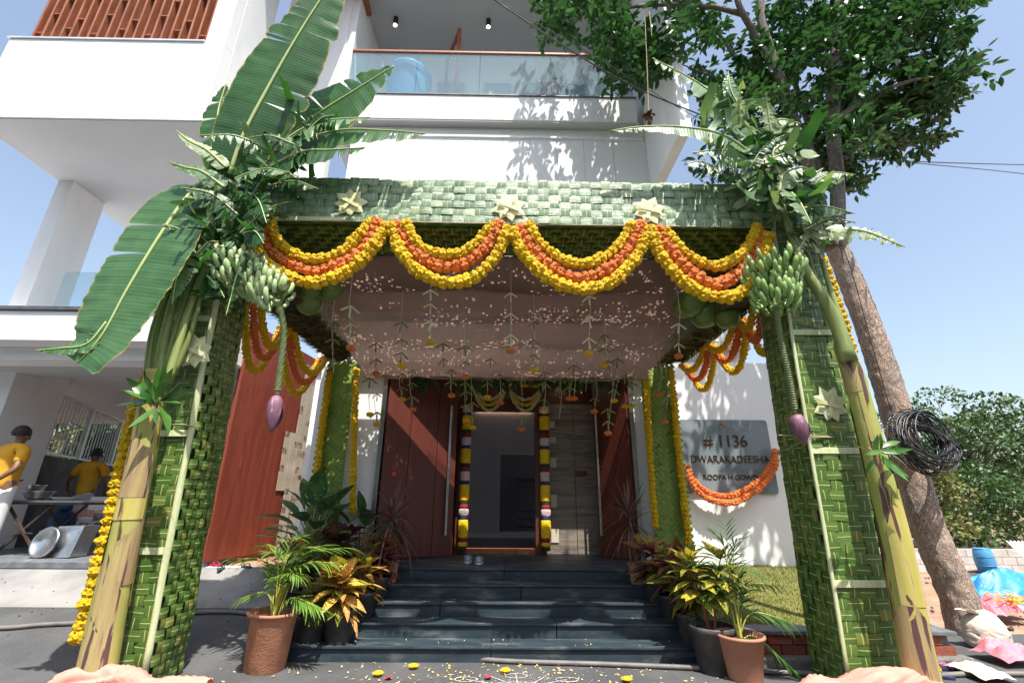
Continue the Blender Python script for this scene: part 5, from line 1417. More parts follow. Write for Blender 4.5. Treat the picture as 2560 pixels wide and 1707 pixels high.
# ---- mango leaf bunches
def leaf_bunch(lab, c, dirs, ln, m, name='mango_leaf_bunch', cat='leaves', group='mango leaf bunches', wid=.24, seed=0):
    c = V(c); t = thing(name, lab, cat, c, group); R = random.Random(seed)
    pr = [blade_proto('mango_leaf', m, wid, 7, .22, cv, twist=tw) for cv, tw in ((.15, .2), (.4, -.3), (-.1, .1))]
    MB().tube([c + V((0, .05, .05)), c, c + V((0, 0, -.06))], .008, 5).build('twig', M['wood'], t)
    it = []
    for (dx, dz, l) in dirs:
        d = V((dx, -R.uniform(.1, .45), dz)); q = c + V((dx, 0, dz)).normalized() * R.uniform(0, .04) + V((R.uniform(-.03, .03), -R.uniform(0, .06), R.uniform(-.03, .03)))
        it.append((R.choice(pr), orient(q, d, (R.uniform(-.9, .9), -1, R.uniform(-.2, .9)), ln * l, R.uniform(-.9, .9))))
    pieces(t, 'mango_leaf', it)
leaf_bunch('fresh mango leaf bunch tied across the left banana stem', DY(362, 928, 3.92), [(-1, .12, 1.3), (-1, .3, .8), (-.75, .75, 1.1), (-.45, 1, .8), (-.1, 1.1, 1.0), (.2, 1.2, 1.2), (.45, .9, 1), (.8, .6, .9), (1, .25, 1.0), (1, -.05, .7), (1, -.8, 1.1), (.5, -1, .6), (-.5, -.9, .75), (-.9, -.5, .6), (.05, .6, .7), (-.3, .5, .9), (.6, .1, .6)], .30, M['mango'], seed=1)
leaf_bunch('fresh mango leaf bunch tied across the right banana stem', DY(2008, 1040, 3.92), [(-1, .15, .9), (-.9, -.2, .8), (-.3, -1, .9), (.3, .9, .8), (.9, .5, .9), (1, .1, 1), (1, -.4, 1.1), (.8, -.9, 1.1), (.5, -1.1, 1.2), (.0, .5, .7), (.6, .8, .7), (.9, -.1, .9), (-.6, -.7, .7), (.2, -.8, .9), (1, .35, .8)], .215, M['mango'], seed=2)
fx = [(865, 880), (905, 868), (950, 866), (985, 864), (1045, 868), (1085, 866), (1130, 868), (1160, 866), (1195, 864), (1240, 868), (1285, 866), (1330, 864), (1380, 866), (1425, 868)]
for i, (x, y) in enumerate(fx):
    R = random.Random(i); leaf_bunch('dark drooping leaf sprig, %s from the left along the entrance ceiling' % ORD[i] if i else 'dark drooping leaf sprig, leftmost along the entrance ceiling', DY(x, y, 7.3), [(R.uniform(-1, 1), -R.uniform(.5, 1.3), R.uniform(.7, 1.2)) for _ in range(9)], .30, M['mangodark'], name='leaf_sprig', group='leaf sprigs along the entrance ceiling', wid=.2, seed=i + 9)

# ---- peach cloth bundled round the pillar feet
def bundle(lab, px0, px1, pyt, dep, seed):
    a, b = DY(px0, pyt, dep), DY(px1, pyt - 4, dep); mb = MB()
    def f(u, v):
        x = a.x + (b.x - a.x) * u; th = 2 * pi * v
        r = .13 * (1 + .25 * noise.noise(V((u * 5, seed, 0)))) * (.35 + .65 * sin(pi * min(.999, max(.001, u * .9 + .05))) ** .5)
        fo = noise.noise(V((u * 3.0 + v * 2, v * 7, seed)))
        rr = r * 1.2 * (1 + .35 * noise.noise(V((u * 4, v * 5, seed))) - .42 * abs(noise.noise(V((u * 3.2 + fo * .8, v * 15 + u * 6, seed + 3)))) - .05 * abs(noise.noise(V((u * 16, v * 26 + fo * 4, seed)))))
        return V((x, dep + .03 * sin(u * 7) - .0 + rr * cos(th) * 1.1, max(.004, .13 + .04 * sin(u * 5 + seed) + rr * sin(th) * .95)))
    mb.grid(f, 110, 60)
    o = mb.build('cloth_bundle', M['pinkcloth'], smooth=True); tag(o, lab, 'cloth', 'peach cloth at the feet of the pillars')
    return o
bundle('peach cloth bundled round the foot of the left pillar', 138, 480, 1545, 4.05, 1)
bundle('peach cloth bundled round the foot of the right pillar', 1835, 2150, 1545, 4.05, 4)

# ------------------------------------------------------------------ the leaning street tree
TR = thing('street_tree', 'tall leaning tree with flaky brown trunk and dark glossy leaves, right of the gate', 'tree', PY(2438, 1600, 6.1))
def limb(pp, rr, dep, name, m, seg=14, wob=.0):
    pts = [PY(x, y, d) for (x, y), d in zip(pp, dep)]
    path = smooth_path(pts, 40)
    rads = []
    for i in range(41):
        t = i / 40 * (len(rr) - 1); k = min(int(t), len(rr) - 2); rads.append((rr[k] + (rr[k + 1] - rr[k]) * (t - k)) * (1 + .06 * noise.noise(V((i * .4, rr[0] * 50, 0)))))
    mb = MB(); mb.tube(path, rads, seg)
    return mb.build(name, m, TR, smooth=True)
tk = limb([(2450, 1660), (2398, 1500), (2325, 1330), (2278, 1180), (2234, 1010), (2176, 830), (2118, 680), (2078, 590)], [.23, .185, .178, .18, .178, .165, .158, .15], [6.1] * 8, 'trunk', M['bark'], 22)
tk.modifiers.new('s', 'SUBSURF').render_levels = 2
dt = bpy.data.textures.new('barkrelief', 'CLOUDS'); dt.noise_scale = .09
dm = tk.modifiers.new('d', 'DISPLACE'); dm.texture = dt; dm.strength = .035; dm.texture_coords = 'LOCAL'
limb([(2085, 620), (2094, 540), (2092, 430), (2082, 330), (2084, 220), (2096, 110), (2104, -60)], [.115, .10, .10, .105, .10, .10, .09], [6.05, 6, 5.9, 5.8, 5.7, 5.6, 5.5], 'limb', M['barkgrey'])
limb([(2072, 620), (2040, 500), (2025, 400), (1985, 310), (1955, 220), (1925, 130), (1905, 60), (1900, -60)], [.15, .13, .12, .11, .10, .085, .07, .06], [6.1, 6.1, 6.1, 6.1, 6, 5.9, 5.8, 5.7], 'limb', M['barkgrey'])
limb([(1940, 180), (1890, 90), (1850, 20), (1830, -60)], [.075, .06, .05, .04], [6, 5.8, 5.6, 5.5], 'limb', M['barkgrey'])
limb([(2025, 420), (1940, 300), (1870, 190), (1800, 90), (1770, 50)], [.07, .06, .05, .035, .02], [6.2, 6.3, 6.3, 6.3, 6.3], 'limb', M['barkgrey'])
limb([(1870, 40), (1780, 18), (1680, 12), (1560, 22), (1470, 60)], [.05, .04, .035, .025, .012], [5.7, 5.6, 5.5, 5.5, 5.5], 'limb', M['barkgrey'], 8)
limb([(2000, 310), (1900, 260), (1800, 200), (1700, 160)], [.035, .03, .02, .01], [6.2, 6.4, 6.4, 6.4], 'limb', M['barkgrey'], 8)
limb([(2088, 300), (2180, 240), (2290, 200), (2400, 190)], [.05, .04, .03, .012], [5.7, 5.7, 5.7, 5.7], 'limb', M['barkgrey'], 8)
limb([(2060, 420), (1985, 200), (1960, 60), (1950, -60)], [.06, .05, .04, .03], [6.6, 6.8, 6.8, 6.8], 'limb', M['barkgrey'], 8)
TLP = [blade_proto('tree_leaf', M['treeleaf'], .40, 5, .2, cv, twist=tw, pw=.9) for cv, tw in ((.2, .2), (.5, -.4), (-.05, 0))]
R = random.Random(42); it = []
def crown(cx, cy, rx, ry, d0, d1, n, size=.165, holes=0.0):
    for k in range(int(n * 1.35)):
        a = R.uniform(0, 2 * pi); r = R.random() ** .55
        px, py = cx + rx * r * cos(a), cy + ry * r * sin(a)
        if noise.noise(V((px * .012, py * .012, 5))) < -.22 + holes: continue
        c = PY(px, py, R.uniform(d0, d1)); tw = rdir(R, -.5, .5)
        for j in range(R.randint(8, 13)):
            q = c + tw * R.uniform(0, .28) + rdir(R) * .04
            d = (tw * .5 + rdir(R, -1, .5)).normalized()
            it.append((R.choice(TLP), orient(q, d, (R.uniform(-.4, .4), R.uniform(-.4, .4), 1), size * R.uniform(.75, 1.2), R.uniform(-.5, .5))))
crown(1500, 60, 150, 80, 5.2, 6.6, 130)
crown(1440, 10, 110, 60, 5.2, 6.6, 60)
crown(1600, 150, 90, 70, 5.6, 6.8, 80)
crown(1690, 60, 130, 90, 5.2, 6.8, 120, holes=.1)
crown(1720, 190, 120, 60, 5.8, 6.9, 70, holes=.2)
crown(1860, 250, 110, 120, 6.1, 7.0, 110, holes=.1)
crown(2000, 120, 150, 130, 5.6, 6.9, 170)
crown(2180, 130, 160, 160, 5.7, 6.8, 230)
crown(2310, 30, 120, 90, 5.1, 6.4, 150)
crown(2330, 200, 120, 90, 5.8, 6.7, 90, holes=.05)
crown(2400, 190, 60, 50, 5.4, 6.2, 26)
crown(2200, 310, 160, 80, 6.1, 7.0, 190)
crown(2110, 420, 80, 60, 6.3, 7.1, 60)
crown(1960, 330, 90, 90, 6.2, 7.0, 60)
crown(1780, 440, 70, 50, 6.4, 7.0, 16)
crown(2200, 110, 130, 90, 5.1, 5.5, 34)
crown(2080, 60, 90, 70, 5.0, 5.4, 22)
crown(2140, 270, 110, 120, 5.2, 5.6, 46)
crown(1960, 220, 80, 90, 5.3, 5.7, 26)
crown(1930, -120, 500, 100, 5.0, 7.4, 260, .17)
crown(2200, -300, 400, 150, 5.0, 7.4, 150, .19)
crown(1750, -330, 350, 130, 5.4, 7.0, 110, .19)
pieces(TR, 'leaf', it, 300, stuffname='crown')
print('tree leaves', len(it))

# ---- overhead wires, cable coil and the dried flower on its rope
def wire(lab, pts, r, n=30, group=None):
    o = MB().tube(smooth_path(pts, n), r, 5).build('wire', M['cable'], smooth=True); tag(o, lab, 'wire', group); return o
wire('thick pale sheathed cable running from the top edge past the balcony to the right', [PY(1235, 0, 4.6), PY(1400, 110, 4.9), PY(1560, 205, 5.2), PY(1720, 275, 5.6), PY(1990, 372, 5.9), PY(2170, 402, 7)], .011)
wire('thin wire running beside the thick cable above the beam', [PY(1232, -4, 4.7), PY(1500, 150, 5.1), PY(1730, 288, 5.6), PY(1860, 340, 6)], .005)
wire('upper of two wires crossing the sky at the right edge', [PY(2095, 392, 6), PY(2330, 406, 9), PY(2620, 414, 12)], .014)
wire('lower sagging wire crossing the sky at the right edge', [PY(2095, 390, 6), PY(2330, 412, 9), PY(2480, 426, 11), PY(2620, 442, 12)], .012)
wire('black wire running down the back of the leaning trunk', [PY(2075, 570, 5.9), PY(2120, 650, 5.9), PY(2185, 880, 5.9), PY(2232, 1040, 5.9), PY(2255, 1090, 5.9)], .006)
wire('thin black wires looped down the upper trunk', [PY(2040, 400, 5.9), PY(2060, 520, 5.85), PY(2098, 610, 5.85), PY(2110, 660, 5.88)], .006)
mb = MB(); Rr = random.Random(5)
cc = PY(2310, 1100, 5.7); X0 = PY(2245, 1060, 5.75)
for k in range(26):
    rx, rz = Rr.uniform(.20, .37), Rr.uniform(.16, .40); ph = Rr.uniform(-.3, .3)
    dxy = V((Rr.uniform(-.05, .06), Rr.uniform(-.09, .09), Rr.uniform(-.07, .05)))
    pts = []
    for j in range(25):
        a = 2 * pi * j / 24; p = V((rx * cos(a), .10 * sin(a * 1 + ph), rz * sin(a)))
        p = Matrix.Rotation(.35 + ph * .4, 3, 'Y') @ p
        pts.append(cc + dxy + p)
    mb.tube(pts, .0095, 6)
o = mb.build('cable_coil', M['cable'], smooth=True); tag(o, 'coil of black cable hanging on the leaning tree trunk', 'cable')
mb = MB()
for z in (0, .03, .07): mb.tube([V((X0.x - .28 + .21 * (1 - cos(a * pi / 12)), 5.7 + .24 * sin(-pi / 2 + a * pi / 12 * 2), X0.z + z - .01 * a)) for a in range(13)], .007, 5)
mb.build('cord_binding', M['cable'], TR)
DF = thing('dried_flower', 'dried brown flower hanging on a rope from the tree', 'flower', PY(1622, 300, 5.2))
MB().tube(smooth_path([PY(1612, 40, 5.2), PY(1617, 150, 5.2), PY(1622, 285, 5.2)], 10), .006, 5).build('rope', M['twine'], DF)
MB().tube(smooth_path([PY(1623, 30, 5.2), PY(1628, 70, 5.18), PY(1629, 90, 5.2)], 10), .008, 5).build('rope', M['twine'], DF)
dpr = blade_proto('petal', M['dryflower'], .5, 4, .3, .5)
pieces(DF, 'petal', [(dpr, orient(PY(1622, 288, 5.2), rdir(R, -.8, .6), s=.11)) for _ in range(16)])
MB().lathe([(.01, -.16), (.035, -.12), (.02, -.03), (.04, 0), (.01, .03)], PY(1622, 292, 5.2), 8).build('flower_head', M['dryflower'], DF)

# ------------------------------------------------------------------ far trees
FLP = {k: [blade_proto('far_leaf_' + k, M[k], .55, 3, .15, .3)] for k in ('farleaf', 'farleaf2', 'conifer')}
def far_tree(name, lab, base, h_, r, key, seed, n=2200, s=.28, trunkr=.18, flat=.7, group='trees beyond the walls', lobes=16, lowest=.35):
    R = random.Random(seed); b = V(base); t = thing(name, lab, 'tree', b, group)
    mb = MB(); top = b + V((0, 0, h_ * .8))
    mb.tube(smooth_path([b - V((0, 0, .4)), b + V((R.uniform(-.3, .3), 0, h_ * .4)), top], 12), [trunkr * (1 - .7 * i / 12) for i in range(13)], 8)
    cs = []
    for k in range(lobes):
        a = R.uniform(0, 6.28); rr = r * sqrt(R.random()); z = h_ * R.uniform(lowest, .96)
        rr *= 1 - .5 * max(0, (z / h_ - .7) / .3)
        c = b + V((rr * cos(a), rr * sin(a) * .8, z)); cs.append(c)
        mb.tube(smooth_path([b + V((0, 0, h_ * R.uniform(.2, .5))), (b + V((0, 0, h_ * .5))).lerp(c, .5) , c], 6), [.05, .045, .04, .03, .025, .02, .015], 5)
    mb.build('trunk', M['barkgrey'], t, smooth=True)
    it = []
    for k in range(n):
        c = R.choice(cs); d = rdir(R, -.7, 1); rad = r * .42 * R.uniform(.3, 1) ** .5
        p = c + V((d.x * rad, d.y * rad, d.z * rad * flat))
        it.append((FLP[key][0], orient(p, (d + rdir(R)).normalized(), (0, 0, 1), s * R.uniform(.6, 1.3), R.uniform(-1, 1))))
    pieces(t, 'crown', it, 0, stuffname='crown')
def base(px, y, z=-.2): 
    p = PY(px, 1251, y); return V((p.x, y, z))
far_tree('leafy_tree', 'tall feathery green tree behind the block wall, right background', base(2430, 22), 7.3, 2.8, 'farleaf', 1, 7500, .20, .2, .35, lobes=34, lowest=.3)
far_tree('leafy_tree', 'dark green tree at the right edge behind the tall feathery tree', base(2560, 25), 6.0, 3.2, 'farleaf', 2, 4200, .26, lobes=20)
far_tree('leafy_tree', 'olive green bushy tree just right of the leaning trunk', base(2285, 17), 3.1, 1.5, 'farleaf2', 3, 2600, .16, .08, lobes=18, lowest=.2)
far_tree('leafy_tree', 'dark tree seen low between the trunk and the gate', base(2240, 21), 3.0, 2.2, 'farleaf', 4, 3000, .2, .1, lobes=16, lowest=.1)
far_tree('leafy_tree', 'dense green shrub under the feathery tree', base(2390, 19), 2.9, 2.2, 'farleaf', 5, 3400, .18, .08, lobes=18, lowest=.1)
far_tree('leafy_tree', 'dense shrub behind the blue barrel', base(2500, 20), 2.3, 1.8, 'farleaf', 6, 1800, .18, .08, lobes=16, lowest=.1)
for i, (px, y, h_, r, k, nm) in enumerate(((90, 17, 7.2, 2.4, 'farleaf', 'leftmost'), (180, 19, 6.4, 2.2, 'farleaf', 'left of the centre post'), (250, 18, 5.6, 2.0, 'farleaf2', 'right of the centre post'), (330, 20, 6.4, 2.2, 'farleaf', 'rightmost'))):
    far_tree('leafy_tree', 'green tree behind the barred fence, ' + nm, base(px, y), h_, r, k, 20 + i, 1800, .26, lobes=18, lowest=.12, group='trees behind the barred fence')
def conifer(lab, px, y, h_, seed):
    R = random.Random(seed); b = base(px, y); t = thing('conifer_tree', lab, 'tree', b, 'conifers behind the terrace')
    MB().tube([b, b + V((0, 0, h_))], [.16, .02], 8).build('trunk', M['barkgrey'], t)
    it = []
    for k in range(2600):
        z = R.random() ** .8 * h_; rr = (1 - z / h_) * 1.3 * R.uniform(.2, 1) * (1 + .25 * sin(z * 7)); a = R.uniform(0, 6.28)
        p = b + V((rr * cos(a), rr * sin(a), z)); it.append((FLP['conifer'][0], orient(p, (cos(a), sin(a), -.25), s=R.uniform(.15, .32))))
    pieces(t, 'crown', it, 0, stuffname='crown')
conifer('taller pointed conifer seen through the terrace glass, left', 203, 15, 8.2, 1)
conifer('shorter pointed conifer seen through the terrace glass, right', 238, 15, 7.6, 2)
# palm at the right edge
def cyc(lab, b, n, L, seed):
    R = random.Random(seed); b = V(b); t = thing('palm_plant', lab, 'palm', b); it = []
    pr = blade_proto('palm_leaflet', M['farleaf'], .09, 3, .2, .2)
    for k in range(n):
        a = R.uniform(0, 6.28); e = R.uniform(.2, 1.2); d = V((cos(a) * cos(e), sin(a) * cos(e), sin(e)))
        pts = smooth_path([b, b + d * L * .5, b + d * L * .9 - V((0, 0, L * .15))], 18)
        mb = MB(); mb.tube(pts, .015, 5); fo = mb.build('frond', M['farleaf'], t); its = []
        for i in range(3, 18):
            tg = (pts[i] - pts[i - 1]).normalized(); s = tg.cross(V((0, 0, 1))).normalized()
            for sg in (-1, 1): its.append((pr, orient(pts[i], tg * .8 + s * sg - V((0, 0, .2)), s=.45)))
        pieces(fo, 'leaflet', its, 0)
cyc('grey green date palm fronds at the right edge behind the tin sheet', base(2570, 15, -.1), 16, 1.7, 4)
# distant woodland on the horizon, plus an added sky blocker behind the camera
mb = MB(); R = random.Random(77)
pr = FLP['farleaf'][0]
for k in range(9000):
    a = R.uniform(0, 2 * pi); rad = R.uniform(62, 85); x, y = rad * cos(a), rad * sin(a)
    hmax = 5.5 + 2.5 * noise.noise(V((a * 9, 0, 0))) + 1.5 * noise.noise(V((a * 31, 2, 0)))
    mb.merge(pr, orient(V((x, y, -.3 + hmax * R.random())), rdir(R), s=R.uniform(1.2, 2.6)))
for k in range(9000):  # unseen tree row, added behind the camera to cut the sky fill
    x = R.uniform(-34, 34); y = -13 - abs(R.gauss(0, 2.2)) - .012 * x * x
    hmax = 9 + 3 * noise.noise(V((x * .25, 5, 0)))
    mb.merge(pr, orient(V((x, y, -.3 + hmax * R.random())), rdir(R), s=R.uniform(.9, 1.7)))
o = mb.build('woodland_and_sky_block', M['farleaf'], origin=(0, 0, 0)); tag(o, 'belt of far trees round the plot, with an unseen row added to block sky light', 'woodland', kind='stuff')

# ------------------------------------------------------------------ writing
def text_mesh(s, size, ext, bev=0.0):
    cu = bpy.data.curves.new('lettering', 'FONT'); cu.body = s; cu.size = size; cu.extrude = ext; cu.align_x = 'CENTER'; cu.bevel_depth = bev
    o = bpy.data.objects.new('tmp', cu); COL.objects.link(o)
    me = bpy.data.meshes.new_from_object(o.evaluated_get(bpy.context.evaluated_depsgraph_get()))
    bpy.data.objects.remove(o); bpy.data.curves.remove(cu); return me
def write(parent, s, pos, size, ext, mats, rot=None, sx=1.0, name='lettering', bev=0.0):
    me = text_mesh(s, size, ext, bev)
    for m in mats: me.materials.append(m)
    if len(mats) > 1:
        for p in me.polygons: p.material_index = 0 if abs(p.normal.z) > .9 else 1
    o = bpy.data.objects.new(name, me); COL.objects.link(o); o.parent = parent
    m = Matrix.Translation(V(pos) - wloc(parent)) @ (rot or Matrix.Rotation(pi / 2, 4, 'X')) @ Matrix.Diagonal((sx, 1, 1, 1))
    o.matrix_local = m; return o
def write_letters(parent, s, pos, size, ext, mats, sx):
    """each letter a part of its own"""
    me = text_mesh(s, size, ext); vs_ = [v.co.copy() for v in me.vertices]; fs = [tuple(p.vertices) for p in me.polygons]; bpy.data.meshes.remove(me)
    iv = sorted((min(vs_[i].x for i in f), max(vs_[i].x for i in f), k) for k, f in enumerate(fs)); groups = []; hi = -1e9
    for a, b, k in iv:
        if a > hi + 1e-4: groups.append([])
        groups[-1].append(k); hi = max(hi, b)
    for gr_ in groups:
        idx = {}; nv = []; nf = []
        for k in gr_:
            for i in fs[k]:
                if i not in idx: idx[i] = len(nv); nv.append(V((vs_[i].x * sx + pos[0], pos[1] - vs_[i].z, vs_[i].y + pos[2])))
            nf.append(tuple(idx[i] for i in fs[k]))
        mb = MB(); mb.v = [tuple(p) for p in nv]; mb.f = nf; mb.u = [[(0, 0)] * len(f) for f in nf]
        mb.m = [0 if max(abs(nv[i].y - nv[f[0]].y) for i in f) < 1e-5 else 1 for f in nf]
        mb.build('letter', mats, parent)
c = DY(1681, 1050, 7.76)
NP = thing('name_plate', 'grey stone name plate with bronze letters on the white wall', 'sign', (c.x, 7.76, c.z))
a, b = DY(1562, 965, 7.76), DY(1787, 1132, 7.76)
x0, x1, z0, z1 = DY(1567, 1050, 7.76).x, DY(1775, 1050, 7.76).x, DY(1680, 1134, 7.76).z, DY(1680, 964, 7.76).z
mb = MB(); rr = .05; poly = []
for cx, cz, a0 in ((x1 - rr, z1 - rr, 0), (x0 + rr, z1 - rr, 90), (x0 + rr, z0 + rr, 180), (x1 - rr, z0 + rr, 270)):
    for k in range(5): a_ = radians(a0 + k * 22.5); poly.append(V((cx + rr * cos(a_), 7.755, cz + rr * sin(a_))))
mb.prism(poly, (0, .04, 0)); mb.build('plate', M['sign'], NP, bevel=.004)
def zc(y): return DY(1680, y, 7.74).z
cx_ = (x0 + x1) / 2
write_letters(NP, '# 1136', (cx_ + .0, 7.745, zc(1025)), .27, .007, [M['bronze'], M['gold']], .95)
write_letters(NP, 'DWARAKADEESHA', (cx_ + .03, 7.747, zc(1062)), .168, .006, [M['bronze'], M['gold']], .90)
write_letters(NP, 'ROOPA H GOWDA', (cx_ + .03, 7.748, zc(1101)), .115, .005, [M['bronze'], M['gold']], .97)
mb = MB(); oc = V((cx_ - .03, 7.74, zc(975)))       # small gold emblem: a three, a hook, a crescent and a dot
def arc(cx, cz, r, a0, a1, n=10): return [oc + V((cx + r * cos(radians(a0 + (a1 - a0) * k / n)), 0, cz + r * sin(radians(a0 + (a1 - a0) * k / n)))) for k in range(n + 1)]
mb.tube(arc(-.02, .018, .020, 150, -80), .006, 5); mb.tube(arc(-.02, -.020, .024, 90, -150), .006, 5); mb.tube(arc(.028, -.012, .02, 170, -60), .006, 5); mb.tube(arc(.03, .045, .016, 200, 340), .004, 5); mb.tube(arc(.03, .058, .003, 0, 360, 6), .004, 5)
mb.build('emblem', M['gold'], NP)

# newspapers taped on the red wall
NW = thing('newspaper_cover', 'newspaper sheets taped over the far end of the red wall', 'newspaper', (-3.8, 8.2, 1.5))
def onred(t, z, off=.012): p = A_ + (B_ - A_) * t; return V((p.x + off, p.y, z))
def trd(px):                # position along the red wall for a photo column at eye height
    best = min(range(200), key=lambda k: abs(( (A_ + (B_ - A_) * k / 199).x / (A_ + (B_ - A_) * k / 199).y) - ray(px, 1180).x / ray(px, 1180).y)); return best / 199
for i, (p0, p1, za, zb) in enumerate(((722, 790, 2.55, 3.95), (694, 775, 1.62, 2.62), (715, 790, .62, 1.66), (742, 800, 1.9, 2.9))):
    t0, t1 = trd(p0), trd(p1); mb = MB()
    mb.grid(lambda u, v, t0=t0, t1=t1, za=za, zb=zb, i=i: onred(t0 + (t1 - t0) * u, za + (zb - za) * v, .014 + .006 * i + .012 * noise.noise(V((u * 4, v * 5, i)))), 10, 10)
    o = mb.build('newspaper_sheet', M['news'], NW, smooth=True)
write(NW, 'The Economic Times', tuple(onred(trd(735), 1.12, .05)), .11, .0005, [M['black']], rot=Matrix.Rotation(atan2(B_.y - A_.y, B_.x - A_.x), 4, 'Z') @ Matrix.Rotation(pi / 2, 4, 'X') @ Matrix.Rotation(pi / 2, 4, 'Z'), name='headline')
# handprint
HP = thing('handprint', 'red handprint on the white pier left of the doors', 'handprint', DY(905, 1085, 7.13))
hc = DY(905, 1088, 7.132)
mb = MB()
for k, (dx, l, a) in enumerate(((-.035, .075, .1), (-.012, .09, .03), (.012, .085, -.04), (.034, .065, -.14), (.055, .05, -.8))):
    p = hc + V((dx, 0, .045 - .03 * (k == 4))); q = p + V((-sin(a) * l, 0, cos(a) * l)); mb.prism([p + V((-.006, 0, 0)), p + V((.006, 0, 0)), q + V((.006, 0, 0)), q + V((-.005, 0, 0))], (0, -.002, 0))
poly = [hc + V((.042 * cos(t * .7) * (1 + .1 * sin(t * 3)), 0, .036 * sin(t * .7))) for t in range(9)]
mb.prism(poly, (0, -.002, 0)); mb.build('print', M['handred'], HP)
# small stuck papers beside the door
for k, (x, y, w_, h_) in enumerate(((1268, 975, .09, .12), (1270, 1010, .11, .10), (1271, 1062, .1, .16), (1272, 1150, .1, .2), (1275, 1230, .12, .2))):
    p = DY(x, y, 8.05); pp = MB().box(p.x - w_ / 2, p.x + w_ / 2, 8.046, 8.052, p.z - h_ / 2, p.z + h_ / 2).build('taped_paper', M['news'])
    tag(pp, '%s scrap of newspaper taped to the travertine edge beside the door' % ('topmost', 'second highest', 'middle', 'second lowest', 'lowest')[k], 'paper', 'newspaper scraps beside the door')

# ------------------------------------------------------------------ potted plants
CRL = {k: [blade_proto('croton_leaf', M[k], w_, 6, .25, cv, twist=tw) for w_, cv, tw in ((.34, .2, .2), (.30, .45, -.3), (.38, .05, .1))] for k in ('cr_o', 'cr_g', 'cr_y', 'cr_r', 'cr_p')}
DFL = [blade_proto('broad_leaf', M['dief'], .48, 7, .18, cv, twist=tw, pw=.85) for cv, tw in ((.25, .1), (.5, -.15))]
DRL = [blade_proto('narrow_leaf', M['drac'], .05, 6, .1, cv) for cv in (.1, .5, 1.0)]
PLL = [blade_proto('leaflet', M['palm'], .085, 5, .25, cv) for cv in (.15, .5)]
PLD = [blade_proto('leaflet', M['palmdark'], .085, 5, .25, cv) for cv in (.15, .5)]
def pot(label, px, pyb, z, rim, bas, hpx, m, rimstyle, name='flower_pot', lean=0, yf=None):
    p = PZ(px, pyb, z)
    if yf: p = V((PY(px, pyb, yf).x, yf, z))
    y = p.y; d = (V((p.x, y, z)) - CAM).dot(RM @ V((0, 0, -1)))
    k = 1 / FPX * d
    r1, r0, h_ = rim * k, bas * k, hpx * k * 1.03
    c = V((p.x, y + r0, z))
    t = thing(name, label, 'potted plant', c, 'potted plants flanking the steps')
    th = r1 * .09
    if rimstyle == 'flare': prof = [(r0 * .96, 0), (r0, .01), (r0 + (r1 * .86 - r0) * .9, h_ * .88), (r1 * .9, h_ * .92), (r1, h_ * .95), (r1 * 1.01, h_ * .975), (r1 * .97, h_), (r1 * .84, h_ * .985), (r1 * .78, h_ * .9)]
    elif rimstyle == 'simple': prof = [(r0 * .97, 0), (r0, .01), (r1 * .93, h_ * .9), (r1 * .99, h_ * .92), (r1 * 1.02, h_ * .95), (r1 * 1.0, h_), (r1 * .9, h_ * .99), (r1 * .86, h_ * .88)]
    else: prof = [(r0 * .97, 0), (r0, .008), (r0 * 1.02, h_ * .13), (r0 * 1.06, h_ * .14), (r1 * .9, h_ * .84), (r1 * .98, h_ * .86), (r1, h_ * .97), (r1 * .96, h_), (r1 * .88, h_ * .99), (r1 * .84, h_ * .86)]
    ax = Matrix.Rotation(lean, 3, 'Y')
    MB().lathe(prof, c, 28, ax=ax).build('pot', m, t, smooth=True, bevel=0)
    MB().lathe([(r1 * .84, h_ * .87), (r1 * .4, h_ * .90), (.001, h_ * .91)], c, 20, ax=ax).build('soil', M['soil'], t, smooth=True)
    return t, c + ax @ V((0, 0, h_ * .9)), k
def crot(t, top, hmain, spread, n, keys, ln, seed, stems=3, low=.25):
    R = random.Random(seed); its = []; mb = MB()
    for s in range(stems):
        a = R.uniform(0, 6.28); e = top + V((cos(a) * spread * .5, sin(a) * spread * .35, hmain * R.uniform(.7, 1)))
        pts = smooth_path([top + V((cos(a) * .02, sin(a) * .02, -.05)), top.lerp(e, .5) + V((R.uniform(-.02, .02), 0, .03)), e], 8)
        mb.tube(pts, [.012 - .001 * i for i in range(9)], 6)
        for k in range(n // stems):
            q = k / (n // stems); tt = low + (1 - low) * q
            p = pts[min(8, int(tt * 8))]; aa = k * 2.4 + R.uniform(-.4, .4); el = -.3 + 1.25 * q ** 1.6 + R.uniform(-.2, .2)
            d = V((cos(aa) * cos(el), sin(aa) * cos(el), sin(el)))
            key = R.choice(keys[0] if q > .6 else keys[1])
            its.append((R.choice(CRL[key]), orient(p, d, (0, 0, 1), ln * R.uniform(.75, 1.2) * (1 - .25 * q * q), R.uniform(-.35, .35))))
    mb.build('stem', M['wood'], t, smooth=True)
    pieces(t, 'leaf', its)
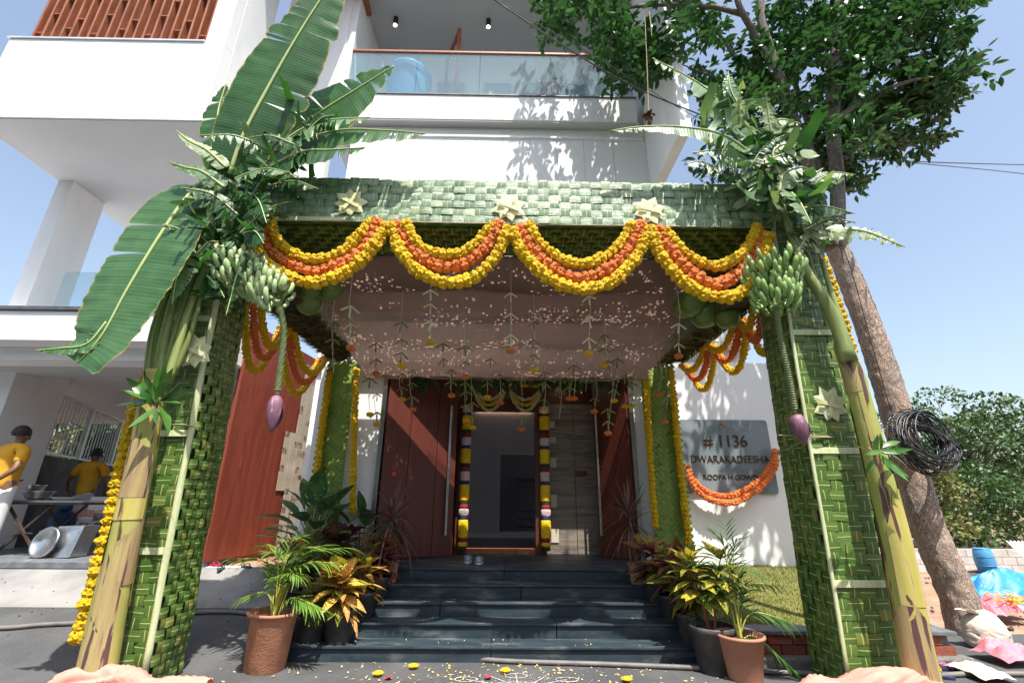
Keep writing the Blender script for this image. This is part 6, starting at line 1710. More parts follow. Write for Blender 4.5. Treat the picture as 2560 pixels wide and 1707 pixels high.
def areca(t, top, tips, seed, L=PLL, canem='cane', ll=.2):
    R = random.Random(seed)
    for (dx, dy, h_, L_) in tips:
        b = top + V((R.uniform(-.03, .03), R.uniform(-.03, .03), -.03))
        tip = top + V((dx, dy, h_)); mid = b.lerp(tip, .5) + V((-dx * .18, -dy * .1, abs(h_) * .22 + .10))
        pts = smooth_path([b, mid, tip], 22)
        fo = MB().tube(pts, [.009 - .00034 * i for i in range(23)], 6).build('frond', M[canem], t, smooth=True)
        it = []
        for i in range(8, 23):
            tg = (pts[min(i + 1, 22)] - pts[i - 1]).normalized(); s = tg.cross(V((0, 0, 1)));
            if s.length < .2: s = V((1, 0, 0))
            s.normalize(); u = (i - 8) / 14
            for sg in (-1, 1):
                d = tg * (.75 + .5 * u) + s * sg * (1 - .4 * u) - V((0, 0, .12 + .2 * R.random()))
                it.append((R.choice(L), orient(pts[i], d, (0, 0, 1), ll * L_ * (1 - .45 * abs(u - .35)) * R.uniform(.9, 1.1), R.uniform(-.3, .3))))
        pieces(fo, 'leaflet', it)
def drac(t, top, h_, n, ln, seed, lean=0):
    R = random.Random(seed); e = top + V((lean, 0, h_))
    pts = smooth_path([top - V((0, 0, .05)), top.lerp(e, .5) + V((.01, 0, 0)), e], 8)
    MB().tube(pts, .011, 7).build('stem', M['twine'], t, smooth=True)
    it = []
    for k in range(n):
        a = k * 2.4; q = k / n; el = -.9 + 2.3 * q + R.uniform(-.2, .2); d = V((cos(a) * cos(el), sin(a) * cos(el), sin(el)))
        it.append((R.choice(DRL), orient(e - V((0, 0, .16 * (1 - q))), d, (0, 0, 1), ln * R.uniform(.75, 1.15))))
    pieces(t, 'narrow_leaf', it)
def diefen(t, top, n, ln, seed, spread=.25, up=.25):
    R = random.Random(seed); it = []; mb = MB()
    for k in range(n):
        a = k * 2.4; q = k / n; el = .25 + 1.15 * q + R.uniform(-.15, .15); d = V((cos(a) * cos(el), sin(a) * cos(el), sin(el)))
        b = top + V((cos(a) * .08, sin(a) * .05, .10 + up * q)); e = b + d * ln * .45
        mb.tube([top + V((0, 0, -.03)), b, e], .009, 5); it.append((R.choice(DFL), orient(e, d + V((0, 0, -.25)), (0, 0, 1), ln * R.uniform(.8, 1.15), R.uniform(-.4, .4))))
    mb.build('stem', M['stemgreen'], t, smooth=True); pieces(t, 'broad_leaf', it)

S = [0] + [RISE * (i + 1) for i in range(5)]
t, top, k = pot('areca palm in a rough terracotta pot at the left foot of the steps', 636, 1690, 0, 67, 50, 132, M['terra'], 'flare', lean=.03)
areca(t, top, [(-.42, -.08, .50, 1), (-.28, .12, .62, 1), (.12, .0, .68, 1.1), (.32, .1, .60, 1.1), (.50, .02, .46, 1.1), (.44, -.12, .10, 1.05), (.26, -.18, .36, .9), (-.1, -.12, .56, .9), (.52, .12, .58, 1), (-.30, -.1, .16, .7), (.05, .2, .54, 1)], 1, ll=.25)
t, top, k = pot('dark green and pink croton in a dusty black pot, second from the left front', 758, 1648, 0, 48, 37, 92, M['blackpot'], 'nursery')
crot(t, top, .40, .34, 76, (('cr_g', 'cr_o', 'cr_g'), ('cr_g', 'cr_p', 'cr_g')), .26, 2, 4)
t, top, k = pot('bright orange and yellow croton in a black pot beside the lowest step', 836, 1594, S[1], 44, 32, 75, M['blackpot'], 'nursery', yf=5.2)
crot(t, top, .50, .36, 84, (('cr_o', 'cr_o', 'cr_y'), ('cr_o', 'cr_g')), .31, 3, 4)
t, top, k = pot('tall orange tipped croton in a black pot on the lowest left step', 892, 1528, S[2], 38, 28, 62, M['blackpot'], 'nursery', yf=5.49)
crot(t, top, .42, .30, 66, (('cr_y', 'cr_o', 'cr_g'), ('cr_g', 'cr_o')), .27, 4, 3)
t, top, k = pot('purple red croton in a black pot high on the left side of the steps', 930, 1488, S[3], 34, 26, 52, M['blackpot'], 'nursery', yf=5.77)
crot(t, top, .46, .34, 84, (('cr_r', 'cr_p', 'cr_g'), ('cr_p', 'cr_r')), .27, 5, 4)
t, top, k = pot('spiky dracaena in a terracotta pot at the left of the landing', 966, 1446, S[4], 27, 20, 50, M['terra2'], 'flare', yf=6.05)
drac(t, top, .52, 80, .52, 6, -.02)
t, top, k = pot('big leaved dieffenbachia behind the crotons on the left', 742, 1500, .30, 46, 36, 80, M['blackpot'], 'nursery')
diefen(t, top, 24, .50, 7, up=.42)
t, top, k = pot('smaller dieffenbachia between the red croton and the dracaena', 880, 1478, .34, 38, 30, 60, M['blackpot'], 'nursery')
diefen(t, top, 16, .42, 8, up=.36)
t, top, k = pot('dark red veined croton in front of the left woven column', 815, 1500, .30, 40, 30, 60, M['blackpot'], 'nursery')
crot(t, top, .70, .42, 90, (('cr_r', 'cr_r', 'cr_p'), ('cr_r', 'cr_g')), .33, 9, 5)
t, top, k = pot('orange leaved croton at the far left, between palm and dieffenbachia', 700, 1540, .22, 36, 28, 60, M['blackpot'], 'nursery')
crot(t, top, .62, .26, 54, (('cr_o', 'cr_r'), ('cr_p', 'cr_g')), .29, 10, 3)
t, top, k = pot('areca palm in a smooth terracotta pot at the right foot of the steps', 1885, 1712, 0, 62, 42, 100, M['terra2'], 'simple')
areca(t, top, [(-.30, .1, .62, 1), (-.10, .0, .86, 1), (.05, .1, .92, 1), (.20, .05, .85, 1), (.44, .1, .42, 1.1), (.40, -.1, .16, 1), (-.22, .0, .36, .8), (.16, -.12, .56, 1), (-.04, .15, .7, 1), (.48, .0, -.28, .8)], 11, PLD, 'cane', ll=.24)
t, top, k = pot('tall croton with a bare trunk in the largest black pot on the right', 1812, 1694, 0, 62, 44, 104, M['blackpot'], 'nursery')
crot(t, top, .74, .42, 96, (('cr_y', 'cr_g', 'cr_y'), ('cr_g', 'cr_g', 'cr_y')), .30, 12, 3, .5)
t, top, k = pot('dark croton in a black pot on the lowest right step', 1745, 1584, S[1], 42, 31, 68, M['blackpot'], 'nursery', yf=5.2)
crot(t, top, .60, .30, 70, (('cr_y', 'cr_y', 'cr_g', 'cr_r'), ('cr_g', 'cr_p')), .28, 13, 3)
t, top, k = pot('red and green croton in a black pot, middle of the right row', 1694, 1526, S[2], 36, 27, 58, M['blackpot'], 'nursery', yf=5.49)
crot(t, top, .54, .38, 90, (('cr_r', 'cr_r', 'cr_g'), ('cr_p', 'cr_r', 'cr_g')), .29, 14, 4)
t, top, k = pot('red topped croton in a black pot, upper right of the steps', 1650, 1484, S[3], 32, 25, 52, M['blackpot'], 'nursery', yf=5.77)
crot(t, top, .50, .34, 84, (('cr_r', 'cr_o', 'cr_r'), ('cr_p', 'cr_g')), .27, 15, 4)
t, top, k = pot('spiky dracaena in a terracotta pot at the right of the landing', 1600, 1448, S[4], 26, 18, 46, M['terra2'], 'flare', yf=6.06)
drac(t, top, .56, 80, .50, 16, -.06)

# ------------------------------------------------------------------ on the ground: hose, petals, powder drawing, footwear
HS = MB(); ks = [(-60, 1545, .24), (0, 1553, .24), (110, 1561, .20), (200, 1576, .14), (330, 1586, .09), (510, 1592, .03), (620, 1603, .0), (720, 1610, .0), (860, 1612, .0), (1000, 1628, .0), (1180, 1646, .0), (1300, 1654, .0), (1500, 1660, .0), (1700, 1668, .0), (1900, 1678, .0), (2010, 1683, 0), (2120, 1690, 0), (2230, 1695, 0), (2420, 1692, 0), (2600, 1700, 0)]
pts = []
for x, y, z in ks:
    p = PZ(x, y, z + .02); p.z = height(p.x, p.y) + .024; pts.append(p)
pts = smooth_path(pts, 120)
for p in pts: p.z = height(p.x, p.y) + .024
o = HS.tube(pts, .021, 12).build('hose', M['hose'], smooth=True); tag(o, 'long grey hose lying across the road in front of the steps', 'hose')
R = random.Random(9)
PB = MB()
for k in range(520):
    x = R.gauss(-.1, 1.15); y = R.uniform(4.0, 5.15); s = R.uniform(.006, .022); a = R.uniform(0, pi)
    if abs(x) > 3.1: continue
    dx, dy = cos(a) * s, sin(a) * s; z = height(x, y) + R.uniform(.004, .012)
    PB.add([(x - dx, y - dy, z), (x + dy * .4, y - dx * .4, z + .003), (x + dx, y + dy, z + R.uniform(0, .008)), (x - dy * .4, y + dx * .4, z)], [(0, 1, 2, 3)])
for k in range(150):
    i = R.randint(0, 4); x = R.uniform(-1.7, 1.7); y = Y0 + RUN * i + R.uniform(0, .24 if i < 4 else 1.6); z = S[i + 1] + .004; s = R.uniform(.003, .012); a = R.uniform(0, pi); dx, dy = cos(a) * s, sin(a) * s
    PB.add([(x - dx, y - dy, z), (x + dy * .5, y - dx * .5, z + .002), (x + dx, y + dy, z + .004), (x - dy * .5, y + dx * .5, z)], [(0, 1, 2, 3)])
o = PB.build('petals', M['petal'], origin=(0, 0, 0)); tag(o, 'loose yellow petals scattered over the road and steps', 'petals', kind='stuff')
for i, (px, py, c, lab) in enumerate(((819, 1510, 'yellow', 'fallen yellow marigold just right of the black pots'), (950, 1530, 'yellow', 'fallen yellow marigold in front of the steps, left of centre'), (868, 1547, 'yellow', 'fallen yellow marigold nearest the bottom edge on the left'), (1161, 1540, 'yellow', 'fallen yellow marigold in front of the steps at the centre'), (1440, 1560, 'yellow', 'fallen yellow marigold right of the powder drawing'))):
    p = PZ(px * 1.0884, py * 1.0884, .02); tt = MB(); n = MG[c][i % 4]; tt.merge(n, frame(p + V((0, 0, .008)), (1, 0, 0), (0, 1, 0), (0, 0, 1), .065, .065, .04))
    for k in range(14):
        a = k * .45; dd = V((cos(a), sin(a), .2)); s_ = V((-sin(a), cos(a), 0)) * .008; tt.add([p + dd * .03 - s_, p + dd * .062, p + dd * .03 + s_], [(0, 1, 2)])
    o = tt.build('fallen_marigold', M[c]); tag(o, lab, 'flower', 'flowers fallen on the ground')
p = PZ(1007, 1442, S[4]); o = MB().add([], []); 
tt = MB(); tt.merge(MG['orange'][0], frame(PZ(1007, 1446, S[4]) + V((0, 0, .03)), (1, 0, 0), (0, 1, 0), (0, 0, 1), .10, .10, .07)); o = tt.build('fallen_marigold', M['orange']); tag(o, 'fallen orange marigold on the second highest step, left', 'flower', 'flowers fallen on the ground')
for i, (px, py, z, lab) in enumerate(((1220, 1694, 0, 'crushed red flower on the powder drawing'), (970, 1695, 0, 'single red petal on the road in front of the steps'), (1418, 1402, S[5], 'small red flower on the landing below the travertine'))):
    p = PZ(px, py, z + .01); tt = MB()
    for k in range(9):
        a = k * .75; dd = V((cos(a), sin(a), R.uniform(.1, .9))); s_ = V((-sin(a), cos(a), 0)) * .012; tt.add([p, p + dd * .02 - s_, p + dd * R.uniform(.03, .045), p + dd * .02 + s_], [(0, 1, 2, 3)])
    o = tt.build('red_flower', M['redpetal']); tag(o, lab, 'flower', 'red petals and flowers')
# powder drawing: interlaced lines on the road
RG = thing('rangoli_drawing', 'white powder drawing of interlaced lines on the road before the steps', 'drawing', (.35, 4.55, .005))
mb = MB()
def line2(pts, w_=.014):
    pts = smooth_path([V((x, y, .0075)) for x, y in pts], 26); sd_ = []
    for i in range(27):
        tg = (pts[min(i + 1, 26)] - pts[max(i - 1, 0)]).normalized(); sd_.append(V((-tg.y, tg.x, 0)))
    ws = [w_ * (.5 + 1.0 * abs(noise.noise(V((pts[i].x * 9, pts[i].y * 9, 1))))) for i in range(27)]
    mb.ribbon(pts, sd_, ws)
cx0, cy0 = .12, 4.52
for k in range(8):
    a = k * pi / 4; a2 = a + pi * .62
    line2([(cx0 + .62 * cos(a), cy0 + .30 * sin(a)), (cx0 + .1 * cos(a + .5), cy0 + .05 * sin(a + .5)), (cx0 + .62 * cos(a2), cy0 + .30 * sin(a2))])
    line2([(cx0 + .62 * cos(a) + .10 * cos(j * pi / 4), cy0 + .30 * sin(a) + .055 * sin(j * pi / 4)) for j in range(9)])
line2([(cx0 + .3 * cos(j * pi / 6), cy0 + .15 * sin(j * pi / 6)) for j in range(13)])
mb.build('powder_lines', M['chalk'], RG)
mb = MB()
for k in range(1400):
    a = R.uniform(0, 6.28); r = R.gauss(0, .42); x, y = cx0 + r * cos(a), cy0 + r * .55 * sin(a); s = R.uniform(.002, .006)
    if y > 5.15: continue
    mb.add([(x - s, y, .0065), (x, y - s, .0065), (x + s, y, .0065), (x, y + s, .0065)], [(0, 1, 2, 3)])
o = mb.build('powder_dust', M['chalk'], RG); o['kind'] = 'stuff'

def sandal(lab, px, py, z, yaw, m, strapm, L=.25, group='sandals left on the ground'):
    p = PZ(px, py, z); p.z = max(z, height(p.x, p.y)) + .004
    t = thing('sandal', lab, 'sandal', p, group); t.rotation_euler = (0, 0, 0)
    Rz = Matrix.Rotation(yaw, 3, 'Z'); poly = []
    for k in range(20):
        a = 2 * pi * k / 20; x = .040 * cos(a) * (1 + .18 * sin(a)); y = L / 2 * sin(a); x *= 1 - .16 * (abs(sin(a)) < .4); poly.append(p + Rz @ V((x, y, 0)))
    MB().prism(poly, (0, 0, .022)).build('sole', m, t, bevel=.003)
    pts = [p + Rz @ V((x, y, z_)) for x, y, z_ in ((-.042, -.02, .015), (-.03, .02, .05), (0, .065, .04), (.03, .02, .05), (.042, -.02, .015))]
    MB().tube(smooth_path(pts, 14), .008, 6, sq=.6).build('strap', strapm, t, smooth=True)
    MB().tube([p + Rz @ V((0, .065, .04)), p + Rz @ V((0, .085, .02))], .005, 5).build('toe_post', strapm, t)
sandal('dark green sandal with a raised strap, right one of the left pair', 602, 1500, .22, 1.0, M['slipg'], M['black'])
sandal('dark green sandal at its side, left of the other green one', 536, 1505, .22, .3, M['slipg'], M['black'])
sandal('crimson sandal peeking out beside the left pillar', 525, 1487, .25, 1.2, M['slipr'], M['slipr'])
sandal('navy sandal farthest back beside the red wall', 548, 1452, .36, 1.3, M['slipb'], M['twine'])
sandal('navy flip flop with pink strap beside the right pillar', 2375, 1682, 0, 1.2, M['slipb'], M['slipp'])
sandal('second navy and pink flip flop, lower, beside the right pillar', 2345, 1697, 0, .9, M['slipb'], M['slipp'])
for i, px in enumerate((1168, 1196)):
    p = PZ(px, 1411 if i else 1408, S[5]); t = thing('clog', ('left', 'right')[i] + ' clog of the pale grey pair on the landing', 'clog', p, 'pale grey clogs on the landing')
    mb = MB()
    def f(u, v, p=p):
        a = pi * u; y = .24 * v; w_ = .048 * (sin(pi * min(1, v * .9 + .08)) ** .45); h_ = .065 * (1 - .0 * v) * (1 if v < .55 else max(.35, 1 - (v - .55) * 2.0)) * (.35 + .65 * min(1, v * 5))
        return p + V((w_ * cos(a), y, .018 + h_ * sin(a)))
    mb.grid(f, 12, 12); mb.build('upper', M['croc'], t, smooth=True)
    poly = [p + V((.052 * cos(2 * pi * k / 18), .12 + .13 * sin(2 * pi * k / 18), 0)) for k in range(18)]
    MB().prism(poly, (0, 0, .024)).build('sole', M['plastic'], t, bevel=.004)
    MB().tube([p + V((.05 * cos(pi * k / 8), .16 + .07 * sin(pi * k / 8), .055 + .02 * sin(pi * k / 8))) for k in range(9)], .007, 6).build('heel_strap', M['croc'], t)

# ------------------------------------------------------------------ the cooking corner on the porch
FL = .68
t = thing('folding_table', 'dark metal folding table with crossed legs holding pans on the porch', 'table', (-6.9, 7.6, FL))
MB().box(-7.5, -6.28, 7.35, 8.0, 1.405, 1.435).build('tabletop', M['steel'], t, bevel=.004)
MB().bar((-7.5, 7.35, 1.39), (-6.28, 7.35, 1.39), .03).bar((-7.5, 8.0, 1.39), (-6.28, 8.0, 1.39), .03).bar((-7.5, 7.35, 1.39), (-7.5, 8, 1.39), .03).bar((-6.28, 7.35, 1.39), (-6.28, 8, 1.39), .03).build('rail', M['iron'], t)
for y in (7.38, 7.97):
    MB().bar((-7.4, y, 1.38), (-6.75, y, FL), .03).build('leg', M['iron'], t); MB().bar((-6.75, y + .03, 1.38), (-7.4, y + .03, FL), .03).build('leg', M['iron'], t)
    MB().bar((-7.2, y, .98), (-6.9, y, .98), .02).build('brace', M['iron'], t)
t = thing('side_table', 'low dark iron bench at the left edge in front of the man', 'table', (-8.2, 6.85, FL))
MB().box(-8.9, -7.45, 6.76, 6.98, 1.36, 1.39).build('tabletop', M['steel'], t, bevel=.003)
for x in (-8.7, -7.75): MB().bar((x - .15, 6.86, 1.36), (x + .15, 6.86, FL), .03).build('leg', M['iron'], t); MB().bar((x + .15, 6.9, 1.36), (x - .15, 6.9, FL), .03).build('leg', M['iron'], t)
def bowl(lab, px, py, z, r, h_, m, y, name='pan'):
    p = PY(px, py, y); p.z = z; o = MB().lathe([(r * .55, 0), (r * .8, h_ * .3), (r, h_ * .9), (r * 1.08, h_), (r * 1.04, h_ * 1.02), (r * .92, h_ * .85), (r * .5, h_ * .12), (.001, h_ * .08)], p, 24).build(name, m, smooth=True); tag(o, lab, 'pan', 'steel pans on the porch table'); return p
bowl('wide shiny steel bowl wrapped in film at the left of the table', 95, 1240, 1.437, .19, .13, M['steel2'], 7.65)
p = bowl('small dark steel pot standing inside the wide bowl', 88, 1230, 1.50, .11, .16, M['steel'], 7.7)
bowl('flat pan of white rice at the right of the table', 168, 1248, 1.437, .20, .045, M['plastic'], 7.6)
t = thing('gas_cylinder', 'dark blue gas cylinder lettered Indane under the porch table', 'gas cylinder', (-7.15, 8.15, FL))
gc = V((DY(142, 1200, 8.2).x, 8.2, FL))
MB().lathe([(.11, 0), (.125, .02), (.125, .05), (.165, .09), (.175, .14), (.175, .46), (.16, .53), (.11, .58), (.05, .60), (.05, .63)], gc, 28).build('tank', M['gascyl'], t, smooth=True)
MB().lathe([(.085, .60), (.09, .72), (.082, .73), (.078, .62)], gc, 20).build('collar', M['gascyl'], t, smooth=True)
MB().lathe([(.035, .63), (.035, .70), (.02, .71)], gc, 12).build('valve', M['gasred'], t)
write(t, 'Indane', (gc.x, gc.y - .178, FL + .22), .12, .002, [M['whiteprint']])
mb = MB(); mb.lathe([(.0, -.012), (.03, 0), (.0, .012)], gc + V((.02, -.178, .36)), 10); mb.bar(gc + V((.0, -.178, .345)), gc + V((.04, -.178, .345)), .012); mb.build('emblem', M['whiteprint'], t)
def leaning(lab, name, px, py, y, kind):
    p = PY(px, py, y); p.z = FL; t = thing(name, lab, 'tin', p, 'steel ware leaning under the table'); tilt = Matrix.Rotation(-.25, 3, 'X') @ Matrix.Rotation(-.15, 3, 'Z')
    if kind == 'round':
        MB().lathe([(.20, 0), (.21, .01), (.20, .025), (.175, .018), (.17, .006), (.001, .004)], p + V((0, 0, .20)), 28, ax=tilt @ Matrix.Rotation(pi / 2, 3, 'X')).build('tray', M['steel2'], t, smooth=True)
    else:
        for a_, b_ in ((.0, .21), (.02, .18), (.035, .155)):
            mb = MB(); c_ = p + V((0, -.01 - a_ * .4, .21)); q = [c_ + tilt @ V((sx * b_, 0, sz * b_)) for sx, sz in ((-1, -1), (1, -1), (1, 1), (-1, 1))]
            mb.prism(q, (0, .03 + .25 * (a_ == 0), 0)); mb.build('square_tray', M['steel2'], t, bevel=.006)
leaning('round steel tray leaning under the table', 'round_tray', 103, 1385, 7.1, 'round')
leaning('square steel tin leaning beside the round tray', 'square_tin', 150, 1390, 7.15, 'sq')
t = thing('plastic_chair', 'white plastic chair with folded cloths on it behind the gas cylinder', 'chair', (-7.0, 8.6, FL))
MB().box(-7.35, -6.85, 8.3, 8.75, 1.08, 1.11).build('seat', M['plastic'], t, bevel=.008)
MB().box(-7.35, -6.85, 8.73, 8.77, 1.1, 1.5).build('backrest', M['plastic'], t, bevel=.01)
for x in (-7.32, -6.88):
    for y in (8.33, 8.72): MB().bar((x, y, 1.09), (x + .02 * (1 if x > -7 else -1), y, FL), .05).build('leg', M['plastic'], t, bevel=.006)
for i, (m, z, lab) in enumerate((('trouser2', 1.115, 'white folded cloth lying on the plastic chair'), ('pinkcloth', 1.20, 'peach folded cloth on top of the white one'))):
    mb = MB(); mb.grid(lambda u, v: V((-7.34 + .46 * u, 8.33 + .34 * v, z + .07 + .018 * noise.noise(V((u * 5, v * 5, i))))), 10, 8); mb.grid(lambda u, v: V((-7.34 + .46 * u, 8.33 - .004 * sin(v * 12), z + .07 * v)), 10, 4)
    o = mb.build('folded_cloth', M[m], smooth=True); tag(o, lab, 'cloth', 'cloths on the porch chair')
# dark wall with barred fence along the porch's far side
W0, W1 = V((-8.14, 8.3, 0)), V((-10.9, 15.0, 0)); Dw = (W1 - W0); Lw = Dw.length; Dw.normalize(); Nw = V((Dw.y, -Dw.x, 0))
t = thing('boundary_wall', 'dark stained low wall behind the cooks on the porch', 'wall', (-9, 11, FL))
mb = MB(); mb.hexa([W0 + V((0, 0, FL)), W1 + V((0, 0, FL)), W1 - Nw * .15 + V((0, 0, FL)), W0 - Nw * .15 + V((0, 0, FL)), W0 + V((0, 0, 2.2)), W1 + V((0, 0, 2.2)), W1 - Nw * .15 + V((0, 0, 2.2)), W0 - Nw * .15 + V((0, 0, 2.2))]); mb.build('wall_body', M['granwall'], t, bevel=.01)
MB().box(-10.9, -4.1, 14.9, 15.05, FL, 2.2).build('wall_body', M['granwall'], t)
t = thing('barred_fence', 'pale grey steel fence of upright bars on the dark wall', 'fence', (-9, 11, 2.2))
mm = -Nw * .07
MB().bar(W0 + mm + V((0, 0, 3.3)), W1 + mm + V((0, 0, 3.3)), .05).build('top_rail', M['alum'], t); MB().bar(W0 + mm + V((0, 0, 2.25)), W1 + mm + V((0, 0, 2.25)), .04).build('bottom_rail', M['alum'], t)
for k in range(48):
    q = W0 + Dw * (.04 + k * .15) + mm
    MB().bar(q + V((0, 0, 2.25)), q + V((0, 0, 3.3)), .018 if k % 12 else .07, .018 if k % 12 else .07, up=Nw).build('bar' if k % 12 else 'post', M['alum'], t)

# ------------------------------------------------------------------ people
def skin(name, joints, edges, m, parent, sub=2):
    me = bpy.data.meshes.new(name); pl = wloc(parent)
    me.from_pydata([tuple(V(j[0]) - pl) for j in joints], edges, []); me.materials.append(m)
    o = bpy.data.objects.new(name, me); COL.objects.link(o); o.parent = parent
    o.modifiers.new('skin', 'SKIN')
    if not me.skin_vertices: 
        pass
    sv = me.skin_vertices[0].data if me.skin_vertices else None
    if sv:
        for i, j in enumerate(joints):
            r = j[1]; sv[i].radius = (r, r) if not isinstance(r, tuple) else r
        sv[0].use_root = True
    s_ = o.modifiers.new('sub', 'SUBSURF'); s_.levels = s_.render_levels = sub
    for p in me.polygons: p.use_smooth = True
    o.modifiers['skin'].use_smooth_shade = True
    return o
def person(lab, base, H, yaw, pose, shirt, pants, sc_group='cooks in yellow shirts on the porch'):
    b = V(base); t = thing('person', lab, 'person', b, sc_group); k = H / 1.75; Rz = Matrix.Rotation(yaw, 3, 'Z')
    def P(x, y, z): return b + Rz @ (V((x, y, z)) * k)
    q = pose
    # body: one continuous figure; the person faces +Y when yaw is 0
    J = [(P(0, 0, .95), .13 * k), (P(0, 0, 1.12), .125 * k), (P(0, .01, 1.32), .15 * k), (P(0, .0, 1.44), .10 * k), (P(0, .02, 1.52), .05 * k), (P(0, .03, 1.60), .075 * k), (P(0, .04, 1.68), .08 * k), (P(0, .03, 1.73), .055 * k),
         (P(-.19, 0, 1.41), .06 * k), (P(*q['le']), .042 * k), (P(*q['lw']), .03 * k), (P(.19, 0, 1.41), .06 * k), (P(*q['re']), .042 * k), (P(*q['rw']), .03 * k),
         (P(-.10, 0, .88), .09 * k), (P(-.11, .02, .50), .06 * k), (P(-.11, 0, .09), .04 * k), (P(-.11, .14, .03), .035 * k), (P(.10, 0, .88), .09 * k), (P(*q.get('rk', (.11, .02, .50))), .06 * k), (P(*q.get('rf', (.11, 0, .09))), .04 * k), (P(q.get('rf', (.11, 0, .09))[0], q.get('rf', (.11, 0, .09))[1] + .14, .03), .035 * k),
         (P(*q['lh']), .032 * k), (P(*q['rh']), .032 * k)]
    E = [(0, 1), (1, 2), (2, 3), (3, 4), (4, 5), (5, 6), (6, 7), (3, 8), (8, 9), (9, 10), (3, 11), (11, 12), (12, 13), (0, 14), (14, 15), (15, 16), (16, 17), (0, 18), (18, 19), (19, 20), (20, 21), (10, 22), (13, 23)]
    body = skin('body', J, E, M['skin'], t)
    S_ = [(P(0, 0, .84), .15 * k), (P(0, 0, .97), .165 * k), (P(0, 0, 1.12), .16 * k), (P(0, .0, 1.32), .185 * k), (P(0, 0, 1.45), .115 * k), (P(0, .01, 1.50), .07 * k), (P(-.20, 0, 1.41), .085 * k), (V(J[8][0]).lerp(V(J[9][0]), .72), .072 * k), (P(.20, 0, 1.41), .085 * k), (V(J[11][0]).lerp(V(J[12][0]), .72), .072 * k)]
    skin('shirt', S_, [(0, 1), (1, 2), (2, 3), (3, 4), (4, 5), (4, 6), (6, 7), (4, 8), (8, 9)], shirt, t)
    T_ = [(P(0, 0, .97), .15 * k), (P(0, 0, .90), .16 * k), (P(-.10, 0, .84), .115 * k), (V(J[15][0]), .088 * k), (V(J[16][0]) + V((0, 0, .03)), .075 * k), (P(.10, 0, .84), .115 * k), (V(J[19][0]), .088 * k), (V(J[20][0]) + V((0, 0, .03)), .075 * k)]
    skin('trousers', T_, [(0, 1), (1, 2), (2, 3), (3, 4), (1, 5), (5, 6), (6, 7)], pants, t)
    mb = MB(); hc = P(0, .02, 1.675)
    def f(u, v):
        th = pi * .62 * v; a = 2 * pi * u; r = .108 * k * (1 + .04 * noise.noise(V((u * 12, v * 9, 0))))
        return hc + Rz @ V((r * .92 * sin(th) * cos(a), r * 1.05 * sin(th) * sin(a) - .012 * k, r * 1.05 * cos(th)))
    mb.grid(f, 20, 10); mb.build('hair', M['hair'], t, smooth=True)
    for s in (-1, 1): MB().lathe([(.001, -.012), (.018, -.006), (.022, .004), (.001, .012)], P(.088 * s, .03, 1.62), 10, ax=Rz @ Matrix.Rotation(pi / 2, 3, 'Y')).build('ear', M['skin'], t, smooth=True)
    # face
    MB().lathe([(.001, .02), (.013, 0), (.016, -.02), (.001, -.028)], P(0, .125, 1.615), 8).build('nose', M['skin'], t, smooth=True)
    for s in (-1, 1): MB().lathe([(.001, -.01), (.011, 0), (.001, .01)], P(.033 * s, .112, 1.645), 8).build('eye', M['hair'], t, smooth=True)
    MB().bar(P(-.022, .112, 1.575), P(.022, .112, 1.575), .008).build('mouth', M['gasred'], t)
    # fingers
    for nm, wr, hd in (('l', 'lw', 'lh'), ('r', 'rw', 'rh')):
        w_, h_ = P(*q[wr]), P(*q[hd]); d = (h_ - w_).normalized(); s = d.cross(V((0, 0, 1))).normalized() if abs(d.z) < .9 else Rz @ V((0, 1, 0)); n = s.cross(d)
        fj = []; fe = []
        for i, (off, ln) in enumerate(((-.030, .062), (-.010, .072), (.010, .068), (.030, .054))):
            bx = len(fj); r0 = h_ + s * off * .8 * k; fj += [(r0, .0115 * k), (h_ + s * off * 1.15 * k + d * .035 * k, .010 * k), (h_ + s * off * 1.3 * k + d * ln * k + n * .022 * k, .0085 * k)]; fe += [(bx, bx + 1), (bx + 1, bx + 2)]
        bx = len(fj); fj += [(w_.lerp(h_, .4) + s * .02 * k, .013 * k), (h_ + s * .058 * k, .0115 * k), (h_ + s * .068 * k + d * .035 * k, .009 * k)]; fe += [(bx, bx + 1), (bx + 1, bx + 2)]
        for i in range(5):
            skin('finger', fj[i * 3:i * 3 + 3], [(0, 1), (1, 2)], M['skin'], t, 1)
    return t
xm = PY(20, 1150, 7.15).x
person('man in yellow shirt and white wrap at the left edge, hand behind his back', (xm, 7.2, FL), 1.80, -.25,
       dict(le=(-.28, -.02, 1.14), lw=(-.16, .16, 1.0), lh=(-.10, .20, 1.0), re=(.31, -.10, 1.15), rw=(.20, -.22, .98), rh=(.13, -.235, .95)), M['shirt'], M['trouser2'])
xm2 = PY(222, 1200, 9.2).x
person('man in a yellow shirt and pale trousers farther back, reaching to his left', (xm2, 9.2, FL), 1.68, .35,
       dict(le=(-.33, .04, 1.16), lw=(-.36, .20, .98), lh=(-.36, .28, .96), re=(.27, .02, 1.14), rw=(.26, .14, .92), rh=(.25, .20, .88), rk=(.02, -.05, .5), rf=(-.02, -.1, .09)), M['shirt'], M['trouser'])

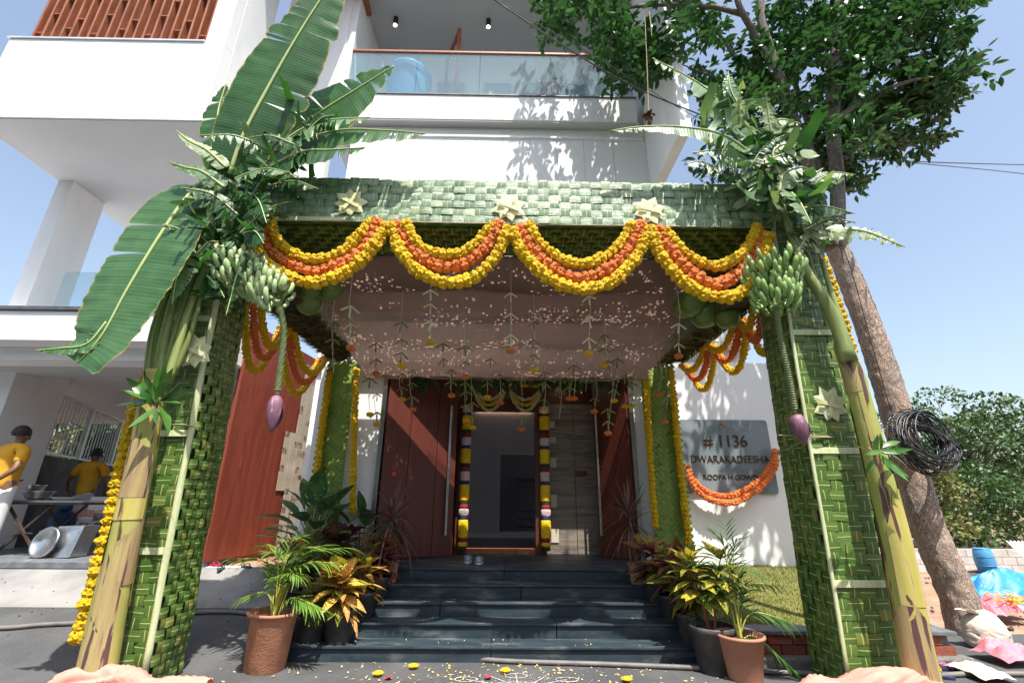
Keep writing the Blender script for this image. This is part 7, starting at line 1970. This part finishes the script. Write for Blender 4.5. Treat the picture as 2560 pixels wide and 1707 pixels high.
# blue tub on the balcony
t = thing('water_tub', 'large light blue plastic tub behind the balcony glass', 'tub', (-2.3, 7.65, 9.14))
tp = V((-2.3, 7.98, 9.42)); MB().lathe([(.36, 0), (.40, .1), (.46, .75), (.48, .95), (.50, 1.12), (.52, 1.16), (.50, 1.2), (.46, 1.18), (.44, 1.1)], tp, 36).build('tub_body', M['cyantub'], t, smooth=True)
MB().lathe([(.49, 1.0), (.515, 1.02), (.49, 1.04)], tp, 36).build('rim_band', M['cyantub'], t, smooth=True)
for i, (px, yy) in enumerate(((1372, 7.3), (1445, 7.4))):
    b = PY(px, 238, yy + .3); b.z = 9.42; tt = thing('balcony_plant', ('reddish leafy plant', 'thin bare stemmed plant')[i] + ' behind the balcony glass', 'plant', b); R = random.Random(i)
    MB().tube(smooth_path([b, b + V((.02, 0, .3)), b + V((.05, 0, .55 - .1 * i))], 8), .01, 5).build('stem', M['wood'], tt)
    if i == 0:
        pr = blade_proto('leaf', M['cr_r'], .45, 4, .2, .3); pieces(tt, 'leaf', [(pr, orient(b + V((R.uniform(-.3, .3), R.uniform(-.1, .1), R.uniform(.1, .8))), rdir(R, -.8, .5), s=R.uniform(.09, .15))) for _ in range(46)])

# ------------------------------------------------------------------ building leftovers on the right
t = thing('block_wall', 'low grey concrete block wall in the right background', 'wall', (13, 14, -.3))
bb = MB().box(-.19, .19, -.09, .09, -.095, .095); bp2 = Proto(); bp2.v, bp2.f, bp2.u, bp2.m = bb.v, bb.f, bb.u, bb.m; bp2.ready('block', M['block'], False)
it = []
for r in range(4):
    for k in range(26): it.append((bp2, Matrix.Translation((10.0 + .39 * k + .195 * (r % 2), 14.0 + RND.uniform(-.006, .006), .22 - .2 * r))))
pieces(t, 'block', it)
MB().box(9.85, 20.1, 13.94, 14.06, -.6, .30).build('mortar', M['cement'], t)
p = PY(2457, 1385, 11.5); p.z = .0
t = thing('barrel', 'blue plastic barrel standing on a gravel mound by the block wall', 'barrel', p)
K_ = .72
MB().lathe([(r_ * K_, z_ * .84) for r_, z_ in ((.19, 0), (.225, .03), (.25, .2), (.262, .32), (.25, .46), (.225, .60), (.21, .62), (.20, .60), (.001, .595))], p, 24).build('drum', M['bluedrum'], t, smooth=True)
MB().lathe([(r_ * K_, z_ * .84) for r_, z_ in ((.215, .605), (.228, .62), (.215, .64), (.2, .635))], p, 24).build('rim', M['bluedrum'], t, smooth=True)
for z_ in (.17, .36): MB().lathe([(.250 * K_, z_ - .008), (.268 * K_, z_), (.250 * K_, z_ + .008)], p, 24).build('hoop', M['bluedrum'], t, smooth=True)
def mound(name, lab, cx, cy, rx, ry, h_, m, seed, cat='heap', z0=0):
    mb = MB()
    def f(u, v):
        r = v; a = 2 * pi * u; x, y = cx + rx * r * cos(a), cy + ry * r * sin(a)
        return V((x, y, height(x, y) - .04 + z0 + h_ * (1 - r * r) ** 1.2 * (1 + .5 * noise.noise(V((x * 1.7, y * 1.7, seed)))) + .03 * noise.noise(V((x * 7, y * 7, seed)))))
    mb.grid(f, 40, 14); o = mb.build(name, m, smooth=True); tag(o, lab, cat); return o
mound('gravel_mound', 'low mound of dark gravel under the blue barrel', 11.6, 11.3, 1.9, 1.0, .22, M['gravel'], 1)
mound('soil_mound', 'low bank of pale red soil right of the leaning trunk', 8.0, 8.6, 2.2, 1.0, .22, M['dirt'], 2)
mound('rubble_heap', 'heap of grey rubble behind the sack', 8.2, 7.0, .7, .5, .12, M['gravel'], 3)
# tarpaulin, sheets and sacks
mb = MB()
c0 = PZ(2515, 1480, .2)
def f(u, v):
    x = c0.x - .55 + 1.7 * u; y = c0.y - .3 + 1.1 * v
    return V((x, y, height(x, y) + .02 + .34 * sin(pi * u) ** .6 * sin(pi * v) ** .6 * (1 + .7 * noise.noise(V((u * 4, v * 4, 1)))) + .07 * noise.noise(V((u * 11, v * 9, 2)))))
mb.grid(f, 50, 34); o = mb.build('tarpaulin', M['tarp'], smooth=False); tag(o, 'crumpled blue tarpaulin heaped at the right edge', 'tarpaulin')
sp = PZ(2500, 1640, .0); sp.y += .12
t = thing('sack', 'bulging white cloth sack tied at the top at the right edge', 'sack', (sp.x, sp.y, .05))
mb = MB(); mb.grid(lambda u, v: V((sp.x + .06 * v + .23 * sin(pi * v) ** .5 * cos(2 * pi * u) * (1 - .16 * abs(noise.noise(V((cos(2 * pi * u) * 4, v * 9, 1))))) + .05 * noise.noise(V((cos(2 * pi * u) * 2, v * 3, 5))), sp.y + .18 * sin(pi * v) ** .5 * sin(2 * pi * u) * (1 - .2 * abs(noise.noise(V((u * 14, v * 6, 2))))), .02 + .36 * v ** 1.2 + .05 * noise.noise(V((cos(2 * pi * u) * 3, v * 5, 0))))), 60, 26); mb.build('sack_body', M['sack'], t, smooth=True)
mb = MB(); mb.grid(lambda u, v: V((sp.x + .04 - .16 * v + (.03 + .05 * v) * cos(2 * pi * u) * (1 + .3 * sin(u * 31)), sp.y + (.03 + .05 * v) * sin(2 * pi * u), .35 + .05 * v)), 24, 4); mb.build('tied_neck', M['sack'], t, smooth=True)
for i, (px, py, w_, h_, lab, key) in enumerate(((2520, 1560, .5, .26, 'pink plastic sheet lying behind the white sack', 'pinkbag'), (2545, 1660, .4, .14, 'red pink plastic sheet at the bottom right corner', 'pinkbag'), (2470, 1690, .28, .07, 'white rag on the ground at the bottom right', 'sack'), (2430, 1545, .3, .10, 'white rag draped beside the trunk foot', 'sack'))):
    p = PZ(px, py, .05); mb = MB(); mb.grid(lambda u, v: V((p.x - w_ / 2 + w_ * u, p.y - .12 + .4 * v, height(p.x, p.y) + .02 + h_ * sin(pi * min(1, u * .9 + .05)) ** .5 * sin(pi * min(1, v * .9 + .05)) ** .5 * (1 + .6 * noise.noise(V((u * 5, v * 5, i)))))), 22, 16)
    o = mb.build('crumpled_sheet', M[key], smooth=False); tag(o, lab, 'sheet')
for i, (px, py, lab) in enumerate(((2545, 1505, 'yellow strap bundle on top of the tarpaulin'),)):
    p = PZ(px, py, .3); mb = MB(); R = random.Random(3)
    for k in range(26):
        q = p + V((R.uniform(-.18, .18), R.uniform(-.1, .1), R.uniform(0, .06))); mb.tube(smooth_path([q, q + rdir(R, -.2, .6) * .12, q + rdir(R, -.5, .3) * .2], 6), .006, 4)
    o = mb.build('strap_bundle', M['yellow']); tag(o, lab, 'straps')
p = PZ(2490, 1540, .1); mb = MB()
for k in range(9): mb.tube([V((p.x - .25, p.y + .03 * k, height(p.x, p.y) + .06)), V((p.x + .5, p.y + .03 * k - .05, height(p.x, p.y) + .10))], .02, 8)
o = mb.build('pipe_bundle', M['tin']); tag(o, 'bundle of pale grey pipes lying in front of the tarpaulin', 'pipes')
mb = MB(); tl = PY(2515, 1352, 9.5)
mb.grid(lambda u, v: V((tl.x + .35 * (1 - v) * 0 + 1.5 * u + .25 * (1 - v), 9.5 + .7 * (1 - v) * 0 - .5 * (1 - v), tl.z - .85 * (1 - v) + .015 * sin(u * 1.5 / .075 * 2 * pi))), 120, 6)
o = mb.build('tin_sheet', M['tin'], smooth=True); tag(o, 'corrugated tin sheet leaning at the right edge', 'tin sheet')
mb = MB(); tl = PZ(2290, 1400, .15)
mb.grid(lambda u, v: V((tl.x - .1 + .8 * u, tl.y + .5 * v, tl.z + .02 + .12 * v + .012 * sin(u * 70))), 60, 4)
o = mb.build('tin_sheet', M['tin'], smooth=True); tag(o, 'small corrugated tin sheet lying behind the leaning trunk', 'tin sheet')
sb = MB(); R = random.Random(31)
for k in range(420):
    x, y = R.uniform(5.0, 11), R.uniform(5.4, 12); s = R.uniform(.008, .04); z = height(x, y) - .02
    sb.lathe([(s * .8, 0), (s, s * .5), (s * .4, s * .9)], (x, y, z), 5)
for k in range(160):
    x, y = R.uniform(-9, -2.4), R.uniform(5.0, 6.6); s = R.uniform(.004, .013); sb.lathe([(s * .8, 0), (s, s * .5), (s * .4, s * .9)], (x, y, height(x, y)), 5)
o = sb.build('pebbles', M['gravel'], origin=(0, 0, 0)); tag(o, 'pebbles and stones strewn over soil and driveway', 'pebbles', kind='stuff')
